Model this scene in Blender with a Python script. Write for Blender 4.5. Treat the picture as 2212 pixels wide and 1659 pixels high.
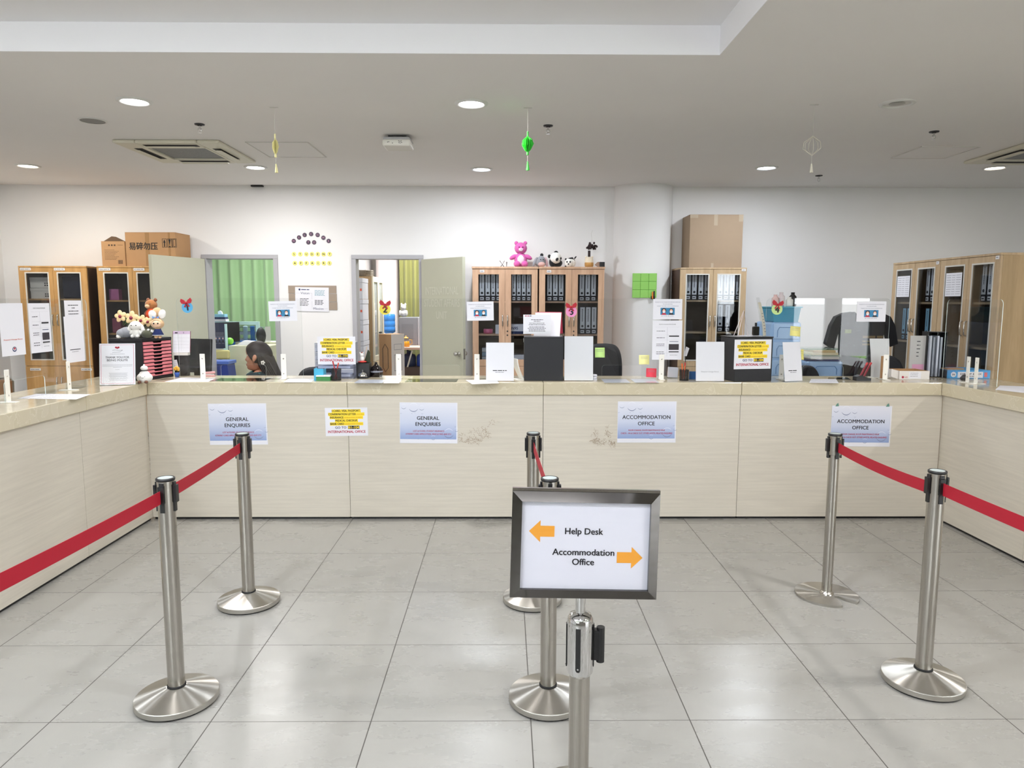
import bpy, math, random
from mathutils import Matrix, Vector, Euler, Quaternion
R = math.radians
for o in list(bpy.data.objects): bpy.data.objects.remove(o, do_unlink=True)
SC = bpy.context.scene
COL = SC.collection

# ------------------------------------------------------------------ camera
FPX, CX, CY = 1538.97, 1106.0, 829.5
YAW, PITCH, ROLL, EYE = .0095, .115, .002, 1.5661
_f = Vector((math.sin(YAW)*math.cos(PITCH), math.cos(YAW)*math.cos(PITCH), -math.sin(PITCH)))
_r = Vector((math.cos(YAW), -math.sin(YAW), 0)); _u = _r.cross(_f)
CR = _r*math.cos(ROLL)+_u*math.sin(ROLL); CU = -_r*math.sin(ROLL)+_u*math.cos(ROLL); CF = _f
cam_data = bpy.data.cameras.new('camera')
cam = bpy.data.objects.new('camera', cam_data); COL.objects.link(cam)
cam.matrix_world = Matrix(((CR.x, CU.x, -CF.x, 0), (CR.y, CU.y, -CF.y, 0), (CR.z, CU.z, -CF.z, EYE), (0, 0, 0, 1)))
cam_data.sensor_width = 36; cam_data.lens = FPX/2212*36
cam_data.clip_start = .05; cam_data.clip_end = 200
SC.camera = cam

# ------------------------------------------------------------------ world, exposure
SC.view_settings.view_transform = 'Standard'
SC.view_settings.look = 'None'
SC.view_settings.gamma = 1
SC.view_settings.use_curve_mapping = False
SC.view_settings.exposure = 0.18
w = bpy.data.worlds.new('sky'); SC.world = w; w.use_nodes = True
bg = w.node_tree.nodes['Background']; bg.inputs[0].default_value = (.93, .94, 1, 1); bg.inputs[1].default_value = 18.0
SC.cycles.max_bounces = 12; SC.cycles.diffuse_bounces = 6; SC.cycles.glossy_bounces = 6
SC.cycles.transparent_max_bounces = 24; SC.cycles.transmission_bounces = 6
SC.cycles.sample_clamp_indirect = 6; SC.cycles.use_denoising = True
SC.cycles.caustics_reflective = False; SC.cycles.caustics_refractive = False

LAMP_W = 26.0      # watts of one ceiling downlight
DISC_E = 14.0      # brightness of a downlight's diffuser
def lamp(name, loc, size, power, color=(1, 1, 1), rot=(0, 0, 0), size_y=None, shape='DISK', spread=None):
    d = bpy.data.lights.new(name, 'AREA'); d.energy = power; d.color = color; d.size = size; d.shape = shape
    if size_y: d.shape = 'RECTANGLE'; d.size_y = size_y
    if spread: d.spread = spread
    o = bpy.data.objects.new(name, d); COL.objects.link(o); o.location = loc; o.rotation_euler = rot
    return o
# ------------------------------------------------------------------ pixel rays (2212 x 1659) to points on world planes
def at(u, v, x=None, y=None, z=None):
    d = CF + CR*((u-CX)/FPX) - CU*((v-CY)/FPX)
    if y is not None: t = y/d.y
    elif z is not None: t = (z-EYE)/d.z
    else: t = x/d.x
    return Vector((0, 0, EYE)) + d*t

# ------------------------------------------------------------------ materials
def lin(c):
    if isinstance(c, str):
        c = c.lstrip('#'); c = [int(c[i:i+2], 16)/255 for i in (0, 2, 4)]
    return tuple((x/12.92 if x <= .04045 else ((x+.055)/1.055)**2.4) for x in c)
MATS = {}
def mat(name, col, rough=.5, metal=0, spec=.5, emit=0, alpha=None, noise=0, nscale=8, sheen=0, coat=0, stretch=None, bump=0):
    if name in MATS: return MATS[name]
    m = bpy.data.materials.new(name); m.use_nodes = True; MATS[name] = m
    nt = m.node_tree; b = nt.nodes['Principled BSDF']; c = lin(col) + (1,)
    b.inputs['Base Color'].default_value = c; b.inputs['Roughness'].default_value = rough
    b.inputs['Metallic'].default_value = metal; b.inputs['Specular IOR Level'].default_value = spec
    if sheen: b.inputs['Sheen Weight'].default_value = sheen
    if coat: b.inputs['Coat Weight'].default_value = coat; b.inputs['Coat Roughness'].default_value = .05
    if emit: b.inputs['Emission Color'].default_value = c; b.inputs['Emission Strength'].default_value = emit
    if noise:
        tc = nt.nodes.new('ShaderNodeTexCoord'); mp = nt.nodes.new('ShaderNodeMapping')
        mp.inputs['Scale'].default_value = stretch or (1, 1, 1)
        n = nt.nodes.new('ShaderNodeTexNoise'); n.inputs['Scale'].default_value = nscale; n.inputs['Detail'].default_value = 5
        mx = nt.nodes.new('ShaderNodeMix'); mx.data_type = 'RGBA'
        mx.inputs[6].default_value = tuple(max(0, x*(1-noise)) for x in c[:3])+(1,)
        mx.inputs[7].default_value = tuple(min(1, x*(1+noise)) for x in c[:3])+(1,)
        nt.links.new(tc.outputs['Object'], mp.inputs['Vector']); nt.links.new(mp.outputs[0], n.inputs['Vector'])
        nt.links.new(n.outputs['Fac'], mx.inputs[0]); nt.links.new(mx.outputs[2], b.inputs['Base Color'])
        if bump:
            bp = nt.nodes.new('ShaderNodeBump'); bp.inputs['Strength'].default_value = bump; bp.inputs['Distance'].default_value = .01
            nt.links.new(n.outputs['Fac'], bp.inputs['Height']); nt.links.new(bp.outputs[0], b.inputs['Normal'])
    return m
def wood(name, c1, c2, scale=(14, 14, 1.1), rough=.45, dist=3.0, ws=2.2):
    if name in MATS: return MATS[name]
    m = bpy.data.materials.new(name); m.use_nodes = True; MATS[name] = m
    nt = m.node_tree; N = nt.nodes; L = nt.links; b = N['Principled BSDF']; b.inputs['Roughness'].default_value = rough
    tc = N.new('ShaderNodeTexCoord'); mp = N.new('ShaderNodeMapping'); mp.inputs['Scale'].default_value = scale
    n = N.new('ShaderNodeTexNoise'); n.inputs['Scale'].default_value = ws; n.inputs['Detail'].default_value = 6; n.inputs['Distortion'].default_value = dist*.2
    n2 = N.new('ShaderNodeTexNoise'); n2.inputs['Scale'].default_value = ws*9; n2.inputs['Detail'].default_value = 3
    ad = N.new('ShaderNodeMath'); ad.operation = 'MULTIPLY_ADD'; ad.inputs[1].default_value = .35
    rp = N.new('ShaderNodeValToRGB'); rp.color_ramp.elements[0].position = .42; rp.color_ramp.elements[1].position = .82
    rp.color_ramp.elements[0].color = lin(c1)+(1,); rp.color_ramp.elements[1].color = lin(c2)+(1,)
    L.new(tc.outputs['Object'], mp.inputs['Vector']); L.new(mp.outputs[0], n.inputs['Vector']); L.new(mp.outputs[0], n2.inputs['Vector'])
    L.new(n2.outputs['Fac'], ad.inputs[0]); L.new(n.outputs['Fac'], ad.inputs[2]); L.new(ad.outputs[0], rp.inputs[0]); L.new(rp.outputs[0], b.inputs['Base Color'])
    return m
def clear(name, tint=(1, 1, 1), refl=1.0, rough=0.0, ior=1.45):
    """thin clear sheet: see-through with a Fresnel reflection"""
    if name in MATS: return MATS[name]
    m = bpy.data.materials.new(name); m.use_nodes = True; MATS[name] = m
    nt = m.node_tree; N = nt.nodes; L = nt.links; N.remove(N['Principled BSDF'])
    t = N.new('ShaderNodeBsdfTransparent'); t.inputs[0].default_value = tuple(tint)+(1,)
    g = N.new('ShaderNodeBsdfGlossy'); g.inputs['Roughness'].default_value = rough
    ge = N.new('ShaderNodeNewGeometry'); dt = N.new('ShaderNodeVectorMath'); dt.operation = 'DOT_PRODUCT'
    L.new(ge.outputs['Normal'], dt.inputs[0]); L.new(ge.outputs['Incoming'], dt.inputs[1])
    def mth(op, a, b=None):
        n = N.new('ShaderNodeMath'); n.operation = op
        for i, q in enumerate((a, b)):
            if q is None: continue
            if isinstance(q, (int, float)): n.inputs[i].default_value = q
            else: L.new(q, n.inputs[i])
        return n.outputs[0]
    f0 = ((ior-1)/(ior+1))**2
    fr = mth('POWER', mth('SUBTRACT', 1.0, mth('ABSOLUTE', dt.outputs['Value'])), 5.0)
    fr = mth('MULTIPLY', mth('ADD', mth('MULTIPLY', fr, 1-f0), f0), refl)
    mx = N.new('ShaderNodeMixShader'); L.new(fr, mx.inputs[0]); L.new(t.outputs[0], mx.inputs[1]); L.new(g.outputs[0], mx.inputs[2])
    L.new(mx.outputs[0], N['Material Output'].inputs[0])
    return m
def steel(name, col='#c2bfb8', rough=.26, radial=False, streak=(60, 60, .6)):
    if name in MATS: return MATS[name]
    m = mat(name, col, rough, 1.0, noise=.16, nscale=3, stretch=streak)  # brushing streaks, their contrast raised in the colour to stand in for reflections
    nt = m.node_tree; b = nt.nodes['Principled BSDF']
    if radial:
        b.inputs['Anisotropic'].default_value = 1.0; b.inputs['Roughness'].default_value = .32
        tg = nt.nodes.new('ShaderNodeTangent'); tg.direction_type = 'RADIAL'; tg.axis = 'Z'
        nt.links.new(tg.outputs[0], b.inputs['Tangent'])
    return m

# ------------------------------------------------------------------ mesh builder
_TXT = {}
def text_geo(s, bold=0.0, spacing=1.0):
    k = (s, bold, spacing)
    if k not in _TXT:
        cu = bpy.data.curves.new('t', 'FONT'); cu.body = s; cu.size = 1; cu.align_x = 'CENTER'; cu.align_y = 'CENTER'
        cu.offset = bold; cu.resolution_u = 3; cu.space_character = spacing
        ob = bpy.data.objects.new('t', cu); COL.objects.link(ob)
        dg = bpy.context.evaluated_depsgraph_get(); me = bpy.data.meshes.new_from_object(ob.evaluated_get(dg))
        vs = [tuple(v.co) for v in me.vertices]; fs = [tuple(p.vertices) for p in me.polygons]
        bpy.data.objects.remove(ob); bpy.data.curves.remove(cu); bpy.data.meshes.remove(me)
        xs = [v[0] for v in vs] or [0]; ys = [v[1] for v in vs] or [0]
        cx, cy = (min(xs)+max(xs))/2, (min(ys)+max(ys))/2
        _TXT[k] = ([(x-cx, y-cy, 0) for x, y, z in vs], fs, max(xs)-min(xs), max(ys)-min(ys))
    return _TXT[k]

class MB:
    def __init__(s): s.v = []; s.f = []; s.m = []; s.s = []
    def add(s, vs, fs, mi=0, smooth=False, M=None):
        b = len(s.v)
        if M is not None: vs = [tuple(M @ Vector(v)) for v in vs]
        s.v += [tuple(v) for v in vs]
        for f in fs: s.f.append(tuple(b+i for i in f)); s.m.append(mi); s.s.append(smooth)
        return s
    def box(s, x0, x1, y0, y1, z0, z1, mi=0, M=None):
        v = [(x, y, z) for z in (z0, z1) for y in (y0, y1) for x in (x0, x1)]
        return s.add(v, [(0, 2, 3, 1), (4, 5, 7, 6), (0, 1, 5, 4), (2, 6, 7, 3), (0, 4, 6, 2), (1, 3, 7, 5)], mi, False, M)
    def frame(s, x0, x1, z0, z1, b, y0, y1, mi=0, M=None, bt=None, bb=None):
        bt = b if bt is None else bt; bb = b if bb is None else bb
        s.box(x0, x0+b, y0, y1, z0, z1, mi, M); s.box(x1-b, x1, y0, y1, z0, z1, mi, M)
        s.box(x0+b, x1-b, y0, y1, z0, z0+bb, mi, M); s.box(x0+b, x1-b, y0, y1, z1-bt, z1, mi, M); return s
    def prism(s, pts, y0, y1, mi=0, M=None, side=None):
        """outline in x,z (counter-clockwise seen from -y), extruded along y"""
        n = len(pts); v = [(p[0], y0, p[1]) for p in pts]+[(p[0], y1, p[1]) for p in pts]
        s.add(v, [tuple(range(n)), tuple(range(2*n-1, n-1, -1))], mi, False, M)
        return s.add(v, [(i, n+i, n+(i+1) % n, (i+1) % n) for i in range(n)], mi if side is None else side, False, M)
    def lathe(s, prof, n=24, mi=0, M=None, smooth=True, a0=0, a1=2*math.pi):
        """prof of (r,z); a None entry breaks the smoothing"""
        full = abs(a1-a0-2*math.pi) < 1e-6
        runs = [[]]
        for p in prof:
            if p is None: runs.append([runs[-1][-1]])
            else: runs[-1].append(p)
        for run in runs:
            k = n if full else n+1; v = []; f = []
            for r, z in run:
                for i in range(k):
                    a = a0+(a1-a0)*i/n; v.append((r*math.cos(a), r*math.sin(a), z))
            for j in range(len(run)-1):
                for i in range(n):
                    i2 = (i+1) % k
                    f.append((j*k+i, j*k+i2, (j+1)*k+i2, (j+1)*k+i))
            s.add(v, f, mi, smooth, M)
        return s
    def cyl(s, r, z0, z1, n=20, mi=0, M=None):
        return s.lathe([(0, z0), (r, z0), None, (r, z1), None, (0, z1)], n, mi, M)
    def ell(s, c, r, mi=0, M=None, n=16, rot=None):
        if not hasattr(r, '__len__'): r = (r, r, r)
        T = Matrix.Translation(c)
        if rot: T = T @ Euler(rot).to_matrix().to_4x4()
        T = T @ Matrix.Diagonal((r[0], r[1], r[2], 1))
        if M is not None: T = M @ T
        k = max(5, n//2)
        return s.lathe([(math.sin(math.pi*i/k)+1e-5, -math.cos(math.pi*i/k)) for i in range(k+1)], n, mi, T)
    def tube(s, path, r, n=8, mi=0, M=None, closed=False, caps=True):
        P = [Vector(p) for p in path]; k = len(P); rr = r if hasattr(r, '__len__') else [r]*k
        v = []; up = None
        for i in range(k):
            t = (P[(i+1) % k if closed else min(i+1, k-1)]-P[(i-1) % k if closed else max(i-1, 0)]).normalized()
            if up is None: up = Vector((0, 0, 1)) if abs(t.z) < .9 else Vector((1, 0, 0))
            a = t.cross(up).normalized(); b = a.cross(t).normalized(); up = b
            for j in range(n):
                q = 2*math.pi*j/n; v.append(P[i]+(a*math.cos(q)+b*math.sin(q))*rr[i])
        f = []
        for i in range(k if closed else k-1):
            for j in range(n): f.append((i*n+j, i*n+(j+1) % n, ((i+1) % k)*n+(j+1) % n, ((i+1) % k)*n+j))
        s.add(v, f, mi, True, M)
        if caps and not closed: s.add(v, [tuple(range(n-1, -1, -1)), tuple(range((k-1)*n, k*n))], mi, False, M)
        return s
    def ribbon(s, path, wdir, w, t, mi=0, M=None):
        """flat strap along path; wdir = width direction"""
        P = [Vector(p) for p in path]; W = Vector(wdir).normalized()*(w/2); v = []; f = []
        for i, p in enumerate(P):
            tg = (P[min(i+1, len(P)-1)]-P[max(i-1, 0)]).normalized(); nn = tg.cross(W).normalized()*(t/2)
            v += [p-W-nn, p+W-nn, p+W+nn, p-W+nn]
        for i in range(len(P)-1):
            a, b = i*4, i*4+4
            for j in range(4): f.append((a+j, a+(j+1) % 4, b+(j+1) % 4, b+j))
        e = len(v)-4; f += [(3, 2, 1, 0), (e, e+1, e+2, e+3)]
        return s.add(v, f, mi, False, M)
    def sheet_rect(s, x0, x1, z0, z1, y, mi):
        return s.add([(x0, y, z0), (x1, y, z0), (x1, y, z1), (x0, y, z1)], [(0, 1, 2, 3)], mi)
    def poly(s, pts, y, mi): return s.add([(x, y, z) for x, z in pts], [tuple(range(len(pts)))], mi)
    def disc(s, x, z, r, y, mi, n=20, rz=None):
        rz = rz or r
        return s.poly([(x+r*math.cos(2*math.pi*i/n), z+rz*math.sin(2*math.pi*i/n)) for i in range(n)], y, mi)
    def text(s, t, x, z, h, y, mi, bold=0.0, w=None, M=None, spacing=1.0, ref='H', align=0):
        """lettering on the x,z plane facing -y; h = capital height; w = squeeze to this width"""
        vs, fs, tw, th = text_geo(t, 0, spacing); cap = text_geo(ref, 0)[3] or 1
        k = h/cap; kx = k if w is None else w/max(tw, 1e-6)
        x += align*tw*kx/2; e = bold*h*1.5
        for q, (dx, dz) in enumerate(((-e, e*.5), (e, e*.5), (0, -e*.5)) if bold else ((0, 0),)):
            s.add([(x+a*kx+dx, y-.00018*q, z+b*k+dz) for a, b, c in vs], fs, mi, False, M)
        return s
    def dashes(s, x0, x1, z, h, y, mi, seed=0):
        rnd = random.Random(seed); x = x0
        while x < x1-h:
            l = min(rnd.uniform(2, 6)*h, x1-x); s.sheet_rect(x, x+l, z-h/2, z+h/2, y, mi); x += l+h*.7
        return s
    def build(s, name, mats, parent=None, bevel=0, segs=2, loc=None, rot=None, subsurf=0):
        me = bpy.data.meshes.new(name); me.from_pydata(s.v, [], s.f); me.validate()
        for m in (mats if isinstance(mats, (list, tuple)) else [mats]): me.materials.append(m)
        if len(me.polygons) == len(s.f):
            me.polygons.foreach_set('material_index', s.m); me.polygons.foreach_set('use_smooth', s.s)
        me.update()
        o = bpy.data.objects.new(name, me); COL.objects.link(o)
        if parent: o.parent = parent
        if loc is not None: o.location = loc
        if rot is not None: o.rotation_euler = rot
        if bevel:
            b = o.modifiers.new('bevel', 'BEVEL'); b.width = bevel; b.segments = segs; b.limit_method = 'ANGLE'; b.angle_limit = R(40)
        if subsurf:
            b = o.modifiers.new('sub', 'SUBSURF'); b.levels = subsurf; b.render_levels = subsurf
        return o

def tag(o, label, cat, group=None):
    o['label'] = label; o['category'] = cat
    if group: o['group'] = group
    return o
def thing(name, label, cat, loc=(0, 0, 0), rz=0, group=None, rot=None):
    o = bpy.data.objects.new(name, None); COL.objects.link(o); o.empty_display_size = .05
    o.location = loc; o.rotation_euler = rot or (0, 0, rz)
    return tag(o, label, cat, group)
def struct(o): o['kind'] = 'structure'; return o
def kids(o): return [c for c in bpy.data.objects if c.parent == o]
_KIDS = {}
def dup(o, loc=None, rz=None, label=None, group=None, parent=None):
    """copy of a thing with copies of its parts and sub-parts"""
    if o not in _KIDS: _KIDS[o] = kids(o)
    c = o.copy(); COL.objects.link(c)
    if parent: c.parent = parent
    if loc is not None: c.location = loc
    if rz is not None: c.rotation_euler = (0, 0, rz)
    if label: c['label'] = label
    if group: c['group'] = group
    for k in _KIDS[o]: dup(k, parent=c)
    return c
def TR(x=0, y=0, z=0, rx=0, ry=0, rz=0):
    return Matrix.Translation((x, y, z)) @ Euler((rx, ry, rz)).to_matrix().to_4x4()

WHITE = mat('white_paper', '#dfdfe5', .7)
BLACKP = mat('black_plastic', '#0f0f11', .4)
INK = mat('black_ink', '#16161c', .6)
GREYINK = mat('grey_ink', '#8a8a92', .6)
REDINK = mat('red_ink', '#b0243c', .6)
BLUEINK = mat('navy_ink', '#27345e', .6)
YELLOWINK = mat('yellow_highlight', '#f2d52a', .6)
ACR = clear('clear_acrylic', (.985, .99, .988), 1.0)
ACR_E = mat('acrylic_edge', '#cfdcd8', .25)
GLASS = clear('cabinet_glass', (.80, .82, .84), 1.0)
CHROME = mat('chrome', '#d6d6d6', .06, 1)
WHITEPL = mat('white_plastic', '#e6e5df', .4)
WHITEMET = mat('white_painted_metal', '#e8e6de', .35)
# ================================================================== the setting
YB = 8.6          # back wall
ZC = 2.915        # ceiling
XL, XR, YR = -5.95, 8.2, -4.5
WALL = mat('wall_paint', '#e4e3e2', .85, noise=.02, nscale=3)
CEIL = mat('ceiling_paint', '#eae8e6', .9, noise=.02, nscale=2)
COFF = mat('coffer_paint', '#f0f0f2', .85)

def floor_mat():
    m = bpy.data.materials.new('floor_tiles'); m.use_nodes = True; nt = m.node_tree; N = nt.nodes; L = nt.links
    b = N['Principled BSDF']; b.inputs['Roughness'].default_value = .27; b.inputs['Specular IOR Level'].default_value = .45
    g = N.new('ShaderNodeNewGeometry'); sp = N.new('ShaderNodeSeparateXYZ'); L.new(g.outputs['Position'], sp.inputs[0])
    def M(op, a, b_=None, c=None):
        n = N.new('ShaderNodeMath'); n.operation = op
        for i, x in enumerate((a, b_, c)):
            if x is None: continue
            if isinstance(x, (int, float)): n.inputs[i].default_value = x
            else: L.new(x, n.inputs[i])
        return n.outputs[0]
    def edge(out, off):
        t = M('FRACT', M('DIVIDE', M('SUBTRACT', out, off), .6))
        return M('MINIMUM', t, M('SUBTRACT', 1.0, t)), M('FLOOR', M('DIVIDE', M('SUBTRACT', out, off), .6))
    ex, ix = edge(sp.outputs[0], .0972-60); ey, iy = edge(sp.outputs[1], 4.9165-60)
    gx = M('LESS_THAN', ex, .0036); gy = M('LESS_THAN', ey, .0024); gr = M('MAXIMUM', gx, gy)
    wn = N.new('ShaderNodeTexWhiteNoise'); cb = N.new('ShaderNodeCombineXYZ'); L.new(ix, cb.inputs[0]); L.new(iy, cb.inputs[1]); L.new(cb.outputs[0], wn.inputs[0])
    n1 = N.new('ShaderNodeTexNoise'); n1.inputs['Scale'].default_value = 3.2; n1.inputs['Detail'].default_value = 7; n1.inputs['Roughness'].default_value = .62
    mp = N.new('ShaderNodeMapping'); mp.inputs['Scale'].default_value = (1, 2.2, 1); ad = N.new('ShaderNodeVectorMath'); ad.operation = 'ADD'
    sc = N.new('ShaderNodeVectorMath'); sc.operation = 'SCALE'; sc.inputs[3].default_value = 9; L.new(wn.outputs[1], sc.inputs[0])
    L.new(g.outputs['Position'], ad.inputs[0]); L.new(sc.outputs[0], ad.inputs[1]); L.new(ad.outputs[0], mp.inputs[0]); L.new(mp.outputs[0], n1.inputs['Vector'])
    rp = N.new('ShaderNodeValToRGB'); rp.color_ramp.elements[0].position = .25; rp.color_ramp.elements[1].position = .75
    rp.color_ramp.elements[0].color = lin('#93918b')+(1,); rp.color_ramp.elements[1].color = lin('#989690')+(1,)
    L.new(n1.outputs['Fac'], rp.inputs[0])
    mx = N.new('ShaderNodeMix'); mx.data_type = 'RGBA'; mx.inputs[7].default_value = lin('#4b4843')+(1,)
    L.new(gr, mx.inputs[0]); L.new(rp.outputs[0], mx.inputs[6]); L.new(mx.outputs[2], b.inputs['Base Color'])
    ro = M('MULTIPLY_ADD', n1.outputs['Fac'], .16, .2); ro2 = M('MAXIMUM', ro, M('MULTIPLY', gr, .7)); L.new(ro2, b.inputs['Roughness'])
    return m
YF = 12.2         # far end of the rooms behind
struct(MB().box(XL, XR, YR, YF, -.1, 0).build('floor', floor_mat()))
# ceiling with the raised coffer
HX0, HX1, HY0, HY1 = -4.4, 1.18, -1.2, 4.09
c = MB()
c.box(XL, XR, HY1, YF, ZC, ZC+.06); c.box(XL, XR, YR, HY0, ZC, ZC+.06); c.box(XL, HX0, HY0, HY1, ZC, ZC+.06); c.box(HX1, XR, HY0, HY1, ZC, ZC+.06)
struct(c.build('ceiling', CEIL))
ZK = 3.07
c = MB().frame(HX0-.06, HX1+.06, HY0-.06, HY1+.06, .06, ZC+.06, ZK, 0, Matrix(((1, 0, 0, 0), (0, 0, 1, 0), (0, 1, 0, 0), (0, 0, 0, 1))))
c.box(HX0-.06, HX1+.06, HY0-.06, HY1+.06, ZK, ZK+.05)
c.box(HX0, HX1, HY1-.004, HY1, ZC, ZK); c.box(HX1-.004, HX1, HY0, HY1, ZC, ZK); c.box(HX0, HX0+.004, HY0, HY1, ZC, ZK); c.box(HX0, HX1, HY0, HY0+.004, ZC, ZK)
o = struct(c.build('ceiling_coffer', COFF))
# back wall with two doorways
D1, D2 = (-3.565, -2.735), (-1.795, -1.01); DH = 2.085; WT = .14
c = MB()
xs = [XL, D1[0], D1[1], D2[0], D2[1], XR]
for i in (0, 2, 4): c.box(xs[i], xs[i+1], YB, YB+WT, 0, ZC)
c.box(D1[0], D1[1], YB, YB+WT, DH, ZC); c.box(D2[0], D2[1], YB, YB+WT, DH, ZC)
struct(c.build('wall_back', WALL))
struct(MB().box(XL-.1, XL, YR, YF, 0, ZC).build('wall_left', WALL))
# the wall on the other side, with a wide window to daylight
c = MB().box(XR, XR+.1, -2.0, YF, 0, ZC); c.box(XR, XR+.1, YR, -3.2, 0, ZC); c.box(XR, XR+.1, -3.2, -2.0, 2.45, ZC); c.box(XR, XR+.1, -3.2, -2.0, 0, .25)
struct(c.build('wall_right', WALL))
# glazed wall behind the camera
G = [(-5.6, -1.9, 1.75, 2.75), (6.0, 6.75, 0, 2.5), (7.0, 7.7, 0, 2.5)]  # first: unseen high window, added for daylight without showing in the screens
c = MB(); px = XL
for a, b, z0, z1 in G: c.box(px, a, YR-.14, YR, 0, ZC); px = b
c.box(px, XR, YR-.14, YR, 0, ZC)
for a, b, z0, z1 in G:
    c.box(a, b, YR-.14, YR, z1, ZC)
    if z0: c.box(a, b, YR-.14, YR, 0, z0)
struct(c.build('wall_rear', mat('rear_wall_paint', '#8d8983', .8)))
ALU = mat('aluminium_frame', '#8d8f92', .4, .8)
WG = clear('window_glass', (.95, .97, .96), .6)
for n, (a, b, z0, z1) in enumerate(G):
    t = bpy.data.objects.new('window_%d' % (n+1), None); COL.objects.link(t); t.location = (0, YR-.07, 0); struct(t)
    f = MB().frame(a, b, z0, z1, .05, -.03, .03); m_ = (a+b)/2
    if b-a > 2: f.box(m_-.02, m_+.02, -.03, .03, z0+.05, z1-.05)
    f.build('window_frame', ALU, t); MB().box(a+.05, b-.05, -.004, .004, z0+.05, z1-.05).build('window_pane', WG, t)
t = bpy.data.objects.new('window_4', None); COL.objects.link(t); t.location = (XR+.05, -2.6, 0); t.rotation_euler = (0, 0, R(90)); struct(t)
f = MB().frame(-.6, .6, .25, 2.45, .05, -.03, .03)
for x in (0,): f.box(x-.03, x+.03, -.03, .03, .3, 2.4)
f.build('window_frame', ALU, t); MB().box(-.55, .55, -.004, .004, .3, 2.4).build('window_pane', WG, t)
# outside: a strip of lawn with pale paving before and beyond it
PAVE = mat('outside_paving', '#eeecea', .85, noise=.03); LAWN = mat('lawn_green', '#6f9a3c', .9, noise=.3, nscale=6)
struct(MB().box(-14, 20, -6.9, YR-.14, -.12, -.02).box(XR+.1, 14, YR-.14, 6, -.12, -.02).build('outside_pavement', PAVE))
struct(MB().box(-30, 40, -10.6, -6.9, -.12, -.02).build('outside_lawn', LAWN))
struct(MB().box(-400, 400, -600, -10.6, -.14, -.03).box(14, 70, -6.9, 20, -.14, -.03).build('outside_street', PAVE))
# rooms behind the doorways
struct(MB().box(-2.33, -2.25, YB+WT, YF, 0, ZC).build('wall_partition', WALL))
struct(MB().box(XL, XR, YF, YF+.1, 0, ZC).build('wall_far', WALL))
# round pillar
PX, PY, PR = 1.632, 8.68, .356
struct(MB().lathe([(PR, 0), (PR, ZC)], 64, M=TR(PX, PY)).build('pillar', WALL))
# door frames and open leaves
FR = mat('door_frame_paint', '#a8a7ab', .45); LEAF = mat('door_leaf_paint', '#b4b4a1', .5, noise=.02)
KNOB = mat('knob_steel', '#c9c7c2', .2, 1)
def doorway(n, x0, x1):
    c = MB()
    for a, b in ((x0-.035, x0+.02), (x1-.02, x1+.035)): c.box(a, b, YB-.02, YB+WT+.02, 0, DH-.02)
    c.box(x0-.035, x1+.035, YB-.02, YB+WT+.02, DH-.02, DH+.03)
    return struct(c.build('trim_%d' % n, FR, bevel=.004))
doorway(1, *D1); doorway(2, *D2)
def leaf(n, hinge, outer, w, side, text=None):
    """leaf in local x from the hinge; z up; visible face is -y when side=1"""
    t = bpy.data.objects.new('door_%d' % n, None); COL.objects.link(t); t.location = hinge; struct(t)
    t.rotation_euler = (0, 0, math.atan2(outer[1]-hinge[1], outer[0]-hinge[0]))
    c = MB().box(0, w, -.02, .02, .012, 2.06)
    mats = [LEAF]
    o = c.build('door_leaf', mats, t, bevel=.002)
    if text:
        tm = MB()
        for i, (s, z) in enumerate(text): tm.text(s, w*.5, z, .085, -.0212, 0, .008, w=w*(.8, .86, .26)[i])
        tm.build('door_lettering', mat('frosted_letters', '#c6c6b6', .6), t)
    for s in (-1, 1):
        M = TR(w-.07, s*.02, .98, R(90) if s < 0 else R(-90))
        MB().lathe([(.0, .0), (.026, 0), (.026, .006), (.012, .012), (.012, .03), (.024, .04), (.027, .052), (.02, .064), (0, .067)], 20, M=M).build('door_knob', KNOB, t)
    MB().box(w-.0005, w+.001, -.012, .012, .92, 1.04).build('latch_plate', KNOB, t)
    for z in (.25, 1.05, 1.85): MB().cyl(.009, z-.05, z+.05, 10, M=TR(-.003, .022 if side > 0 else -.022)).build('hinge', KNOB, t)
    return t
p = at(305, 548, z=2.06); leaf(1, (D1[0]+.0, YB-.045, 0), (p.x, p.y), .84, -1)
p = at(1018, 553.4, z=2.06); leaf(2, (D2[1]+.03, YB-.045, 0), (p.x, p.y), .76, 1, [('INTERNATIONAL', 1.69), ('STUDENT AFFAIRS', 1.55), ('UNIT', 1.41)])
# ================================================================== counter
YP, YT, ZT = 5.02, 5.0, 1.0      # panel front, worktop front edge, worktop height
XLP, XRP = -2.54, 3.128
PANEL = wood('pale_laminate', '#d0c9ba', '#c5beb0', (1.2, 1.2, 30), .5, 1.0, 2.0)
GAP = mat('seam_shadow_gap', '#2a2620', .9)
def marble():
    m = mat('cream_marble', '#cfc39d', .09)
    nt = m.node_tree; N = nt.nodes; L = nt.links; b = N['Principled BSDF']
    tc = N.new('ShaderNodeNewGeometry'); n = N.new('ShaderNodeTexNoise'); n.inputs['Scale'].default_value = 9; n.inputs['Detail'].default_value = 9; n.inputs['Distortion'].default_value = .8
    rp = N.new('ShaderNodeValToRGB'); e = rp.color_ramp.elements; e[0].position = .488; e[0].color = lin('#c9bfa6')+(1,); e[1].position = .512; e[1].color = lin('#c6bca2')+(1,)
    k = rp.color_ramp.elements.new(.5); k.color = lin('#d4ccb6')+(1,)
    L.new(tc.outputs['Position'], n.inputs['Vector']); L.new(n.outputs['Fac'], rp.inputs[0]); L.new(rp.outputs[0], b.inputs['Base Color'])
    return m
MARB = marble()
RESID = mat('tape_residue', '#a39380', .9)
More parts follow.
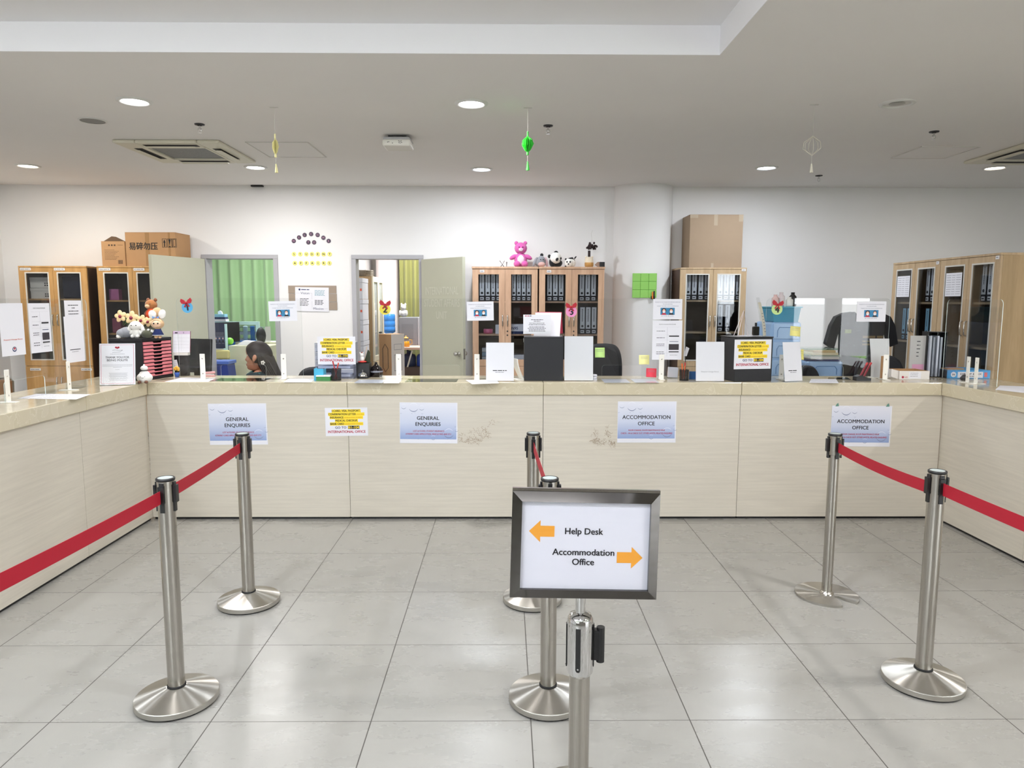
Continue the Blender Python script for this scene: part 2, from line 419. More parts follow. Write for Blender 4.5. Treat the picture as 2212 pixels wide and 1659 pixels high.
def scuffs(c, spots, y, seed):
    rnd = random.Random(seed)
    for (x, z, rx, rz, n) in spots:
        for i in range(n):
            a = rnd.uniform(0, 6.28); q = rnd.random()**.5; x0, z0 = x+rx*q*math.cos(a), z+rz*q*math.sin(a)
            t = rnd.uniform(0, 6.28); l = rnd.uniform(.003, .011); k = rnd.uniform(-2.5, 2.5); pts = [(x0, z0)]
            for j in range(4): pts.append((pts[-1][0]+l*math.cos(t)*.6, pts[-1][1]+l*math.sin(t)*.6)); t += k*.4
            wd = rnd.uniform(.0006, .0013); yq = y-rnd.random()*.0006
            for j in range(4):
                (xa, za), (xb, zb) = pts[j], pts[j+1]; d = math.hypot(xb-xa, zb-za) or 1; nx, nz = -(zb-za)/d*wd, (xb-xa)/d*wd
                c.add([(xa-nx, yq, za-nz), (xb-nx, yq, zb-nz), (xb+nx, yq, zb+nz), (xa+nx, yq, za+nz)], [(0, 1, 2, 3)], 1)
def unit(name, label, loc, rz, w, spots=None, seed=0):
    """local x along the front, front faces -y"""
    t = thing(name, label, 'counter', loc, rz, 'counter units')
    c = MB().box(.0015, w-.0015, 0, .36, .018, .908)
    if spots: scuffs(c, spots, -.0006, seed)
    c.build('front_panel', [PANEL, RESID], t)
    MB().box(.01, w-.01, .012, .34, 0, .018).build('plinth', BLACKP, t)
    return t
xs = [XLP, -1.118, .27, 1.678, XRP]
labs = ['pale laminate counter unit carrying the general enquiries poster in the polite-frame corner',
        'pale laminate counter unit with the tape marks beside the second general enquiries poster',
        'pale laminate counter unit with the tape marks beside the first accommodation office poster',
        'pale laminate counter unit carrying the accommodation office poster with green tape tabs']
mk = [None, [(.91, .62, .10, .05, 60), (1.03, .715, .03, .02, 12), (.89, .575, .07, .025, 55), (.97, .64, .05, .04, 30), (.80, .60, .015, .03, 14)],
      [(.37, .63, .025, .03, 22), (.38, .575, .04, .02, 50), (.46, .62, .03, .06, 35), (.50, .55, .025, .015, 30), (.42, .555, .03, .012, 18)], None]
for i in range(4): unit('counter_unit', labs[i], (xs[i], YP, 0), 0, xs[i+1]-xs[i], mk[i], 5+i)
# side wings, fronts facing inwards
unit('counter_unit', 'far pale laminate unit of the counter wing under the polite frame', (XLP, 4.225, 0), R(90), YP-4.225-.001)
unit('counter_unit', 'near pale laminate wing unit behind the red belt, on the polite-frame side', (XLP, 2.5, 0), R(90), 4.225-2.5)
unit('counter_unit', 'far pale laminate unit of the counter wing under the blue box file', (XRP, YP-.001, 0), R(-90), YP-4.13)
unit('counter_unit', 'near pale laminate wing unit at the frame edge, on the blue box file side', (XRP, 4.13, 0), R(-90), 4.13-2.5)
def slab(label, x0, x1, y0, y1):
    g = .0012
    c = MB().box(x0+g, x1-g, y0+g, y1-g, .91, ZT)
    o = c.build('worktop_slab', MARB, bevel=.004); tag(o, label, 'countertop', 'marble worktop slabs'); return o
YK = 5.46
for a, b, l in ((-2.52, -1.118, 'cream marble worktop slab with the pink stapler on it'), (-1.118, .27, 'cream marble worktop slab under the black oil diffuser and desk bell'),
                (.27, 1.678, 'cream marble worktop slab carrying the stack of white cards'), (1.678, 3.105, 'cream marble worktop slab under the white open carton')):
    slab(l, a, b, YT, YK)
slab('cream marble corner slab under the polite frame and black drawer tower', -3.06, -2.52, 4.27, YK)
slab('cream marble wing slab nearest the camera, beyond the flat paper form', -3.06, -2.52, 2.5, 4.27)
slab('cream marble wing slab below the corner of the blue box file', 3.105, 3.65, 2.5, YK)

# ================================================================== printed sheets
E0 = -.0004
def sheet(name, label, cat, w, h, draw, loc=(0, 0, 0), rot=(0, 0, 0), mats=None, group=None, t=.0006, parent=None, paper=None, curl=0):
    """paper standing in local x,z, facing -y, origin bottom centre"""
    M_ = [paper or WHITE, INK, GREYINK, REDINK, BLUEINK, YELLOWINK]+(mats or [])
    c = MB().box(-w/2, w/2, 0, t, 0, h)
    if draw: draw(c, w, h)
    o = c.build(name, M_, parent, loc=loc, rot=rot)
    if label: tag(o, label, cat, group)
    return o
def onplane(tl, tr, bl, y, dy=.0):
    a, b, d = at(*tl, y=y), at(*tr, y=y), at(*bl, y=y)
    w = (b-a).length; h = (d-a).length; ang = math.atan2(b.z-a.z, b.x-a.x)
    bc = d+(b-a)/2
    return w, h, (bc.x, y+dy, bc.z), (0, -ang, 0)

def poster_mat():
    m = mat('poster_blue_print', '#c3cadd', .55); nt = m.node_tree; N = nt.nodes; L = nt.links
    tc = N.new('ShaderNodeTexCoord'); sp = N.new('ShaderNodeSeparateXYZ'); L.new(tc.outputs['Object'], sp.inputs[0])
    mr = N.new('ShaderNodeMapRange'); mr.inputs[1].default_value = .04; mr.inputs[2].default_value = .3; L.new(sp.outputs[2], mr.inputs[0])
    rp = N.new('ShaderNodeValToRGB'); e = rp.color_ramp.elements; e[0].color = lin('#8ea0c8')+(1,); e[1].color = lin('#dcdde6')+(1,)
    k = e.new(.42); k.color = lin('#c3cadd')+(1,)
    L.new(mr.outputs[0], rp.inputs[0]); L.new(rp.outputs[0], N['Principled BSDF'].inputs['Base Color']); return m
POST = poster_mat(); DROP = mat('droplet_ink', '#7d86a3', .6); DROPL = mat('droplet_light_ink', '#eceef5', .6)
def arc(c, x, z, r, a0, a1, wd, y, mi, n=12):
    for i in range(n):
        p, q = R(a0+(a1-a0)*i/n), R(a0+(a1-a0)*(i+1)/n)
        k = wd*math.sin(math.pi*(i+.5)/n)**.6
        c.add([(x+(r-k)*math.cos(p), y, z+(r-k)*math.sin(p)), (x+r*math.cos(p), y, z+r*math.sin(p)), (x+r*math.cos(q), y, z+r*math.sin(q)), (x+(r-k)*math.cos(q), y, z+(r-k)*math.sin(q))], [(0, 1, 2, 3)], mi)
def draw_office(big, small):
    def d(c, w, h):
        c.sheet_rect(-w/2+.002, w/2-.008, h*.1, h-.003, E0, 6)
        y = E0*2
        for fx, fz, r in ((.07, .9, .045), (.24, .88, .08), (.38, .87, .045), (.21, .745, .015), (.265, .755, .01), (.39, .745, .02), (.02, .75, .018), (.96, .43, .018), (.985, .34, .035), (.85, .25, .085), (.58, .14, .04), (.32, .12, .016), (.52, .2, .012), (.83, .12, .012), (.78, .24, .01)):
            X, Z, r_ = -w/2+fx*w, fz*h, r*w
            arc(c, X, Z, r_, 200, 340, r_*.14+.0006, y, 7)
            if r > .03: arc(c, X, Z, r_*.95, 30, 150, r_*.07, y, 8)
        for i, t in enumerate(big): c.text(t, -.004, h*(.62-.155*i), h*.085, y*1.5, 1, .018, spacing=1.02)
        for i, (t, f) in enumerate(small): c.text(t, 0, h*(.30-.075*i), h*.036, y*1.5, 3, .01, w=w*f)
    return d
GEN = draw_office(['GENERAL', 'ENQUIRIES'], [('LOST & FOUND, STUDENT INSURANCE', .54), ('KTM/MRT CARD APPLICATION, VEHICLE PASS AND ETC', .79)])
ACC = draw_office(['ACCOMMODATION', 'OFFICE'], [('ROOM CHANGE, ROOM MAINTENANCE ISSUE', .62), ('CHECK – IN & CHECK OUT, OTHER HOSTEL RELATED ENQUIRIES', .88)])
for tl, tr, bl, dr, lab in (
    ((452, 872), (578, 871), (454, 961), GEN, 'general enquiries poster with blue droplets, partly hidden by a barrier post'),
    ((864, 869), (989, 870), (864, 957), GEN, 'general enquiries poster with blue droplets, beside tape marks mid-counter'),
    ((1332, 867), (1459, 867), (1333, 956), ACC, 'accommodation office poster with blue droplets, taped beside tape marks'),
    ((1794, 876), (1924, 877), (1792, 964), ACC, 'accommodation office poster with blue droplets, hung from green tape tabs')):
    w_, h_, lo, ro = onplane(tl, tr, bl, YP, -.0022)
    o = sheet('poster', lab, 'poster', w_, h_, dr, lo, ro, [POST, DROP, DROPL], 'counter office posters')
    if 'tabs' in lab:
        for sx in (-.42, .42):
            tp = MB(); tp.prism([(sx*w_-.012, h_-.006), (sx*w_+.014, h_-.004), (sx*w_+.008, h_+.02), (sx*w_-.003, h_+.012)], -.001, -.0006)
            tp.build('tape_tab', mat('green_tape', '#5f8a7c', .5), o)
def draw_icard(c, w, h):
    y = E0*2
    rows = [('I-CARD, VISA, PASSPORT,', '', .885, .66, .0), ('CONFIRMATION LETTER', '(FOR VISA),', .77, .64, .17), ('INSURANCE', '(INTERNATIONAL STUDENT),', .655, .31, .43), ('MEDICAL CHECKUP,', '', .54, .52, 0), ('BANK CARD', '(INTERNATIONAL STUDENT)', .43, .32, .42)]
    for a, b, z, wa, wb in rows:
        tot = wa+wb+(.02 if b else 0); x0 = -tot/2
        c.sheet_rect((x0-.01)*w, (x0+tot+.012)*w, (z-.058)*h, (z+.055)*h, E0, 5)
        c.text(a, (x0+wa/2)*w, z*h, h*.066, y, 1, .03, w=wa*w)
        if b: c.text(b, (x0+wa+.02+wb/2)*w, (z-.012)*h, h*.03, y, 6, .02, w=wb*w)
    c.text('GO TO', -.14*w, .30*h, h*.075, y, 4, .025, w=.26*w)
    c.sheet_rect(.03*w, .30*w, .245*h, .36*h, E0, 1); c.text('B1-104', .165*w, .302*h, h*.08, y, 5, .03, w=.25*w)
    c.text('INTERNATIONAL OFFICE', 0, .15*h, h*.085, y, 3, .025, w=.88*w)
ORINK = mat('orange_ink', '#c98a1e', .6)
w_, h_, lo, ro = onplane((702, 881), (794, 880), (704, 942), YP, -.0022)
sheet('notice', 'white international office notice with yellow highlights, taped over a counter seam', 'notice', w_, h_, draw_icard, lo, ro, [ORINK], 'international office notices')

# ================================================================== barrier posts
STEEL = steel('brushed_steel', '#b3afa8', .2); STEELB = steel('brushed_steel_base', '#c6c3bc', .24, True, (2, 2, 2))
BELT = mat('red_belt', '#a00020', .7, noise=.05, nscale=200); CAPG = mat('cap_disc', '#b9c4c2', .2)
RUB = mat('black_rubber', '#0c0c0c', .7)
def slotplate(c, r, a, z0, z1):
    """black belt guide on the post head, at angle a"""
    M = Matrix.Rotation(a, 4, 'Z')
    c.box(r-.004, r+.004, -.008, .008, z0, z1, 0, M); c.box(r+.003, r+.011, -.011, .011, z0+.035, z1-.012, 0, M)
def post(label, loc, belt=None, head=.0325, pole=.0315, top=.9, kind='dome', rz=0, group='steel barrier posts'):
    t = thing('barrier_post', label, 'barrier post', loc, 0, group)
    if kind == 'dome':
        MB().lathe([(.15, .004), (.155, .008), None, (.155, .027), None, (.1535, .030), None, (.037, .064), None, (.02, .064)], 72).build('base', STEELB, t)
        MB().lathe([(.1, 0), (.148, 0), None, (.148, .006), None, (.1, .006)], 48).build('base_pad', RUB, t)
        MB().lathe([(pole+.0005, .062), (pole+.0035, .064), (pole+.0035, .069), (pole+.0005, .071)], 32).build('base_ring', RUB, t)
    else:
        # flat plate with a hooked notch cut in it
        P = []; r = .16
        for i in range(49):
            a = R(-68+ (320)*i/48); P.append((r*math.cos(a), r*math.sin(a)))
        P += [(-.035, -.145), (-.012, -.11), (.002, -.075), (.0, -.052), (.014, -.046), (.03, -.052), (.034, -.07), (.037, -.095), (.05, -.125)]
        Mx = TR(0, 0, 0, R(-90), 0, R(20))
        MB().prism([(x, z) for x, z in P], -.012, 0, 0, Mx).build('base', STEELB, t, bevel=.003)
        MB().lathe([(pole+.01, .012), (pole+.008, .02), (pole, .03)], 32).build('base_ring', STEEL, t)
    zc = top-.1 if kind != 'dome' else top
    c = MB().lathe([(pole, .012), (pole, zc)], 40)
    c.build('pole', STEEL, t)
    if kind != 'dome':
        MB().lathe([(pole, top-.115), (head, top-.112), None, (head, top-.01)], 40).build('pole_head', STEEL, t)
    hr = head
    MB().lathe([(hr, top-.012), (hr+.002, top-.01), (hr+.002, top-.002), (hr-.004, top), None, (hr-.006, top-.001)], 40).build('cap_ring', BLACKP, t)
    MB().lathe([(0, top-.0008), (hr-.005, top-.0008)], 32).build('cap_disc', CAPG, t)
    for k in range(4):
        c = MB(); slotplate(c, hr, R(90*k)+rz, top-.13, top-.016); c.build('belt_guide', BLACKP, t)
    if belt:
        bx, by = belt[0]-loc[0], belt[1]-loc[1]; d = math.hypot(bx, by); ux, uy = bx/d, by/d; s0 = hr+.009; n = 14; z = top-.068
        sag = belt[2] if len(belt) > 2 else .02
        path = [(ux*(s0+(d-2*s0)*i/n), uy*(s0+(d-2*s0)*i/n), z-sag*4*(i/n)*(1-i/n)) for i in range(n+1)]
        MB().ribbon(path, (0, 0, 1), .05, .0015).build('belt', BELT, t)
        e = path[-1]; a = math.atan2(uy, ux)
        c = MB().box(-.012, .006, -.007, .007, -.03, .03, 0, TR(e[0], e[1], e[2], 0, 0, a)); c.build('belt_clip', BLACKP, t)
    return t
A_, B_, C_, D_, E_, F_ = (-1.293, 2.663, 0), (-1.337, 3.58, 0), (.144, 3.6, 0), (.17, 2.658, 0), (1.728, 3.66, 0), (1.73, 2.776, 0)
H_, J_ = (-1.33, 1.70, 0), (1.75, 1.83, 0)
post('steel barrier post scuffed below its head, nearest to the polite-frame wing', A_, (H_[0], H_[1], .004))
post('steel barrier post in front of the first general enquiries poster', B_, (A_[0], A_[1], .004))
post('steel barrier post behind the direction sign, farther of two, closest to the counter', C_, (D_[0], D_[1], .004))
post('steel barrier post half hidden directly behind the direction sign', D_)
post('slim steel barrier post on a flat notched base plate', E_, (F_[0], F_[1], .012), .033, .0262, .885, 'flat')
post('steel barrier post with domed base, nearer of the pair before the blue box file wing', F_, (J_[0], J_[1], .004))
post('steel barrier post holding the end of the belt beside the polite frame wing', H_)
post('steel barrier post holding the end of the belt beside the blue box file wing', J_)

# ---- sign stand
GX, GY = .228, 2.06
t = thing('sign_stand', 'chrome sign stand pointing to Help Desk and Accommodation Office', 'sign', (GX, GY, 0))
MB().lathe([(.15, .004), (.155, .008), None, (.155, .027), None, (.1535, .030), None, (.037, .064), None, (.02, .064)], 72).build('base', STEELB, t)
MB().lathe([(.0318, .05), (.0318, .47)], 40).build('pole', STEEL, t)
hd = MB().lathe([(.0318, .436), (.039, .446), None, (.0405, .452), (.0405, .60), (.039, .615), (.033, .628), (.02, .634), (.015, .636), None, (.013, .655)], 48)
hd.build('head', CHROME, t)
MB().lathe([(.0155, .62), (.0155, .70)], 28).build('neck', CHROME, t)
for k, a in enumerate((-104, -2, 176, 86)):
    M = Matrix.Rotation(R(a), 4, 'Z'); c = MB().box(.037, .0425, -.0075, .0075, .468, .598, 0, M); c.ell((.041, 0, .468), (.0025, .0075, .0075), 0, M, 10)
    g = c.build('belt_guide', BLACKP, t)
    MB().cyl(.0025, 0, .0012, 10, 0, M @ TR(.0425, 0, .472, 0, R(90))).build('screw', CHROME, g)
M = Matrix.Rotation(R(-2), 4, 'Z')
c = MB().box(.042, .056, -.012, .012, .487, .58, 0, M); c.cyl(.0125, .478, .588, 16, 0, M @ TR(.062, 0, 0)); c.build('belt_reel', BLACKP, t)
# tilted frame
fr = bpy.data.objects.new('sign_frame', None); COL.objects.link(fr); fr.parent = t; fr.location = (.006, -.012, .683); fr.rotation_euler = (R(-3), R(1.55), R(1.2))
DCH = mat('chrome_dark_reflection', '#5e5b58', .06, 1)  # chrome with the dark reflection of a person in front put into its colour
W2, H2 = .2205, .322
def bar(a, b, out):   # one mitred bar with a sloping face, outer corners a,b
    c = MB(); k = .029
    (ax, az), (bx, bz) = a, b
    ia = (ax-math.copysign(k, ax), az+(k if az < .1 else -k)); ib = (bx-math.copysign(k, bx), bz+(k if bz < .1 else -k))
    v = [(ax, -.004, az), (bx, -.004, bz), (ib[0], -.016, ib[1]), (ia[0], -.016, ia[1]), (ax, .012, az), (bx, .012, bz), (ib[0], .012, ib[1]), (ia[0], .012, ia[1])]
    c.add(v, [(0, 1, 2, 3), (7, 6, 5, 4), (0, 4, 5, 1), (2, 6, 7, 3), (1, 5, 6, 2), (0, 3, 7, 4)]); c.build('frame_bar', DCH, t).parent = fr
q = [(-W2, 0), (W2, 0), (W2, H2), (-W2, H2)]
for i in range(4): bar(q[i], q[(i+1) % 4], 0)
MB().box(-W2+.0, W2-.0, -.002, .012, H2+.001, H2+.009).build('top_slot', STEEL, fr)
MB().box(-W2+.02, W2-.02, .0, .01, .02, H2-.02).build('back_plate', BLACKP, fr)
ORANGE = mat('arrow_orange', '#e79d2c', .6)
def draw_sign(c, w, h):
    y = E0*2.5
    def X(u): return (u-1258)/ (1400-1117)*w*.985
    def Z(v): return (1256-v)/(1256-1069)*h*.97+.004
    def arrow(x0, x1, z, s):
        b, k, l = .0165, .033, .034
        tip, tail = (x0, x1) if s < 0 else (x1, x0); d = -s
        c.poly([(tip, z), (tip+d*l, z-k), (tip+d*l, z-b), (tail, z-b), (tail, z+b), (tip+d*l, z+b), (tip+d*l, z+k)][::(1 if s < 0 else -1)], y, 6)
    arrow(X(1134), X(1190), Z(1133), -1); arrow(X(1329), X(1386), Z(1187), 1)
    c.text('Help Desk', X(1255), Z(1134), .0185, y, 1, .022, w=X(1296)-X(1213))
    c.text('Accommodation', X(1255), Z(1177), .0185, y, 1, .022, w=X(1323)-X(1187))
    c.text('Office', X(1255), Z(1198), .0185, y, 1, .022, w=X(1279)-X(1231))
sheet('sign_sheet', None, None, W2*2-.05, H2-.052, draw_sign, (0, -.002, .026), mats=[ORANGE], parent=fr)
MB().box(-W2+.026, W2-.026, -.0058, -.0045, .026, H2-.026).build('cover_pane', clear('cover_pane_clear', (.97, .97, .98), .55), fr)

# ================================================================== ceiling fittings
TRIMW = mat('lamp_trim_white', '#d9d9d6', .4); DIFF = mat('lamp_diffuser', '#ffffff', .5, emit=DISC_E); DIFFC = mat('lamp_diffuser_cool', '#e8eeff', .5, emit=DISC_E); DIFFW = mat('lamp_diffuser_warm', '#fff2df', .5, emit=DISC_E)
REFL = mat('lamp_reflector', '#cfcdc6', .3)
def downlight(x, y, z, label, kind='n', r=.083, grp='ceiling downlights', power=None):
    t = thing('downlight', label, 'ceiling light', (x, y, z), 0, grp)
    MB().lathe([(r+.032, 0), (r+.03, -.006), (r+.012, -.012), None, (r+.004, -.01), (r, -.001)], 40).build('trim_ring', TRIMW, t)
    if kind == 'off':
        MB().lathe([(r, -.002), (r*.72, -.0015), None, (r*.6, -.0012), (0, -.001)], 40).build('reflector', REFL, t)
        MB().lathe([(r*.62, -.004), (r*.5, -.006), (0, -.006)], 24).build('diffuser', mat('lamp_dead', '#a9a79f', .4), t)
        return
    m, col = {'n': (DIFF, (1, .965, .955)), 'c': (DIFFC, (.88, .93, 1)), 'w': (DIFFW, (1, .93, .82))}[kind]
    MB().lathe([(0, -.003), (r, -.003), None, (r+.001, -.001)], 40).build('diffuser', m, t)
    l = lamp('downlight_glow', (0, 0, -.02), .16, power or LAMP_W, col); l.parent = t
L_ = [(-2.52, 5.05, 'n', 'lit downlight nearest the counter, above the black drawer tower'), (-.235, 5.07, 'n', 'lit downlight nearest the counter, in line with the ceiling access point'),
      (2.67, 5.02, 'off', 'unlit downlight between the white hanging ornament and a sprinkler'), (-4.8, 7.41, 'w', 'lit warm downlight in the back row above the oak cabinets with cartons'),
      (-2.53, 7.44, 'n', 'lit downlight in the back row beside the ceiling air conditioner'), (-.245, 7.5, 'c', 'lit cool downlight in the back row near the green hanging ornament'),
      (2.63, 7.36, 'c', 'lit cool downlight in the back row above the round pillar side'), (4.92, 7.32, 'w', 'lit warm downlight in the back row beside the slotted air conditioner edge')]
for x, y, k, l in L_: downlight(x, y, ZC, l, k, power={'w': 22 if x < 0 else 5}.get(k))
for x in (2.6, 4.9):
    for y in (-2.2, .4, 2.7): downlight(x, y, ZC, 'lit downlight over the waiting area behind the camera', 'n', grp='waiting area downlights')
for x in (-3.2, -1.6, 0.1):
    for y in (0.2, 2.2): downlight(x, y, ZK, 'lit downlight inside the raised ceiling panel', 'c', grp='raised panel downlights')
# strip light along the rear lip of the raised panel, out of view behind the camera
t = thing('cove_light', 'strip light along the rear lip of the raised ceiling panel', 'ceiling light', (-1.6, HY0+.05, ZC+.03))
MB().box(-2.6, 2.6, -.03, .03, 0, .03).build('channel', TRIMW, t); MB().box(-2.58, 2.58, .031, .034, .004, .026).build('strip', DIFFC, t)
l = lamp('cove_glow', (0, .05, .02), 5.1, 42, (.94, .96, 1), (R(100), 0, 0), .03); l.parent = t
# air conditioners
ACW = mat('ac_cream_plastic', '#d6d2c0', .45); ACG = mat('ac_grille', '#77797a', .6); ACD = mat('ac_slot_dark', '#2d2b2a', .7)
def cassette(label, cx, cy, s=.9):
    t = thing('air_conditioner', label, 'air conditioner', (cx, cy, ZC), 0, 'ceiling air conditioners'); h = s/2
    Mz = Matrix(((1, 0, 0, 0), (0, 0, 1, 0), (0, 1, 0, 0), (0, 0, 0, 1)))
    MB().frame(-h, h, -h, h, .19, -.028, 0, 0, Mz).build('panel', ACW, t, bevel=.012)
    g = MB().box(-h+.19, h-.19, -h+.19, h-.19, -.018, -.006)
    g.build('intake_grille', mat('ac_grille_mesh', '#7e807f', .6, noise=.35, nscale=90), t)
    MB().frame(-h+.18, h-.18, -h+.18, h-.18, .02, -.031, -.018, 0, Mz).build('grille_rim', ACW, t)
    for a in range(4):
        M = Matrix.Rotation(R(90*a), 4, 'Z')
        b = MB().box(-.23, .23, -h+.075, -h+.145, -.0295, -.02, 0, M); sl = b.build('air_slot', ACD, t)
        MB().box(-.22, .22, -h+.07, -h+.115, -.034, -.03, 0, M @ TR(0, 0, 0, R(2))).build('vane', ACW, sl)
    return t
cassette('cream square air conditioner in the ceiling above the first doorway', -2.86, 6.66)
cassette('cream square air conditioner cut by the picture edge, above the oak binder cabinets', 4.85, 6.56)
# access hatches
def hatch(label, cx, cy, wx, wy):
    Mz = Matrix(((1, 0, 0, 0), (0, 0, 1, 0), (0, 1, 0, 0), (0, 0, 0, 1)))
    t = thing('access_hatch', label, 'access hatch', (cx, cy, ZC), 0, 'ceiling hatches')
    MB().box(-wx/2, wx/2, -wy/2, wy/2, -.003, 0).build('hatch_board', CEIL, t); MB().frame(-wx/2-.008, wx/2+.008, -wy/2-.008, wy/2+.008, .008, -.007, 0, 0, Mz).build('hatch_trim', mat('hatch_trim', '#cfcdc8', .6), t)
hatch('flat square ceiling hatch between the air conditioner and the ceiling access point', -1.95, 6.6, .52, .62)
hatch('flat ceiling hatch beside the slotted air conditioner over the binder cabinets', 3.87, 6.6, .5, .5)
# sprinklers
def sprinkler(x, y, label):
    t = thing('sprinkler', label, 'sprinkler', (x, y, ZC), 0, 'ceiling sprinklers')
    MB().lathe([(.038, 0), (.036, -.008), (.016, -.012)], 20).build('rosette', mat('sprinkler_dark', '#4a4a4c', .35, .8), t)
    c = MB().cyl(.008, -.04, -.01, 10); c.tube([(-.012, 0, -.03), (-.014, 0, -.048), (0, 0, -.06), (.014, 0, -.048), (.012, 0, -.03)], .0025, 6); c.build('nozzle', CHROME, t)
    MB().cyl(.014, -.064, -.061, 14).build('deflector', CHROME, t)
sprinkler(-2.347, 5.68, 'ceiling sprinkler just before the cream air conditioner over the first doorway')
sprinkler(.328, 5.676, 'ceiling sprinkler just beyond the green hanging ornament')
sprinkler(3.402, 5.816, 'ceiling sprinkler beside the unlit downlight')
sprinkler(3.355, 7.8, 'ceiling sprinkler near the back wall beside the tall carton')
# speaker grille
t = thing('ceiling_speaker', 'round grey flush ceiling speaker between two lit downlights', 'speaker', (-3.106, 5.58, ZC))
MB().lathe([(.1, 0), (.098, -.006), (.086, -.007)], 32).build('rim', TRIMW, t); MB().lathe([(0, -.005), (.087, -.005)], 32).build('grille', mat('speaker_mesh', '#8f8d8a', .8, noise=.2, nscale=150), t)
# access point
t = thing('access_point', 'white box-shaped wireless access point under the ceiling', 'access point', (-.885, 6.08, ZC))
MB().box(-.075, .075, -.05, .07, -.02, 0).build('mount', BLACKP, t); MB().box(-.11, .11, -.11, .11, -.045, -.02).build('body', mat('ap_grey', '#a9a9ab', .5), t, bevel=.02, segs=3)
MB().box(-.115, .115, -.115, .115, -.095, -.04).build('cover', mat('ap_white', '#dedcd4', .45), t, bevel=.018, segs=3)
d = MB()
rnd = random.Random(3)
for x, z in ((-.07, -.066), (-.06, -.064), (-.03, -.074), (.02, -.058), (.03, -.06), (.04, -.058), (.022, -.072), (.032, -.074), (.044, -.07)): d.box(x-.003, x+.003, -.1165, -.115, z-.003, z+.003)
d.build('status_marks', BLACKP, t)
# dark vent slot at the top of the back wall
q = at(556, 404, y=YB-.02)
o = MB().box(-.07, .07, -.03, .02, -.02, 0).build('sensor_bar', BLACKP, loc=(q.x, YB-.02, ZC), bevel=.006); tag(o, 'small black bar at the ceiling line above the first doorway', 'sensor')
# hanging ornaments
STR = mat('fine_string', '#c9c7bf', .8)
def ornament(label, x, y, zb, col, wire=False, s=1.0):
    t = thing('hanging_ornament', label, 'ornament', (x, y, ZC), 0, 'hanging paper ornaments'); m = mat('ornament_'+col[1:], col, .6)
    MB().box(-.03, .03, -.008, .008, -.002, 0).build('tape', mat('clear_tape', '#c2c1bb', .4), t)
    MB().tube([(0, 0, 0), (.001, 0, zb)], .0012, 6).build('string', STR, t)
    c = MB()
    if wire:
        for k in range(6):
            M = TR(0, 0, zb-.06) @ Matrix.Rotation(R(30*k), 4, 'Z')
            c.tube([(0, 0, .07), (.055*s, 0, .035), (.06*s, 0, -.01), (0, 0, -.06)], .0016, 5, 0, M)
    else:
        for k in range(8):
            M = TR(0, 0, zb-.055) @ Matrix.Rotation(R(22.5*k), 4, 'Z')
            pts = [(0, -.06), (.022*s, -.04), (.044*s, .002), (.03*s, .036), (0, .055), (-.036*s, .026), (-.04*s, -.012), (-.02*s, -.045)]
            c.prism(pts, -.0008, .0008, 0, M)
        c.cyl(.008, zb-.13, zb-.11, 8); c.cyl(.006, zb-.002, zb+.03, 8)
    c.build('lantern', m, t)
    MB().tube([(0, 0, zb-.11), (0, 0, zb-.18)], .001, 5).build('cord', STR, t)
    c = MB().tube([(0, 0, zb-.175), (.001, 0, zb-.19), (.002, 0, zb-.235)], [.004, .006, .012], 8); c.build('tassel', m, t)
ornament('pale yellow paper ornament hanging by the hatch', -1.622, 5.196, -.21, '#e2dca0', s=.55)
ornament('bright green paper ornament with a tassel hanging by a string', .156, 5.178, -.19, '#3fd043')
ornament('thin white wire ornament with a tassel hanging by a string', 2.121, 5.062, -.22, '#d9d5c4', True)
# ================================================================== clear counter screens
def bracket(c_parent, x, y0=0, foot_dir=1):
    b = MB().box(x-.019, x+.019, -.0075, -.003, .0, .185)
    br = b.build('bracket', WHITEMET, c_parent, bevel=.003)
    MB().box(x-.019, x+.019, -.055, .055, .0, .005).build('bracket_foot', WHITEMET, br, bevel=.002)
    for z in (.04, .15): MB().lathe([(0, .003), (.004, .002), (.0055, 0)], 12, M=TR(x, -.0075, z, R(90))).build('screw', KNOB, br)
def screen(label, loc, rz, x0, x1, ztop, cut, posts, group='clear counter screens'):
    """clear sheet in local x,z with an opening cut out of its lower edge"""
    t = thing('acrylic_screen', label, 'acrylic screen', loc, rz, group)
    r = .035; z0 = .004; P = [(x0, z0)]
    if cut:
        a, b, h = cut; q = .02
        P += [(a, z0), (a, h-q)]+[(a+q-q*math.cos(R(i*22.5)), h-q+q*math.sin(R(i*22.5))) for i in range(1, 5)]
        P += [(b-q+q*math.sin(R(i*22.5)), h-q+q*math.cos(R(i*22.5))) for i in range(0, 5)]+[(b, z0)]
    P += [(x1, z0)]
    P += [(x1-r+r*math.cos(R(i*18)), ztop-r+r*math.sin(R(i*18))) for i in range(6)]
    P += [(x0+r-r*math.sin(R(i*18)), ztop-r+r*math.cos(R(i*18))) for i in range(6)]
    MB().prism(P, -.002, .002, 0, side=1).build('clear_panel', [ACR, ACR_E], t)
    for x in posts: bracket(t, x)
    return t
YS = 5.2
def X(u, y=YS, v=700): return at(u, v, y=y).x
def zt(v, y=YS, u=1100): return at(u, v, y=y).z
S = [('clear counter screen with the blue number 1 tag', 383, 652, (473, 571), (434, 610), 645),
     ('clear counter screen with the yellow number 2 tag', 818, 1076, (905, 993), (860, 1030), 645),
     ('clear counter screen with the pink number 3 tag', 1219, 1482, (1302, 1388), (1258, 1431), 645),
     ('clear counter screen with the green number 4 tag', 1654, 1921, (1738, 1827), (1692, 1918), 643)]
for lab, a, b, cu, po, v in S:
    xm = (X(a)+X(b))/2
    screen(lab, (xm, YS, ZT), 0, X(a)-xm, X(b)-xm, zt(v)-ZT, (X(cu[0])-xm, X(cu[1])-xm, .105), [X(p)-xm for p in po])
XWL, XWR = -2.78, 3.3
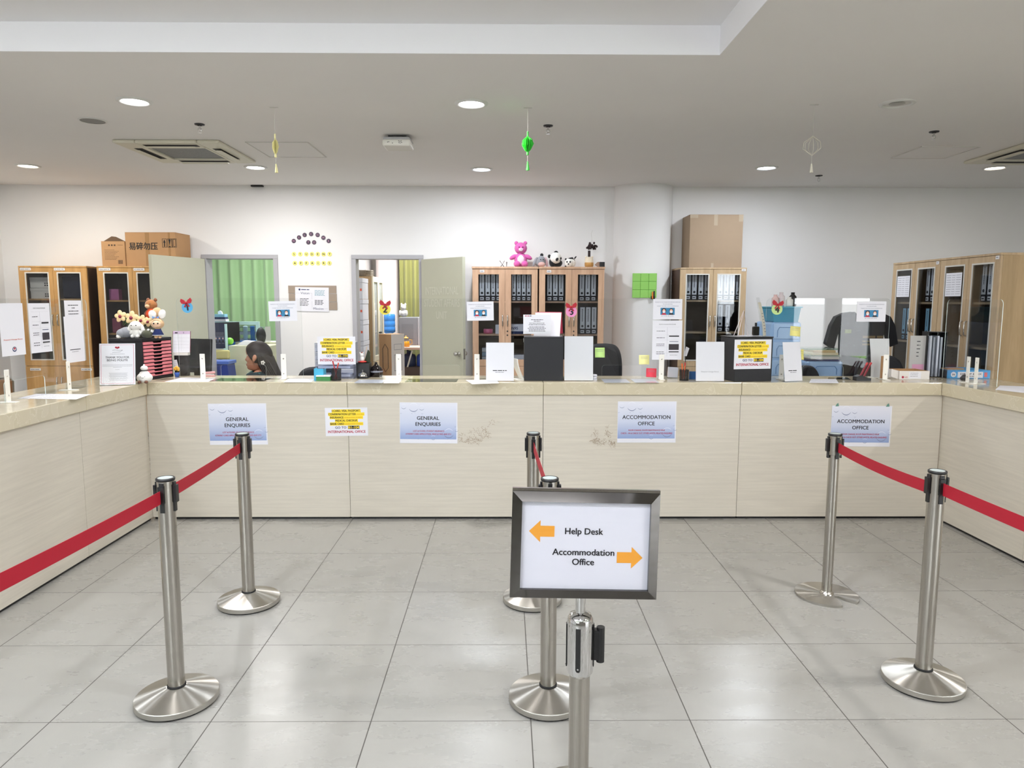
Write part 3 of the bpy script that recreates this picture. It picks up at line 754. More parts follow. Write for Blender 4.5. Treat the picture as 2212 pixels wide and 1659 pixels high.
# wing screens: local x runs towards the camera on one side, away on the other
screen('clear counter screen on the wing with the taped QR notices', (XWL, 4.0, ZT), R(90), -1.1, .78, zt(648)-ZT, (-.05, .30, .12), [-.03, .53])
screen('clear counter screen on the wing before the blue box file', (XWR, 4.9, ZT), R(-90), -.42, .18, zt(645)-ZT, None, [-.12, -.03])

def mask_faces(c, cx, cz, s, y, mi_blue, mi_skin, mi_hair, mi_shirt):
    c.sheet_rect(cx-s*1.02, cx+s*1.02, cz-s*.5, cz+s*.5, y, mi_blue)
    for k, dx in enumerate((-.52, .52)):
        x = cx+dx*s
        c.disc(x, cz+.1*s, .34*s if k == 0 else .27*s, y*1.4, mi_hair, 18, .36*s if k == 0 else .33*s)
        c.poly([(x-.36*s, cz-.5*s), (x+.36*s, cz-.5*s), (x+.24*s, cz-.26*s), (x-.24*s, cz-.26*s)], y*1.5, mi_shirt if k == 0 else 1)
        c.disc(x, cz+.02*s, .22*s, y*1.8, mi_skin, 18, .28*s); c.disc(x, cz-.08*s, .2*s, y*2.2, 0, 16, .15*s)
        for e in (-.08, .08): c.disc(x+e*s, cz+.1*s, .025*s, y*2.2, 1, 8)
SKIN_P = mat('printed_skin', '#e6b9a0', .6); BLUE_P = mat('printed_blue', '#2c7ba6', .6); HAIR_P = mat('printed_dark', '#252330', .6)
def draw_mask(c, w, h):
    y = E0
    c.text('PLEASE PUT ON YOUR MASK BEFORE SPEAKING', 0, .85*h, .036*h, y, 4, .0, w=.86*w); c.text('TO OUR OFFICERS.', 0, .755*h, .036*h, y, 4, 0, w=.34*w)
    c.text('THANK YOU FOR YOUR COOPERATION', 0, .655*h, .036*h, y, 4, .0, w=.74*w)
    mask_faces(c, .0, .40*h, .24*w, y, 6, 7, 8, 3)
    c.text('BE WISE! BE SAFE!', 0, .17*h, .032*h, y, 4, .0, w=.42*w)
MK = [BLUE_P, SKIN_P, HAIR_P]
for (tl, tr, bl, lab) in (((582, 651), (643, 650), (582, 694), 'mask reminder notice on the number 1 screen'), ((1010, 652), (1068, 651), (1009, 693), 'mask reminder notice on the number 2 screen'),
                          ((1410, 646), (1473, 646), (1410, 690), 'mask reminder notice on the number 3 screen'), ((1850, 651), (1913, 651), (1849, 695), 'mask reminder notice on the number 4 screen')):
    w_, h_, lo, ro = onplane(tl, tr, bl, YS, -.0035); sheet('mask_notice', lab, 'notice', w_, h_, draw_mask, lo, ro, MK, 'mask reminder notices')
def draw_prog(c, w, h):
    y = E0
    c.text('ROOM CHANGE PROCEDURE', 0, .9*h, .022*h, y, 1, .0, w=.56*w)
    for z in (.83, .63, .5, .33, .17): c.sheet_rect(-.4*w, .4*w, z*h-.0004, z*h, y, 2)
    c.sheet_rect(-.002*w, .002*w, .08*h, .83*h, y, 2)
    for z, s in ((.73, 1), (.56, 2), (.4, 3), (.36, 4), (.2, 5), (.15, 6)): c.dashes(-.36*w, -.08*w, z*h, .012*h, y, 1, s)
    c.sheet_rect(.06*w, .4*w, .585*h, .615*h, y*2, 1); c.sheet_rect(.08*w, .38*w, .455*h, .468*h, y*2, 4); c.sheet_rect(.06*w, .4*w, .25*h, .4*h, y*2, 6)
    c.sheet_rect(.06*w, .4*w, .19*h, .215*h, y*2, 1); c.dashes(.1*w, .36*w, .12*h, .01*h, y, 2, 9)
DARKP = mat('printed_dark_box', '#302a30', .6)
w_, h_, lo, ro = onplane((1409, 692), (1473, 692), (1408, 777), YS, -.0035)
sheet('procedure_notice', 'tall white procedure notice below the mask reminder on the number 3 screen', 'notice', w_, h_, draw_prog, lo, ro, [DARKP], 'procedure notices')
# notices on the wing screen (its face looks towards +x)
def wing_sheet(name, label, cat, u0, u1, v0, v1, draw, mats=None, group=None, tilt=0, dx=.004):
    a, b = at(u0, v0, x=XWL+dx), at(u1, v0, x=XWL+dx); zb = at((u0+u1)/2, v1, x=XWL+dx).z
    return sheet(name, label, cat, b.y-a.y, a.z-zb, draw, (XWL+dx, (a.y+b.y)/2, zb), (0, R(tilt), R(90)), mats, group)
ORANGEINK = mat('orange_red_ink', '#cf5a3c', .6)
def draw_req(c, w, h):
    c.text('Request Change Room', 0, .305*h, .022*h, E0, 6, .02, w=.78*w)
    c.disc(.02*w, .12*h, .09*w, E0, 4, 20, .05*h); c.disc(.02*w, .125*h, .06*w, E0*2, 0, 16, .032*h); c.poly([(-.03*w, .14*h), (.02*w, .1*h), (.07*w, .14*h), (.02*w, .155*h)], E0*3, 3)
wing_sheet('request_notice', 'white notice with an orange line and a round crest, on the wing screen', 'notice', -4, 48, 655, 769, draw_req, [ORANGEINK], 'wing screen notices')
wing_sheet('procedure_notice', 'tall white procedure notice with dark boxes, on the wing screen', 'notice', 60, 106, 655, 762, draw_prog, [DARKP], 'wing screen notices')
def draw_lines(c, w, h):
    for i, z in enumerate((.8, .68, .55, .43, .27, .17, .07)): c.dashes(-.3*w*(1 if i != 1 else .3), .3*w*(1 if i != 1 else .3), z*h, .03*h, E0, 1, i)
wing_sheet('opening_notice', 'small cream notice tucked behind another on the wing screen', 'notice', 138, 175, 649, 700, draw_lines, None, 'wing screen notices', dx=.0032)
def draw_black_line(c, w, h):
    c.sheet_rect(-.28*w, .28*w, .27*h, .285*h, E0, 1); c.dashes(-.17*w, .17*w, .23*h, .012*h, E0, 2, 3)
wing_sheet('line_notice', 'white notice with a single underlined row, lowest on the wing screen', 'notice', 137, 178, 684, 783, draw_black_line, None, 'wing screen notices', dx=.0048)

# number tags with ribbon bows
BOW = mat('red_ribbon', '#a80e22', .6)
def tagno(n, u, v, col, num, label):
    p = at(u, v, y=YS); r = .040
    t = thing('number_tag', label, 'number tag', (p.x, YS-.004, p.z), 0, 'screen number tags')
    c = MB().lathe([(0, -.0008), (r, -.0008), None, (r, .0008), None, (0, .0008)], 28, 0, TR(0, 0, 0, R(90))); c.text(num, .002, -.002, .042, -.0012, 1, .05); c.build('disc', [mat('tag_'+num, col, .6), INK], t)
    b = MB()
    for s in (-1, 1):
        b.prism([(0, .028), (s*.012, .052), (s*.034, .066), (s*.042, .048), (s*.034, .030), (s*.014, .026)][::s], -.008, -.002)
        b.prism([(0, .03), (s*.006, .028), (s*.022, .004), (s*.010, .002)][::-s], -.005, -.001)
    b.ell((0, -.007, .034), (.008, .006, .008)); b.build('bow', BOW, t, bevel=.0015)
    t.rotation_euler = (0, R((-6, 3, -2, 5)[n]), 0)
tagno(0, 405, 664, '#58a8d6', '1', 'blue round tag with number 1 and a red bow')
tagno(1, 832, 668, '#e0cf45', '2', 'yellow round tag with number 2 and a red bow')
tagno(2, 1234, 673, '#e58fc0', '3', 'pink round tag with number 3 and a red bow')
tagno(3, 1678, 668, '#b4cf88', '4', 'green round tag with number 4 and a red bow')

# sticky notes on the screens
def sticky(label, tl, tr, bl, col, y=YS-.003, curl=True):
    w_, h_, lo, ro = onplane(tl, tr, bl, y); m = mat('sticky_'+col[1:], col, .7)
    c = MB(); n = 8
    v = []
    for i in range(n+1):
        f = i/n; z = h_*(1-f); yy = -.012*f*f if curl else 0
        v += [(-w_/2, yy, z), (w_/2, yy, z)]
    c.add(v, [(2*i, 2*i+2, 2*i+3, 2*i+1) for i in range(n)], 0, True)
    for i, z in enumerate((.78, .62)): c.dashes(-.34*w_, .34*w_, h_*z, .03*h_, -.012*(1-z)**2-.0005, 1, i)
    o = c.build('sticky_note', [m, GREYINK], loc=lo, rot=ro); tag(o, label, 'sticky note', 'sticky notes')
    s = o.modifiers.new('s', 'SOLIDIFY'); s.thickness = .0003; s.offset = 1
sticky('light green sticky note on the number 3 screen', (1286, 751), (1307, 751), (1285, 772), '#bfe58a')
sticky('pale yellow sticky note on the number 3 screen', (1380, 767), (1402, 767), (1380, 787), '#e6e19a')
sticky('red sticky note low on the number 3 screen', (1396, 795), (1418, 796), (1395, 814), '#dc3e50')
sticky('pale yellow curled sticky note on the number 4 screen', (1706, 704), (1728, 706), (1705, 725), '#e4dc86')
sticky('pale yellow folded sticky note low on the number 4 screen', (1727, 755), (1736, 755), (1726, 777), '#e4dd7e')

# ================================================================== standing signs on the counter
CLR_T = clear('holder_clear', (.98, .985, .98), .3)
def holder(label, u0, u1, vb, vt, draw, yb, lean=7, mats=None, rz=0, name='sign_holder', paper=None, cat='sign'):
    """clear L-shaped holder with a sheet; leans back"""
    a, b = at(u0, vb, y=yb), at(u1, vb, y=yb); w = b.x-a.x; top = at((u0+u1)/2, vt, y=yb+.03).z; h = top-ZT-.004
    t = thing(name, label, cat, ((a.x+b.x)/2, yb, ZT), rz, 'clear standing signs')
    b_ = MB().box(-w/2, w/2, 0, .07, .0, .003); b_.build('foot', CLR_T, t)
    T = Euler((R(-lean), 0, 0)).to_matrix().to_4x4()
    p = MB().box(-w/2-.003, w/2+.003, -.0015, .0, .003, h/math.cos(R(lean))+.004, 0, T); p.box(-w/2-.003, w/2+.003, .0022, .0037, .003, h/math.cos(R(lean))+.004, 0, T); p.build('clear_sleeve', CLR_T, t)
    s = sheet('printed_sheet', None, None, w, h/math.cos(R(lean))-.004, draw, (0, .0003, .004), (R(-lean), 0, 0), mats, parent=t, paper=paper)
    return t
def draw_qr(c, w, h):
    c.dashes(-.26*w, .26*w, .27*h, .02*h, E0, 1, 2); c.dashes(-.17*w, .17*w, .225*h, .014*h, E0, 2, 5)
def draw_qr_room(c, w, h): c.text('Request Change Room', 0, .235*h, .028*h, E0, 2, .0, w=.62*w)
holder('white notice in a clear stand beside the tall black box, before the steel door knob', 1050, 1110, 823, 739, draw_qr, 5.06)
holder('white Request Change Room notice in a clear stand between pen cup and black box', 1503, 1564, 825, 737, draw_qr_room, 5.06, 5)
holder('white notice in a clear stand leaning beside the black box with yellow notice', 1692, 1737, 824, 738, draw_qr, 5.06, 9, rz=R(16))
holder('plain blank white sheet in a clear stand behind the stack of cards', 1219, 1281, 819, 725, None, 5.09, 4)
PINKF = mat('pink_border_ink', '#c77a8c', .6)
def draw_polite(c, w, h):
    y = E0
    for a, b, d, e in ((-.46, .46, .965, .972), (-.46, .46, .028, .035), (-.46, -.448, .03, .97), (.448, .46, .03, .97)): c.sheet_rect(a*w, b*w, d*h, e*h, y, 6)
    c.disc(-.035*w, .905*h, .03*w, y, 3, 12); c.disc(.035*w, .905*h, .03*w, y, 3, 12); c.poly([(-.062*w, .898*h), (0, .868*h), (.062*w, .898*h), (0, .915*h)], y, 3)
    hx, hz = 0, .815
    for p, q in (((-.14, .84), (-.06, .845)), ((-.06, .845), (.06, .83)), ((.06, .83), (.15, .842)), ((.15, .842), (.12, .825)), ((.12, .825), (.08, .795)), ((.08, .795), (-.14, .785)), ((-.14, .785), (-.14, .84))):
        dx, dz = q[0]-p[0], q[1]-p[1]; c.poly([(p[0]*w, p[1]*h-.0008), (q[0]*w, q[1]*h-.0008), (q[0]*w, q[1]*h+.0008), (p[0]*w, p[1]*h+.0008)], y, 1)
    c.dashes(-.2*w, .2*w, .745*h, .009*h, y, 2, 1)
    c.text('THANK YOU FOR', 0, .665*h, .048*h, y, 1, .012, w=.66*w); c.text('BEING POLITE', .0, .595*h, .048*h, y, 1, .012, w=.58*w)
    for i, z in enumerate((.485, .455)): c.dashes(-.42*w, .42*w, z*h, .007*h, y, 2, i)
    c.dashes(-.12*w, .12*w, .425*h, .007*h, y, 2, 6); c.dashes(-.06*w, .06*w, .37*h, .007*h, y, 2, 7)
    for i in range(9): c.dashes((-.24+.01*(i % 3))*w, (.28-.012*((i*2) % 3))*w, (.285-.022*i)*h, .006*h, y, 2, 20+i)
holder('framed THANK YOU FOR BEING POLITE sign on the counter corner', 218, 290, 828, 741, draw_polite, 4.80, 8, [PINKF], rz=R(10), name='polite_sign')
w_, h_, lo, ro = onplane((686, 726), (766, 726), (684, 786), 5.215, 0)
# ================================================================== cabinets
OAKY = wood('oak_yellow', '#c59a63', '#a98049', (7, 7, .7), .45)
OAKP = wood('oak_pinkish', '#cda98b', '#b48f72', (9, 9, .6), .5)
OAKG = wood('oak_greyish', '#c2aa89', '#a9906e', (8, 8, .8), .5)
OAKL = wood('oak_light', '#ab9068', '#967c55', (5, 5, .45), .45)
WENGE = mat('dark_cabinet_side', '#4a3526', .6, noise=.2, nscale=6, stretch=(1, 1, .2))
INSIDE = mat('cabinet_inside', '#5a4c3c', .7)
TRIMA = mat('door_window_trim', '#c9c7c0', .35)
HANDLE = mat('satin_handle', '#c4c2bd', .25, 1)
TAGP = mat('tag_print', '#dcdad8', .7)
def cabinet(label, loc, rz, w, d=.40, H=1.955, m=OAKP, side=None, split=.83, shelves=(1.19, 1.56), inset=(.12, .03), ztop=.06, trim=True, overhang=0, tags=(), lock=False, hz=1.35, pane=True):
    t = thing('cabinet', label, 'cabinet', loc, rz, 'oak binder cabinets'); side = side or m; k = .018
    c = MB().box(-w/2, -w/2+k, 0, d, 0, H-k, 1).box(w/2-k, w/2, 0, d, 0, H-k, 1).box(-w/2+k, w/2-k, d-.008, d, .06, H-k, 2).box(-w/2+k, w/2-k, .01, d-.008, .04, .06, 2)
    c.box(-w/2+k, w/2-k, 0, d-.008, split-.03, split-.012, 2); c.box(-w/2+k, w/2-k, .02, .04, 0, .04, 1)
    c.build('carcass', [m, side, INSIDE], t)
    MB().box(-w/2-overhang, w/2+overhang, -.02-overhang, d, H-k, H+(.006 if overhang else 0)).build('top_board', m, t, bevel=.002)
    for z in shelves: MB().box(-w/2+k+.001, w/2-k-.001, .02, d-.01, z-.018, z).build('shelf', m, t)
    for s in (-1, 1):
        x0, x1 = (-w/2+.001, -.0015) if s < 0 else (.0015, w/2-.001)
        a, b = (x0+inset[0], x1-inset[1]) if s < 0 else (x0+inset[1], x1-inset[0])
        z0, z1 = split, H-k-.003
        g = MB().box(x0, a, -.018, -.001, z0, z1).box(b, x1, -.018, -.001, z0, z1).box(a, b, -.018, -.001, z0, z0+.075).box(a, b, -.018, -.001, z1-ztop, z1)
        dr = g.build('door', m, t)
        if trim: MB().frame(a-.012, b+.012, z0+.063, z1-ztop+.012, .013, -.0205, -.014).build('window_trim', TRIMA, dr)
        if pane: MB().box(a, b, -.011, -.008, z0+.075, z1-ztop).build('glass_pane', GLASS, dr)
        hx = (-.028 if s < 0 else .028)
        hh = MB().tube([(hx, -.018, hz-.062), (hx, -.036, hz-.052), (hx, -.04, hz), (hx, -.036, hz+.052), (hx, -.018, hz+.062)], .006, 8); hh.build('handle', HANDLE, dr)
        if lock and s > 0:
            MB().cyl(.009, 0, .004, 14, 0, TR(hx, -.018, hz-.12, R(90))).cyl(.009, 0, .004, 14, 0, TR(hx, -.018, hz-.165, R(90))).build('lock', BLACKP, dr)
        lo = MB().box(x0, x1, -.018, -.001, .06, split-.004).build('lower_door', m, t)
        MB().tube([(hx, -.018, .58), (hx, -.036, .59), (hx, -.04, .64), (hx, -.036, .69), (hx, -.018, .70)], .006, 8).build('handle', HANDLE, lo)
    for i, (x, z, tw) in enumerate(tags):
        c = MB().box(x, x+tw, -.0225 if not overhang else -.0215, -.018, z, z+.028); c.dashes(x+.006, x+tw-.01, z+.014, .008, -.0235, 1, i); c.build('name_tag', [TAGP, GREYINK], t)
    return t
CL = [(-.385, 1.905), (.0, 1.905)]
YC = 8.165
cabinet('yellow oak cabinet at the end of the wall, white boxes behind its panes', (-5.09, YC, 0), 0, .765, m=OAKY, side=WENGE, shelves=(1.2, 1.59), inset=(.08, .055), tags=[(-.36, 1.905, .12), (.02, 1.905, .12), (-.33, .775, .12), (.25, .775, .12)])
cabinet('yellow oak cabinet carrying the printed cartons, partly behind the open door', (-4.20, YC, 0), 0, .79, m=OAKY, side=WENGE, shelves=(1.2, 1.575), inset=(.08, .055), tags=[(-.37, 1.905, .13), (.02, 1.905, .12)])
YCC = 8.19
cabinet('pinkish oak cabinet under the pink bear, beside the open door', (-.004, YCC, 0), 0, .742, m=OAKP, shelves=(1.195, 1.572), inset=(.068, .068), trim=False, overhang=.006, tags=[(-.285, 1.895, .05)], lock=True)
cabinet('pinkish oak cabinet under the panda plush toys', (.755, YCC, 0), 0, .742, m=OAKP, shelves=(1.195, 1.572), inset=(.068, .068), trim=False, overhang=.006, tags=[(-.285, 1.895, .05)], lock=True)
cabinet('greyish oak cabinet under the tall plain carton by the pillar', (2.367, YCC, 0), 0, .757, m=OAKG, side=WENGE, shelves=(1.225, 1.588), inset=(.075, .055), tags=[(.32, 1.915, .045)])
XRC = 3.885
cabinet('greyish oak cabinet of the facing pair, farther from the camera, sheet on its pane', (XRC, 6.765, 0), R(-90), .775, m=OAKG, side=OAKL, shelves=(1.2, 1.57), inset=(.08, .055), tags=[(.33, 1.905, .04)])
cabinet('greyish oak cabinet with light oak side panel, nearest the blue box file', (XRC, 5.985, 0), R(-90), .775, m=OAKG, side=OAKL, shelves=(1.2, 1.57), inset=(.08, .055), tags=[(.33, 1.905, .04)])
# typed sheets behind two panes
def draw_table(c, w, h):
    for i in range(9):
        c.dashes(-.44*w, -.15*w, (.9-.1*i)*h, .02*h, E0, 2, i); c.dashes(-.1*w, .1*w, (.9-.1*i)*h, .02*h, E0, 2, 30+i); c.dashes(.16*w, .44*w, (.9-.1*i)*h, .02*h, E0, 2, 60+i)
for yy, l in ((6.945, 'typed sheet on the farther glass of the facing oak cabinet'), (6.165, 'typed sheet on the glass of the cabinet with light oak side')):
    sheet('list_sheet', l, 'sheet', .22, .20, draw_table, (XRC-.0225, yy, 1.62), (0, 0, R(-90)), None, 'typed lists on the panes')

# ---- lever arch files
SPINE = mat('file_spine_white', '#dfe0e2', .6); FILEB = mat('file_cover_black', '#1a1a1e', .55); FILEBL = mat('file_spine_blue', '#8fc0d6', .6)
def make_file(spine, th=.066, txt='A'):
    t = thing('lever_arch_file', '', 'binder', (0, 0, -5))
    c = MB().box(-th/2, -th/2+.003, .0, .27, 0, .315).box(th/2-.003, th/2, .0, .27, 0, .315).box(-th/2, th/2, 0, .003, 0, .315); c.build('cover', FILEB, t)
    c = MB().box(-th/2+.007, th/2-.007, -.0012, 0, .062, .308); rnd = random.Random(len(txt)*7+int(th*1000))
    M = TR(0, 0, 0) @ Matrix.Rotation(R(90), 4, 'Y')
    c.sheet_rect(-.009, .006, .14, .285, -.0018, 1)
    z = .145
    c2 = MB()
    while z < .28:
        l = rnd.uniform(.006, .014); c.sheet_rect(-.006, .003, z, z+l, -.0022, 2); z += l+.004
    c.build('spine_label', [spine, spine, INK], t)
    MB().lathe([(0, .0028), (.012, .0026), (.0135, 0)], 18, M=TR(0, -.001, .092, R(90))).build('finger_ring', BLACKP, t)
    c = MB().box(-th/2+.012, th/2-.012, -.0012, 0, .012, .045); c.dashes(-th/2+.016, th/2-.016, .028, .01, -.0018, 1, 4); c.build('number_label', [spine, INK], t)
    MB().box(-th/2+.004, th/2-.004, .004, .25, .01, .3).build('papers', WHITE, t)
    return t
PROTO = [make_file(SPINE), make_file(SPINE, .056, 'BB'), make_file(FILEBL, .066, 'C')]
ORD = ['first', 'second', 'third', 'fourth', 'fifth']
used = set()
def place_file(p, loc, rz, label, grp):
    th = PROTO[p]
    if p in used: dup(th, loc, rz, label, grp)
    else:
        used.add(p); kids_ = kids(th); _KIDS[th] = kids_
        th.location = loc; th.rotation_euler = (0, 0, rz); th['label'] = label; th['group'] = grp
def files(cx, cy, z, rz, offs, label, grp, p=0):
    for i, o_ in enumerate(offs):
        ca, sa = math.cos(rz), math.sin(rz)
        q = p[i] if isinstance(p, (list, tuple)) else p
        place_file(q, (cx+o_*ca, cy+o_*sa, z+.001), rz, f'{ORD[i]} {label}', grp)
def xs_px(us, y): return [at(u, 620, y=y).x for u in us]
yf = YCC+.045
G1 = 'lever arch files'
for us, lab, z, p in (((1041, 1053, 1064, 1074), 'black lever arch file from the door side, first pane under the pink bear', 1.572, (0, 0, 1, 1)),
                   ((1110, 1119, 1129, 1139), 'black lever arch file from the handle, second pane under the pink bear', 1.572, (1, 1, 1, 1)),
                   ((1187, 1199, 1212), 'black lever arch file behind the first pane under the pandas', 1.572, 0), ((1257, 1269, 1282), 'black lever arch file, upper shelf behind second pane under the pandas', 1.572, 0),
                   ((1259, 1271, 1283), 'black lever arch file, lower shelf behind second pane under the pandas', 1.195, 0),
                   ((1487, 1500, 1514, 1527), 'black lever arch file behind the pillar-side pane under the tall carton', 1.588, 0), ((1556, 1569, 1582, 1595), 'black lever arch file, upper shelf, second pane under the tall carton', 1.588, 0),
                   ((1558, 1574), 'black lever arch file, lower shelf, second pane under the tall carton', 1.225, 0)):
    xx = xs_px(us, yf)
    # keep spacing at least one file wide
    for i in range(1, len(xx)): tk = (.066, .056, .066); q0, q1 = (p, p) if not isinstance(p, tuple) else (p[i-1], p[i]); xx[i] = max(xx[i], xx[i-1]+(tk[q0]+tk[q1])/2+.001)
    files(0, yf, z, 0, xx, lab, G1, p)
for yc, z, p, lab in ((6.585, 1.57, 0, 'black lever arch file, upper shelf, farther facing cabinet'), (5.80, 1.57, 0, 'black lever arch file, upper shelf, cabinet with light oak side'),
                      (6.945, 1.2, 2, 'blue-labelled lever arch file, far pane of farther facing cabinet'), (6.56, 1.2, 2, 'blue-labelled lever arch file, near pane of farther facing cabinet')):
    for i in range(3 if p == 0 else 2): place_file(p, (XRC+.05, yc+.075-.075*i, z+.001), R(-90), f'{ORD[i]} {lab}', G1)

# ---- things inside the panes
def cbox(name, label, cat, x0, x1, y0, y1, z0, z1, m, bev=.002, grp=None, rz=0):
    o = MB().box((x0-x1)/2, (x1-x0)/2, (y0-y1)/2, (y1-y0)/2, 0, z1-z0).build(name, m, loc=((x0+x1)/2, (y0+y1)/2, z0), bevel=bev, rot=(0, 0, rz)); return tag(o, label, cat, grp)
LIDW = mat('storage_box_white', '#c9c5bd', .7)
for i, (z, l) in enumerate(((1.5905, 'lower white storage box behind the first pane of the end cabinet'), (1.712, 'upper white storage box behind the first pane of the end cabinet'))):
    t = thing('storage_box', l, 'box', (-5.265, YC+.2, z), 0, 'white storage boxes')
    MB().box(-.13, .13, -.15, .15, 0, .09).build('box_body', LIDW, t); c = MB().box(-.133, .133, -.153, .153, .088, .118)
    c.build('lid', LIDW, t)
    c = MB()
    for k in range(3): c.sheet_rect(.03+.025*k, .047+.025*k, .02, .036, -.1508, 0); c.sheet_rect(.03+.025*k, .047+.025*k, .045, .058, -.1508, 0)
    c.build('printed_marks', INK, t)
cbox('cloth_stack', 'dark navy cloth stack filling the second pane of the end cabinet', 'cloth', -5.03, -4.76, YC+.04, YC+.36, 1.5905, 1.86, mat('navy_cloth', '#141a30', .9), .02)
cbox('mint_box', 'small pink and green box behind the flower cabinet pane', 'box', -4.51, -4.40, YC+.05, YC+.12, 1.5755, 1.70, mat('pink_green', '#a35a86', .5), .003)
cbox('jar', 'small pink jar behind the flower cabinet pane, lower shelf', 'jar', -4.50, -4.40, YC+.05, YC+.15, 1.2005, 1.37, mat('dull_pink', '#8a3f55', .5), .01)
# white paper packs, mask box, pink tin in the bear cabinet
t = thing('mask_box', 'white and navy mask box lettered KN95 in the bear cabinet', 'box', (.183, YCC+.1, 1.197), R(-4))
MB().box(-.15, .15, -.05, .2, 0, .11).build('carton', WHITE, t)
c = MB(); c.sheet_rect(-.15, .15, .0, .03, -.0505, 0); c.text('KN95', -.085, .065, .03, -.0508, 0, .02); c.build('printing', BLUEINK, t); MB().disc(.06, .06, .02, -.0512, 0, 18, .024).disc(.062, .078, .026, -.0508, 1, 18, .026).build('printed_portrait', [SKIN_P, HAIR_P], t)
o = MB().lathe([(0, 0), (.05, 0), (.055, .012), None, (.055, .05), (.05, .055), (0, .055)], 24).build('tin', mat('pink_tin', '#c75f83', .4), loc=(-.20, YCC+.13, 1.1955)); tag(o, 'small round pink tin behind the first bear cabinet pane', 'tin')
cbox('paper_pack', 'white paper pack behind the first bear cabinet pane', 'paper pack', -.115, -.035, YCC+.06, YCC+.25, 1.1955, 1.30, WHITE, .004)
for i in range(4): cbox('folder_stack', f'{ORD[i]} grey-blue folder from the bottom, low behind the first bear cabinet pane', 'folder', -.27, -.06, YCC+.04, YCC+.3, .8385+.05*i, .8835+.05*i, mat('folder_%d' % (i % 2), ('#7f97a8', '#b9bcc0')[i % 2], .6), .004, 'folders in the bear cabinet')
cbox('paper_pile', 'pile of white papers low behind the second bear cabinet pane', 'papers', .10, .30, YCC+.05, YCC+.3, .8385, .95, WHITE, .004)

# ---- cartons on the cabinets
CARD = mat('brown_cardboard', '#a9825a', .8, noise=.05, nscale=12); CARDG = mat('grey_brown_cardboard', '#94806a', .8, noise=.05, nscale=14); TAPE = mat('packing_tape', '#9a7750', .22); TAPEC = mat('shiny_tape', '#a99a86', .08)
def carton(label, loc, rz, w, d, h, m, extra=None, open_top=False):
    t = thing('carton', label, 'carton', loc, rz, 'cartons on the cabinets')
    MB().box(-w/2, w/2, 0, d, 0, h).build('box', m, t, bevel=.003)
    for s in (-1, 1):
        M = TR(0, 0, h) ; c = MB().box(-w/2, w/2, 0 if s < 0 else d/2+.001, d/2-.001 if s < 0 else d, .0, .003, 0, TR(0, 0, h+.0002)); c.build('flap', m, t)
    if extra: extra(t, w, d, h)
    return t
def small_print(t, w, d, h):
    c = MB(); rnd = random.Random(2)
    for i in range(8): c.dashes(-.37*w, (.05+.25*((i*3) % 4)/4)*w, (.66-.055*i)*h, .012*h, -.0006, 0, i)
    for i in range(9): c.sheet_rect((.18+.022*i)*w, (.18+.022*i+(.006+.008*(i % 3)))*w, .09*h, .25*h, -.0006, 0)
    for k in range(3): c.sheet_rect((-.2+.12*k)*w, (-.13+.12*k)*w, .82*h, .88*h, -.0006, 0); c.dashes((.2)*w, .42*w, .86*h, .01*h, -.0006, 0, 40+k)
    c.build('printing', mat('carton_ink', '#3a2a1c', .7), t)
    # raised flaps
    f = MB().prism([(-w/2, 0), (w/2, 0), (.02, .055), (-.03, .06)], 0, .003, 0, TR(0, d*.15, h)); f.build('raised_flap', mat('carton_inside_dark', '#5b4632', .8), t)
def fragile(t, w, d, h):
    MB().box(-.1*w, -.02*w, -.001, 0, .0, h).build('tape', TAPE, t)
    c = MB(); c.text('易碎勿压', -.14*w, .60*h, .082, -.0016, 0, .02, w=.57*w, ref='易碎勿压')
    c.build('printing', mat('carton_black_ink', '#1c1a18', .7), t); c = MB()
    for k, x in enumerate((.24, .345, .44)):
        c.frame(x*w, (x+.09)*w, .56*h, .82*h, .004, -.0016, -.001)
        if k == 0: c.poly([((x+.02)*w, .7*h), ((x+.07)*w, .7*h), ((x+.045)*w, .8*h)], -.0016, 0); c.sheet_rect((x+.035)*w, (x+.055)*w, .58*h, .7*h, -.0016, 0)
        elif k == 1: c.poly([((x+.02)*w, .8*h), ((x+.045)*w, .62*h), ((x+.07)*w, .8*h)], -.0016, 0); c.sheet_rect((x+.03)*w, (x+.06)*w, .57*h, .6*h, -.0016, 0)
        else: c.frame((x+.02)*w, (x+.07)*w, .58*h, .8*h, .004, -.0016, -.001)
    c.build('handling_marks', mat('carton_black_ink', '#1c1a18', .7), t)
    MB().box(.36*w, .40*w, -.001, 0, 0, h).build('tape', TAPE, t)
carton('small printed carton with raised flaps on a yellow oak cabinet', (-4.42, 8.19, 1.9555), R(-1), .265, .24, .275, CARD, small_print)
carton('large carton printed with four Chinese characters on a yellow oak cabinet', (-4.0, 8.19, 1.9555), R(-2), .57, .36, .375, CARD, fragile)
def tall_tape(t, w, d, h):
    MB().box(-.03, .012, -.0012, 0, h*.80, h).build('tape', TAPEC, t); MB().box(-.05, -.02, -.0012, 0, 0, h*.09).build('tape', TAPEC, t)
    MB().box(-w/2, -w/2+.09, -.0012, 0, h-.035, h).build('tape', TAPEC, t)
    MB().box(w/2-.05, w/2, -.0012, 0, h-.075, h).build('tape', TAPEC, t)
carton('tall plain carton with shiny tape on the cabinet by the pillar', (2.40, 8.23, 1.9555), 0, .605, .355, .595, CARDG, tall_tape)

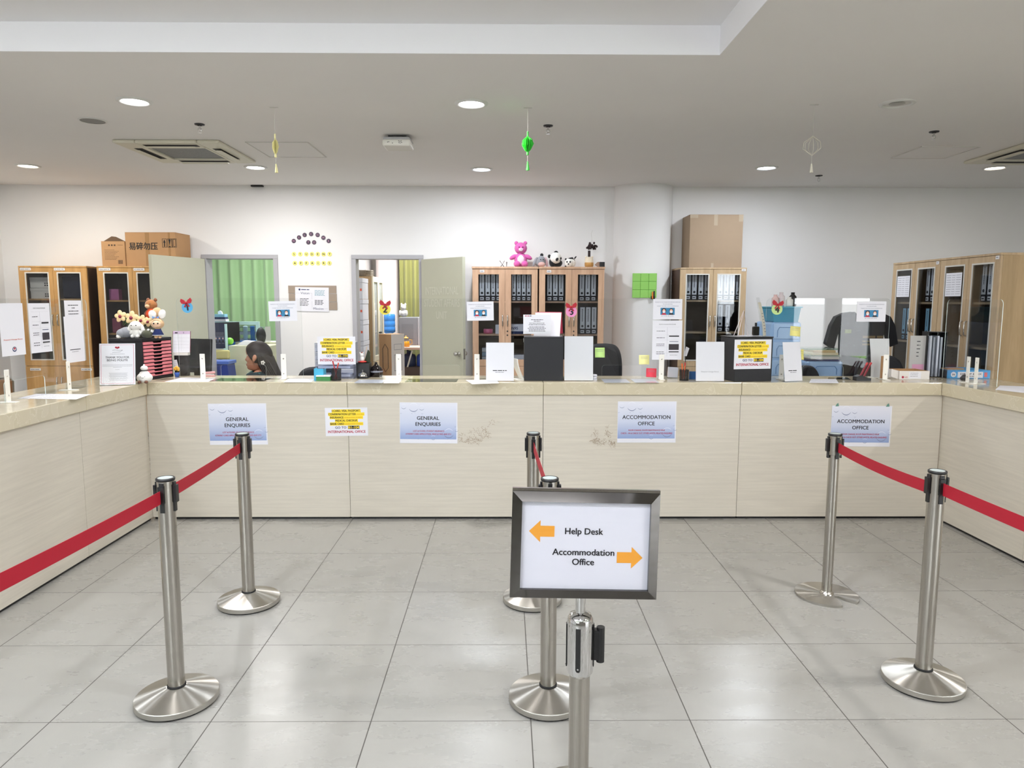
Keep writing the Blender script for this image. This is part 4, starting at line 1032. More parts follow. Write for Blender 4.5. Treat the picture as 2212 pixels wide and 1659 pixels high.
# ---- foam squares and markers on the pillar
FOAM = mat('green_foam', '#8cc462', .9)
yy = PY-PR-.008
t = thing('foam_board', 'bright green board of nine foam squares on the pillar', 'board', (at(1392, 617, y=yy).x, yy, 0))
zz = at(1392, 617, y=yy).z; hw = (at(1419, 617, y=yy).x-at(1366, 617, y=yy).x)/6
for i in range(3):
    for k in range(3): MB().box(-hw+.001, hw-.001, -.01, .002, -hw+.001, hw-.001).build('foam_square', FOAM, t, bevel=.004, loc=((k-1)*2*hw, 0, zz+(1-i)*2*hw))
MB().box(-3*hw+.004, 3*hw-.004, .002, .006, zz-3*hw+.004, zz+3*hw-.004).build('backing', mat('foam_back', '#5c9a34', .9), t)
p = at(1411, 636, y=yy-.02)
t = thing('marker_clip', 'orange and black clip with markers at the corner of the green board', 'marker holder', (p.x, yy-.014, p.z))
MB().cyl(.008, -.05, .03, 10, 0, TR(-.008, -.01)).build('marker', mat('orange_marker', '#d9772e', .5), t); MB().cyl(.008, -.05, .04, 10, 0, TR(.01, -.01)).build('marker', BLACKP, t)
MB().box(-.024, .024, -.003, .004, -.055, -.02).build('clip', BLACKP, t)

# ---- round letters on the wall
def badge(ch, u, v, dark, label, dz=0):
    p = at(u, v, y=YB-.004); r = .0265 if not dark else .0255
    c = MB().lathe([(0, 0), (r, 0), None, (r, -.003), None, (0, -.003)], 28, 0, TR(0, 0, 0, R(-90)))
    c.lathe([(r*.90, -.0032), (r*.80, -.0032)], 28, 1, TR(0, 0, 0, R(-90)))
    c.text(ch, 0, 0, .024 if not dark else .022, -.0038, 2, .03 if not dark else .0)
    o = c.build('letter_badge', [DARKB, RIMB, LETD] if dark else [YELB, YELR, INK], loc=(p.x, YB-.001, p.z)); tag(o, label, 'letter badge', 'wall letter badges')
DARKB = mat('badge_plum', '#2a2036', .5); RIMB = mat('badge_rim', '#5d3d58', .5); LETD = mat('badge_letter_pink', '#c08aa6', .5); YELB = mat('badge_yellow', '#eae283', .6); YELR = mat('badge_yellow_rim', '#cfc95a', .6)
for i, (ch, u, v) in enumerate(zip('WELCOME', (634.5, 646, 658, 672, 686, 698.5, 710), (520.5, 513, 507.5, 505.5, 507.5, 513.5, 520.5))):
    badge(ch, u, v, True, f"dark round badge with letter {ch}, {('first','second','third','fourth','fifth','sixth','last')[i]} of the WELCOME arc")
for ch, u in zip('TO', (666, 678.5)): badge(ch, u, 523.5, True, f'dark round badge with letter {ch} of the word TO under the arc')
for wd, v, us in (('STUDENT', 549, (635, 648.5, 661.5, 674, 686.5, 699, 712)), ('AFFAIRS', 568.5, (637, 650, 662, 674.5, 687, 699.5, 711.5))):
    for i, (ch, u) in enumerate(zip(wd, us)): badge(ch, u, v, False, f"yellow round badge with letter {ch}, {('first','second','third','fourth','fifth','sixth','last')[i]} in the word {wd}")
# vision and mission board
p0, p1 = at(624, 669, y=YB-.01), at(726, 616, y=YB-.01)
t = thing('vision_board', 'cardboard strips with a printed Vision and Mission sheet on the wall', 'notice board', ((p0.x+p1.x)/2, YB-.002, p0.z))
w_ = p1.x-p0.x; h_ = p1.z-p0.z; KR = mat('kraft_board', '#9a8b7c', .9)
for i in range(3): MB().box(-w_/2+.004*i*.5, w_/2+.003*i, -.006, 0, h_*(1-(i+1)*.335)-.0, h_*(1-i*.335)-.006).build('cardboard_strip', KR, t)
def draw_vm(c, w, h):
    y = E0
    c.disc(-.37*w, .90*h, .03*w, y, 4, 12); c.dashes(-.32*w, -.08*w, .9*h, .035*h, y, 4, 2)
    c.text('Vision', -.21*w, .755*h, .09*h, y, 4, 0, w=.26*w); c.text('Mission', .19*w, .12*h, .09*h, y, 4, 0, w=.3*w)
    for i in range(5): c.dashes(.08*w, (.38-.02*(i % 2))*w, (.87-.05*i)*h, .022*h, y, 6, i)
    for i in range(4): c.dashes(.08*w, (.34-.03*(i % 2))*w, (.46-.055*i)*h, .025*h, y, 1, 10+i)
    for i in range(6): c.dashes(-.36*w, (-.1-.03*(i % 2))*w, (.52-.055*i)*h, .022*h, y, 1, 20+i)
    for a, b, d, e in ((-.48, -.36, .75, .755), (-.07, .0, .75, .755), (-.004, .0, .5, .755), (-.004, .0, .12, .42), (-.004, .06, .12, .125), (.36, .47, .12, .125)): c.sheet_rect(a*w, b*w, d*h, e*h, y, 2)
sheet('printed_sheet', None, None, w_*.70, h_*.98, draw_vm, (-.008, -.0075, -.02), (0, R(1), 0), [mat('teal_ink', '#6d9aa8', .6)], parent=t)
# ================================================================== rooms seen through the doorways
def panel_light(x, y, power, col=(1, 1, 1)):
    t = thing('panel_light', 'square ceiling light panel in the room behind a doorway', 'ceiling light', (x, y, ZC), 0, 'back room light panels')
    MB().box(-.3, .3, -.3, .3, -.02, 0).build('housing', TRIMW, t); MB().box(-.28, .28, -.28, .28, -.0215, -.0205).build('diffuser', DIFF, t)
    l = lamp('panel_glow', (0, 0, -.03), .5, power, col); l.data.shape = 'SQUARE'; l.parent = t
panel_light(-3.6, 10.3, 60, (.97, 1, .98)); panel_light(-1.2, 10.4, 75, (1, .99, .97))
def curtain(label, x0, x1, y, z0, z1, m, folds, amp=.05):
    c = MB(); n = folds*10; rnd = random.Random(folds); ph = [rnd.uniform(.7, 1.3) for _ in range(folds+2)]; v = []
    for i in range(n+1):
        f = i/n; k = int(f*folds); a = amp*ph[k]*math.sin(2*math.pi*f*folds)+amp*.3*math.sin(9*f)
        for j in range(5): z = z0+(z1-z0)*j/4; v.append((x0+(x1-x0)*f, y+a*(1.15-.3*j/4), z))
    c.add(v, [(i*5+j, (i+1)*5+j, (i+1)*5+j+1, i*5+j+1) for i in range(n) for j in range(4)], 0, True)
    t = thing('curtain', label, 'curtain', (0, 0, 0), 0, 'office curtains'); o = c.build('drape', m, t)
    s = o.modifiers.new('s', 'SOLIDIFY'); s.thickness = .004
    MB().tube([(x0-.1, y, z1+.02), (x1+.1, y, z1+.02)], .012, 10).build('rail', KNOB, t)
curtain('bright green pleated curtain filling the first doorway', -5.6, -3.1, 11.9, .02, 2.75, mat('green_curtain', '#8dab80', .8, sheen=.2), 13, .055)
curtain('olive green curtain in the second doorway', -1.70, -.7, 11.6, .02, 2.75, mat('olive_curtain', '#87884f', .8, sheen=.2), 7, .06)
# --- first doorway: office partition
PALEB = mat('partition_frame_mint', '#bfe0df', .4); BLUEF = mat('partition_blue', '#4a86dc', .7); BEI = mat('beige_laminate', '#c3c2a6', .5); NAVY = mat('poster_navy', '#1f2440', .5)
t = thing('partition_screen', 'mint framed office partition with a blue lower panel behind the seated woman', 'partition', (-4.2, 10.0, 0))
MB().frame(-.45, .77, 0, 1.285, .045, -.02, .02, 0).build('frame', PALEB, t); MB().box(-.405, .725, -.015, .015, .82, .87).build('rail', PALEB, t)
MB().box(-.405, .725, -.012, .012, .045, .82).box(-.405, .725, -.012, .012, .87, 1.02).build('blue_panel', BLUEF, t); MB().box(-.405, .725, -.004, .004, 1.02, 1.24).build('glass', GLASS, t)
t = thing('partition_screen', 'mint framed end partition carrying the dark poster', 'partition', (-3.935, 9.35, 0))
MB().frame(-.3, .3, 0, 1.27, .045, -.02, .02).build('frame', PALEB, t); MB().box(-.255, .255, -.012, .012, .045, .95).build('cream_panel', mat('cream_panel', '#d9d5c4', .7), t); MB().box(-.255, .255, -.012, .012, .952, 1.225).build('blue_panel', BLUEF, t)
def draw_dark(c, w, h):
    y = E0
    for i, z in enumerate((.88, .81, .74)): c.dashes(-.42*w, .42*w-.1*w*i, z*h, .035*h, y, 0, i)
    for i in range(5): c.dashes(-.1*w, .44*w, (.62-.04*i)*h, .012*h, y, 2, 9+i)
    for k in range(4):
        x = (-.36+.24*k)*w; c.sheet_rect(x-.09*w, x+.09*w, .24*h, .46*h, y, 7); c.disc(x, .39*h, .045*w, y*2, 8, 14); c.poly([(x-.08*w, .24*h), (x+.08*w, .24*h), (x+.05*w, .33*h), (x-.05*w, .33*h)], y*2, 1); c.dashes(x-.08*w, x+.08*w, .19*h, .012*h, y, 2, 20+k)
w_, h_, lo, ro = onplane((456, 698), (487, 698), (456, 752), 9.326)
sheet('dark_poster', 'dark navy event poster on the end partition', 'poster', w_, h_, draw_dark, lo, ro, [YELLOWINK, mat('poster_tile', '#5a6280', .6), SKIN_P], paper=NAVY)
cbox('desk_cabinet', 'beige laminate cabinet behind the seated woman', 'cabinet', -3.66, -3.1, 9.45, 9.9, 0, .98, BEI, .004)
cbox('desk_ledge', 'beige laminate desk ledge running behind the cabinet', 'desk', -3.75, -3.05, 9.93, 9.97, 0, 1.0, BEI, .004)
t = thing('tissue_box', 'pale blue tissue box on the office partition', 'tissue box', (at(477, 690, y=10).x, 10.0, 1.286))
MB().box(-.09, .09, -.06, .06, 0, .03).build('tray', WHITE, t); MB().box(-.08, .08, -.055, .055, .031, .06).build('lower_box', BLUEINK, t); MB().box(-.075, .075, -.055, .055, .061, .10).build('upper_box', mat('tissue_blue', '#8cc3dd', .5), t)
MB().prism([(-.03, .1), (.03, .1), (.02, .13), (-.005, .15), (-.035, .135)], -.01, .012).build('tissue', WHITE, t, bevel=.004)
t = thing('monitor', 'black monitor seen edge-on beside the blue partition panel', 'monitor', (-3.80, 9.75, .0), R(55)); MB().box(-.2, .2, -.015, .015, 1.01, 1.28).build('display', BLACKP, t, bevel=.004); MB().box(-.02, .02, -.01, .01, 0, 1.03).box(-.1, .1, -.06, .06, 0, .008).build('stand', BLACKP, t)
o = MB().ell((0, 0, .05), .05).build('ball', mat('green_ball', '#7ac43c', .5), loc=(at(496, 731, y=9.6).x, 9.6, .9815)); tag(o, 'small bright green ball beside the black monitor', 'ball')
t = thing('paper_tray', 'wire document tray with papers seen through the partition glass', 'tray', (-3.62, 10.25, .985)); MB().frame(-.22, .22, 0, .22, .008, -.12, .12).build('wire_frame', KNOB, t); MB().box(-.2, .2, -.1, .1, .02, .05).build('papers', WHITE, t); MB().box(-.2, .2, -.1, .1, .11, .15).build('papers', WHITE, t)
for i, dx in enumerate((0, .1)): cbox('bottle_tin', ('pale tin', 'blue tin')[i]+' standing behind the partition glass', 'tin', -3.70+dx, -3.64+dx, 10.1, 10.13, .9885, 1.22, mat('tin_%d' % i, ('#cfe4e4', '#3f6fae')[i], .4), .01)
cbox('desk_slab', 'pale desk slab behind the office partition', 'desk', -4.6, -3.2, 10.08, 10.6, .94, .9845, mat('desk_pale', '#c9c9c2', .5), .003)
o = MB().ell((0, 0, .115), (.065, .07, .115)).ell((.01, -.04, .08), (.05, .045, .06)).build('backpack', mat('black_nylon', '#16181a', .7, noise=.2), loc=(at(569, 720, y=9.95).x, 9.85, .981)); tag(o, 'black backpack by the green curtain at the edge of the first doorway', 'bag')
o = MB().prism([(-.2, 0), (-.1, .06), (.05, .05), (.18, .01), (.16, -.0)][::-1], -.05, .06).build('loose_papers', WHITE, loc=(-3.40, 9.6, .981), bevel=.002); tag(o, 'loose white papers on the beige laminate cabinet', 'papers')
t = thing('storage_bin', 'dark blue plastic bin low in the first doorway', 'bin', (at(474, 800, y=8.9).x, 8.92, 0)); c = MB()
T_ = [(-.19, .79), (.14, .79), (.21, .0), (-.19, 0)]
MB().prism(T_[::-1], -.12, .12).build('bin_body', mat('bin_blue', '#20357f', .45), t, bevel=.01); MB().box(-.2, .16, -.135, .135, .79, .83).build('rim', mat('bin_rim_blue', '#3f62b4', .4), t, bevel=.006)
t = thing('chair', 'chair with a straw-yellow backrest behind the dark blue bin', 'chair', (at(474, 772, y=9.2).x, 9.21, 0)); MB().box(-.13, .13, -.03, .03, .82, .94).build('backrest', mat('straw_yellow', '#c2b878', .7), t, bevel=.025, segs=3); MB().box(-.02, .02, -.0, .03, .42, .84).build('spine_bar', BLACKP, t); MB().box(-.2, .2, -.09, .06, .4, .46).build('seat', mat('straw_yellow', '#c2b878', .7), t, bevel=.02); MB().cyl(.03, .0, .4, 12).build('stem', BLACKP, t)
# --- second doorway
ARCH = mat('archive_box_white', '#c4c6cd', .7); ARCHL = mat('archive_line', '#7d8088', .7)
for i in range(7):
    t = thing('archive_box', f"white archive box, {('lowest','second from the floor','third from the floor','fourth from the floor','fifth from the floor','just below the top','topmost')[i]} in the second doorway stack", 'box', (-1.885, 9.25, .266*i+.0005), 0, 'archive boxes')
    MB().box(-.16, .085, -.19, .19, 0, .205).build('box_body', ARCH, t, bevel=.002); MB().box(-.163, .088, -.193, .193, .206, .262).build('lid', ARCH, t, bevel=.002)
    c = MB().sheet_rect(-.005, .045, .07, .09, -.1906, 0); c.sheet_rect(.03, .045, .14, .15, -.1906, 0); c.build('printing', INK, t)
    c = MB().sheet_rect(.055, .078, .10, .13, -.1906, 0); c.build('orange_mark', ORANGEINK, t)
t = thing('cabinet', 'light oak cabinet with glass doors inside the second doorway', 'cabinet', (-1.80, 10.1, 0), R(90), 'oak binder cabinets')
MB().box(-.4, .4, 0, .4, 0, 1.9).build('carcass', OAKL, t)
for s in (-1, 1):
    x0, x1 = (-.4, -.002) if s < 0 else (.002, .4); f = MB().frame(x0, x1, .75, 1.9, .07, -.02, -.001).build('door', mat('pale_door_frame', '#d8d2bd', .5), t); MB().box(x0+.07, x1-.07, -.012, -.008, .82, 1.83).build('glass_pane', clear('bright_pane', (.95, .97, .97), .8), f)
    MB().box(x0+.07, x1-.07, -.0065, -.003, .82, 1.83).build('white_liner', WHITE, f); MB().cyl(.012, 0, .03, 12, 0, TR(-.03*s if False else (.03 if s > 0 else -.03), -.02, 1.13, R(90))).build('lock', BLACKP, f)
    MB().box(x0, x1, -.02, -.001, .05, .745).build('lower_door', mat('pale_door_panel', '#d8c9a8', .5), t)
t = thing('wicker_basket', 'grey wicker basket on the light oak cabinet', 'basket', (-1.98, 9.9, 1.9005)); c = MB()
for z in range(4): c.tube([(.16*math.cos(R(a)), .14*math.sin(R(a)), .012+.022*z) for a in range(0, 360, 15)], .012, 6, closed=True)
for a in range(0, 360, 30): c.tube([(.165*math.cos(R(a)), .145*math.sin(R(a)), 0), (.165*math.cos(R(a)), .145*math.sin(R(a)), .09)], .007, 5)
c.build('weave', mat('wicker_grey', '#7d766a', .8, noise=.4, nscale=60), t); MB().cyl(.13, .0, .01, 20).build('base', mat('wicker_grey', '#7d766a', .8), t)
o = MB().cyl(.19, 0, 2.9, 32).build('corner_column', mat('pinkish_paint', '#e6dcdc', .8), loc=(-1.93, 11.85, 0)); struct(o)
for i, (z0, z1) in enumerate(((0, .56), (.5615, 1.135))):
    t = thing('carton', ('lower', 'upper')[i]+' brown and white printed carton in the second doorway', 'carton', (-1.535, 9.62, z0), R(58), 'doorway cartons')
    MB().box(-.13, .13, -.11, .11, 0, z1-z0-.002).build('box', CARD, t, bevel=.003); MB().box(-.13, .13, -.113, -.1105, 0, z1-z0-.002).build('white_face', mat('carton_white', '#dcd6d2', .7), t)
    c = MB(); M = TR(0, -.1138, 0); c.frame(-.08, .08, .08, .3, .008, 0, .0004, 0, M); c.frame(-.08, .08, .36, .44, .006, 0, .0004, 0, M); c.build('printing', GREYINK, t)
    c = MB(); c.tube([(-.1308, -.05, .12), (-.1308, -.05, .38), (-.1308, .0, .44), (-.1308, .04, .38), (-.1308, .04, .12), (-.1308, -.0, .07)], .004, 5, closed=True); c.build('printed_outline', INK, t)
t = thing('water_bottle', 'large blue upturned water bottle behind the cartons', 'water bottle', (at(842, 700, y=11.2).x-.03, 11.3, 0))
MB().box(-.13, .13, -.13, .13, 0, 1.0).build('dispenser', WHITEPL, t, bevel=.02); MB().lathe([(.03, 1.0), (.03, 1.05), (.10, 1.09), (.10, 1.16), (.094, 1.17), (.10, 1.18), (.10, 1.25), (.094, 1.26), (.10, 1.27), (.10, 1.35), (.09, 1.37), (0, 1.37)], 28).build('bottle', mat('water_blue', '#3f87d6', .12), t)
TBT = mat('pink_table_top', '#d9b3a4', .5)
t = thing('desk', 'desk with a pinkish top in the second doorway', 'desk', (-1.15, 10.75, 0)); MB().box(-.45, .5, -.5, .5, .875, .91).build('desk_top', TBT, t, bevel=.004); 
for x, y in ((-.38, -.42), (-.38, .42), (.44, -.42), (.44, .42)): MB().tube([(x, y, 0), (x, y, .87)], .018, 8).build('leg', BLACKP, t)
MB().tube([(-.38, -.42, .25), (-.2, -.42, .86)], .012, 8).build('brace', WHITEMET, t)
t = thing('small_fridge', 'grey small fridge standing on the pinkish desk', 'fridge', (-1.40, 10.95, .9105)); MB().box(-.2, .08, -.2, .24, 0, .42).build('body', mat('fridge_grey', '#75777e', .4), t, bevel=.01); MB().box(-.16, .02, -.2035, -.2, .1, .32).build('door_inset', mat('fridge_grey_dark', '#6b6d74', .4), t); MB().box(.081, .11, -.2, .24, 0, .42).build('door', mat('fridge_side', '#9a9ca3', .35), t, bevel=.006)
t = thing('plush_toy', 'black and white plush toy sitting on the grey fridge', 'plush toy', (at(872, 688, y=10.95).x, 10.95, 1.331)); SPOT = mat('spotted_plush', '#c9c9cc', .9, noise=.9, nscale=30)
MB().ell((0, 0, .06), (.06, .05, .06)).build('body', SPOT, t); MB().ell((0, -.01, .145), (.045, .045, .05)).build('head', SPOT, t)
for s in (-1, 1): MB().ell((s*.05, -.02, .06), (.018, .02, .045)).build('arm', SPOT, t); MB().ell((s*.03, 0, .19), (.014, .01, .022)).build('ear', SPOT, t)
t = thing('teapot', 'glass teapot of amber tea on the pinkish desk', 'teapot', (at(877, 748, y=10.4).x, 10.4, .9105))
MB().lathe([(0, .002), (.05, .002), (.055, .02), (.05, .08), (0, .08)], 24).build('tea', mat('amber_tea', '#d89a1e', .15), t); MB().lathe([(.052, 0), (.058, .02), (.052, .09), (.04, .12), (.036, .125)], 24).build('glass_body', clear('teapot_glass', (.97, .96, .92)), t)
MB().lathe([(.038, .125), (.03, .14), (.008, .145), (.01, .16), (0, .165)], 20).build('lid', mat('amber_lid', '#c99b3a', .3), t); MB().tube([(.05, 0, .10), (.085, 0, .10), (.09, 0, .05), (.055, 0, .03)], .006, 8).build('handle', mat('amber_lid', '#c99b3a', .3), t); MB().tube([(-.05, 0, .04), (-.08, 0, .08), (-.085, 0, .10)], .008, 8).build('spout', mat('amber_lid', '#c99b3a', .3), t)
for i in range(3):
    t = thing('water_carboy', ('dark blue', 'mid blue', 'tall bright blue')[i]+' water carboy under the pinkish desk', 'water bottle', (-1.42+.215*i, 10.5, .62), 0, 'carboys under the desk'); m = mat('carboy_%d' % i, ('#14264f', '#2448a8', '#2b5cc9')[i], .15)
    MB().lathe([(0, 0), (.10, .0), (.105, .015), (.105, .14), (.09, .17), (.03, .19), (.03, .22), (0, .22)] if i < 2 else [(0, 0), (.09, .0), (.09, .15), (.05, .19), (.032, .2), (.032, .27), (0, .27)], 24).build('body', m, t); MB().lathe([(.034, .205 if i < 2 else .255), (.034, .225 if i < 2 else .275), (0, .23 if i < 2 else .28)], 16).build('cap', BLUEINK, t)
cbox('shelf_crate', 'dark low crate carrying the blue carboys under the desk', 'crate', -1.56, -.8, 10.3, 10.85, 0, .619, mat('crate_dark', '#4b3a35', .7), .004)
o = cbox('detergent_bottle', 'sky blue bottle beside the grey fridge', 'bottle', at(893, 720, y=11.0).x+.03, at(902, 720, y=11.0).x+.03, 10.98, 11.06, .9105, 1.2, mat('sky_blue', '#4a9fd6', .4), .015)
# ================================================================== things on and behind the counter
def Zof(v, y, u=1100): return at(u, v, y=y).z
def bx(u0, u1, y): a, b = at(u0, 800, y=y), at(u1, 800, y=y); return (a.x+b.x)/2, b.x-a.x
# ---- black drawer tower with pink drawer fronts
PINKD = mat('drawer_pink', '#e2848c', .45); TOWB = mat('tower_black', '#121218', .45)
TW, TD, TH = .32, .27, .30
t = thing('drawer_tower', 'black desktop tower of pink fronted paper drawers in the counter corner', 'drawer unit', (-2.675, 5.25, ZT), R(78))
c = MB().box(-TW/2, TW/2, -TD/2-.004, TD/2, 0, .022).box(-TW/2, TW/2, -TD/2-.004, TD/2, TH-.022, TH).box(-TW/2, -TW/2+.012, -TD/2-.002, TD/2, .022, TH-.022).box(TW/2-.012, TW/2, -TD/2-.002, TD/2, .022, TH-.022).box(-TW/2, TW/2, TD/2-.006, TD/2, .022, TH-.022).box(-TW/2+.012, TW/2-.012, -TD/2+.05, TD/2-.006, .022, TH-.022)
c.build('case', TOWB, t, bevel=.004)
n = 10; hh = (TH-.044)/n
for i in range(n):
    z = .022+hh*i; a = TW/2-.014
    MB().prism([(-a, z+.003), (a, z+.003), (a, z+hh-.004), (.05, z+hh-.004), (.04, z+hh*.42), (-.04, z+hh*.42), (-.05, z+hh-.004), (-a, z+hh-.004)], -TD/2-.006, -TD/2+.0).build('drawer_front', PINKD, t)
MB().cyl(.003, 0, .002, 8, 0, TR(-TW/2, -.04, TH-.05, 0, R(-90))).build('side_screw', WHITEPL, t)
ZTW = ZT+TH
# ---- soft toys
def toy(name, label, loc, rz, parts, s=1.0, group=None):
    """parts: (name, [(centre, radii, rotation)], material)"""
    t = thing(name, label, 'plush toy', loc, rz, group)
    for nm, els, m in parts:
        c = MB()
        for e in els: c.ell(tuple(q*s for q in e[0]), tuple(q*s for q in (e[1] if hasattr(e[1], '__len__') else (e[1],)*3)), 0, None, 16, e[2] if len(e) > 2 else None)
        c.build(nm, m, t)
    return t
PL = lambda n, c: mat('plush_'+n, c, .95, noise=.06, nscale=60, sheen=.3)
PW, PB, PGY, PTAN, PBR, PPK, POL = PL('white', '#e8e6e0'), PL('black', '#17171b'), PL('grey', '#8b8d93'), PL('tan', '#cfab82'), PL('brown', '#7d4a2c'), PL('pink', '#d85aa6'), PL('olive', '#4b4d3c')
EYEM = mat('toy_eye', '#101014', .2)
toy('plush_toy', 'grey round plush toy at the back of the black drawer tower', (-2.72, 5.16, ZTW+.0005), R(8), [('body', [((0, 0, .04), (.055, .05, .041)), ((-.03, -.02, .034), (.035, .035, .033))], PGY), ('foot', [((-.045, -.035, .014), (.018, .02, .014))], PW)], 1, 'toys on the drawer tower')
toy('plush_toy', 'white long-eared plush toy sitting on the black drawer tower', (-2.645, 5.14, ZTW+.0005), R(4), [('body', [((0, 0, .035), (.03, .027, .036)), ((-.018, -.022, .016), (.012, .02, .014)), ((.018, -.022, .016), (.012, .02, .014)), ((-.03, -.006, .044), (.012, .014, .02), (0, R(35), 0)), ((.03, -.006, .044), (.012, .014, .02), (0, R(-35), 0))], PW), ('head', [((0, -.006, .09), (.042, .034, .033))], PW),
    ('ear', [((-.046, 0, .062), (.014, .013, .042), (0, R(14), 0))], PW), ('ear', [((.046, 0, .062), (.014, .013, .042), (0, R(-14), 0))], PW), ('eye', [((-.016, -.038, .092), .0038)], EYEM), ('eye', [((.016, -.038, .092), .0038)], EYEM)], 1, 'toys on the drawer tower')
toy('plush_toy', 'dark olive plush toy beside the flower trough on the drawer tower', (-2.572, 5.15, ZTW+.0005), 0, [('body', [((0, 0, .03), (.042, .036, .031)), ((-.016, -.004, .055), (.016, .014, .014)), ((.016, -.004, .055), (.016, .014, .014))], POL), ('eye', [((-.016, -.015, .060), (.009, .006, .008))], PW), ('eye', [((.016, -.015, .060), (.009, .006, .008))], PW)], 1, 'toys on the drawer tower')
DOLLP = PL('peach', '#e4bfa0'); NAVYC = mat('navy_dress', '#222f63', .9)
t = toy('plush_toy', 'tan plush doll with rabbit ears and a navy dress on the tower edge', (-2.50+.0, 5.16, ZTW+.0005), R(3), [('body', [((0, 0, .04), (.026, .022, .034)), ((-.014, -.004, .012), (.012, .014, .014)), ((.014, -.004, .012), (.012, .014, .014))], PTAN), ('head', [((0, 0, .104), (.047, .036, .038))], PTAN), ('face', [((.004, -.024, .102), (.032, .017, .025))], DOLLP), ('ear', [((-.032, 0, .168), (.028, .012, .032), (0, R(-18), 0)), ], PW), ('ear', [((.036, 0, .172), (.026, .012, .034), (0, R(16), 0))], PW), ('hood', [((-.005, .016, .188), (.034, .014, .032))], PTAN), ('eye', [((-.009, -.042, .106), .0055)], EYEM), ('eye', [((.019, -.041, .106), .0055)], EYEM), ('arm', [((-.04, -.006, .05), (.022, .013, .012), (0, R(20), 0))], PW)], 1, 'toys on the drawer tower')
MB().lathe([(.02, .066), (.036, .03), (.040, .02), (.036, .02)], 24).build('dress', NAVYC, t); MB().lathe([(.0405, .024), (.041, .02), (.0395, .02)], 24).build('hem', WHITE, t)
b = MB().prism([(-.022, .142), (0, .149), (-.022, .158)], -.03, -.024).prism([(0, .149), (.022, .142), (.022, .158)], -.03, -.024); b.build('bow', mat('blue_ribbon', '#6f9ad0', .6), t)
# ---- trough of orchids
t = thing('flower_trough', 'grey-olive trough of cream orchids on the drawer tower', 'flower arrangement', (-2.66, 5.30, ZTW+.0005))
MB().prism([(-.095, 0), (.085, 0), (.10, .095), (-.105, .095)], -.045, .045).build('trough', mat('olive_stone', '#6f6f5c', .8, noise=.25, nscale=30), t, bevel=.004)
c = MB(); rnd = random.Random(4)
for i in range(46):
    x = rnd.uniform(-.15, .1); a = rnd.uniform(-60, 60); c.ell((x, rnd.uniform(-.05, .03), .10+rnd.uniform(0, .03)), (.004, .003, rnd.uniform(.02, .035)), 0, None, 6, (R(rnd.uniform(-50, 50)), R(a), 0))
c.build('leaves', mat('leaf_green', '#3f5a2c', .6, noise=.3), t)
PET = mat('orchid_cream', '#e6c795', .6, noise=.12, nscale=25); LIP = mat('orchid_wine', '#7d1f3a', .5)
for x, z, r_, tl in ((-.145, .155, .036, -12), (-.065, .145, .04, 6), (.005, .125, .034, 20), (.055, .115, .03, 40)):
    M = TR(x, -.06, z, R(-8), R(tl), 0); c = MB()
    for k in range(5):
        a = R(90+72*k); c.ell((.62*r_*math.cos(a), .002*(k % 2), .62*r_*math.sin(a)), (r_*.66, .006, r_*.5), 0, M, 12, (0, -a, 0))
    fl = c.build('orchid_flower', PET, t); MB().ell((0, -.008, -r_*.1), (r_*.3, .012, r_*.34), 0, M, 10).build('lip', LIP, fl); MB().tube([(x, -.05, z-.01), (x*.8, -.01, .09)], .0025, 6).build('stem', mat('leaf_green', '#3f5a2c', .6), fl)
CHECK = mat('orange_check_cloth', '#d8502a', .8, noise=.35, nscale=90)
t = toy('plush_toy', 'brown plush bear in an orange checked shirt above the orchids', (-2.61, 5.33, ZTW+.092), R(-10), [('body', [((0, 0, .055), (.046, .04, .05)), ((-.03, -.03, .02), (.022, .03, .02)), ((.03, -.03, .02), (.022, .03, .02))], PBR), ('head', [((-.01, -.004, .145), (.045, .04, .040))], PL('bear_brown', '#9a6232')), ('muzzle', [((-.016, -.038, .136), (.02, .014, .014))], PTAN), ('ear', [((-.035, 0, .182), (.014, .01, .014))], PBR), ('ear', [((.024, 0, .182), (.014, .01, .014))], PBR), ('arm', [((.046, -.01, .08), (.016, .016, .03), (0, R(-25), 0))], PBR), ('arm', [((-.046, -.01, .08), (.016, .016, .03), (0, R(25), 0))], PBR), ('eye', [((-.026, -.036, .152), .004)], EYEM), ('eye', [((.006, -.040, .152), .004)], EYEM)], 1, 'toys on the drawer tower')
MB().lathe([(.03, .118), (.046, .1), (.052, .075), (.050, .05), (.046, .045)], 24).build('shirt', CHECK, t)
# ---- white bun-shaped plush on the counter
t = toy('plush_toy', 'white bun-shaped plush with a knot on top, on the counter by the polite sign', (at(305, 824, y=4.88).x, 4.93, ZT+.0005), R(6), [('body', [((0, 0, .038), (.052, .043, .0375)), ((0, 0, .062), (.034, .03, .026))], PW), ('foot', [((-.022, -.036, .011), (.013, .015, .011))], PL('foot_brown', '#6b4632')), ('foot', [((.022, -.036, .011), (.013, .015, .011))], PL('foot_brown', '#6b4632')), ('knot', [((0, 0, .104), (.024, .022, .018)), ((0, 0, .124), (.006, .006, .008))], PW), ('eye', [((-.012, -.0405, .048), .0022)], EYEM), ('eye', [((.016, -.0405, .048), .0022)], EYEM)], 1)
MB().lathe([(.021, .086), (.0235, .088), (.021, .091)], 20).build('neck_band', EYEM, t); MB().tube([(-.005, -.0425, .041), (.002, -.043, .038), (.009, -.0425, .041)], .0012, 6).build('smile', EYEM, t)
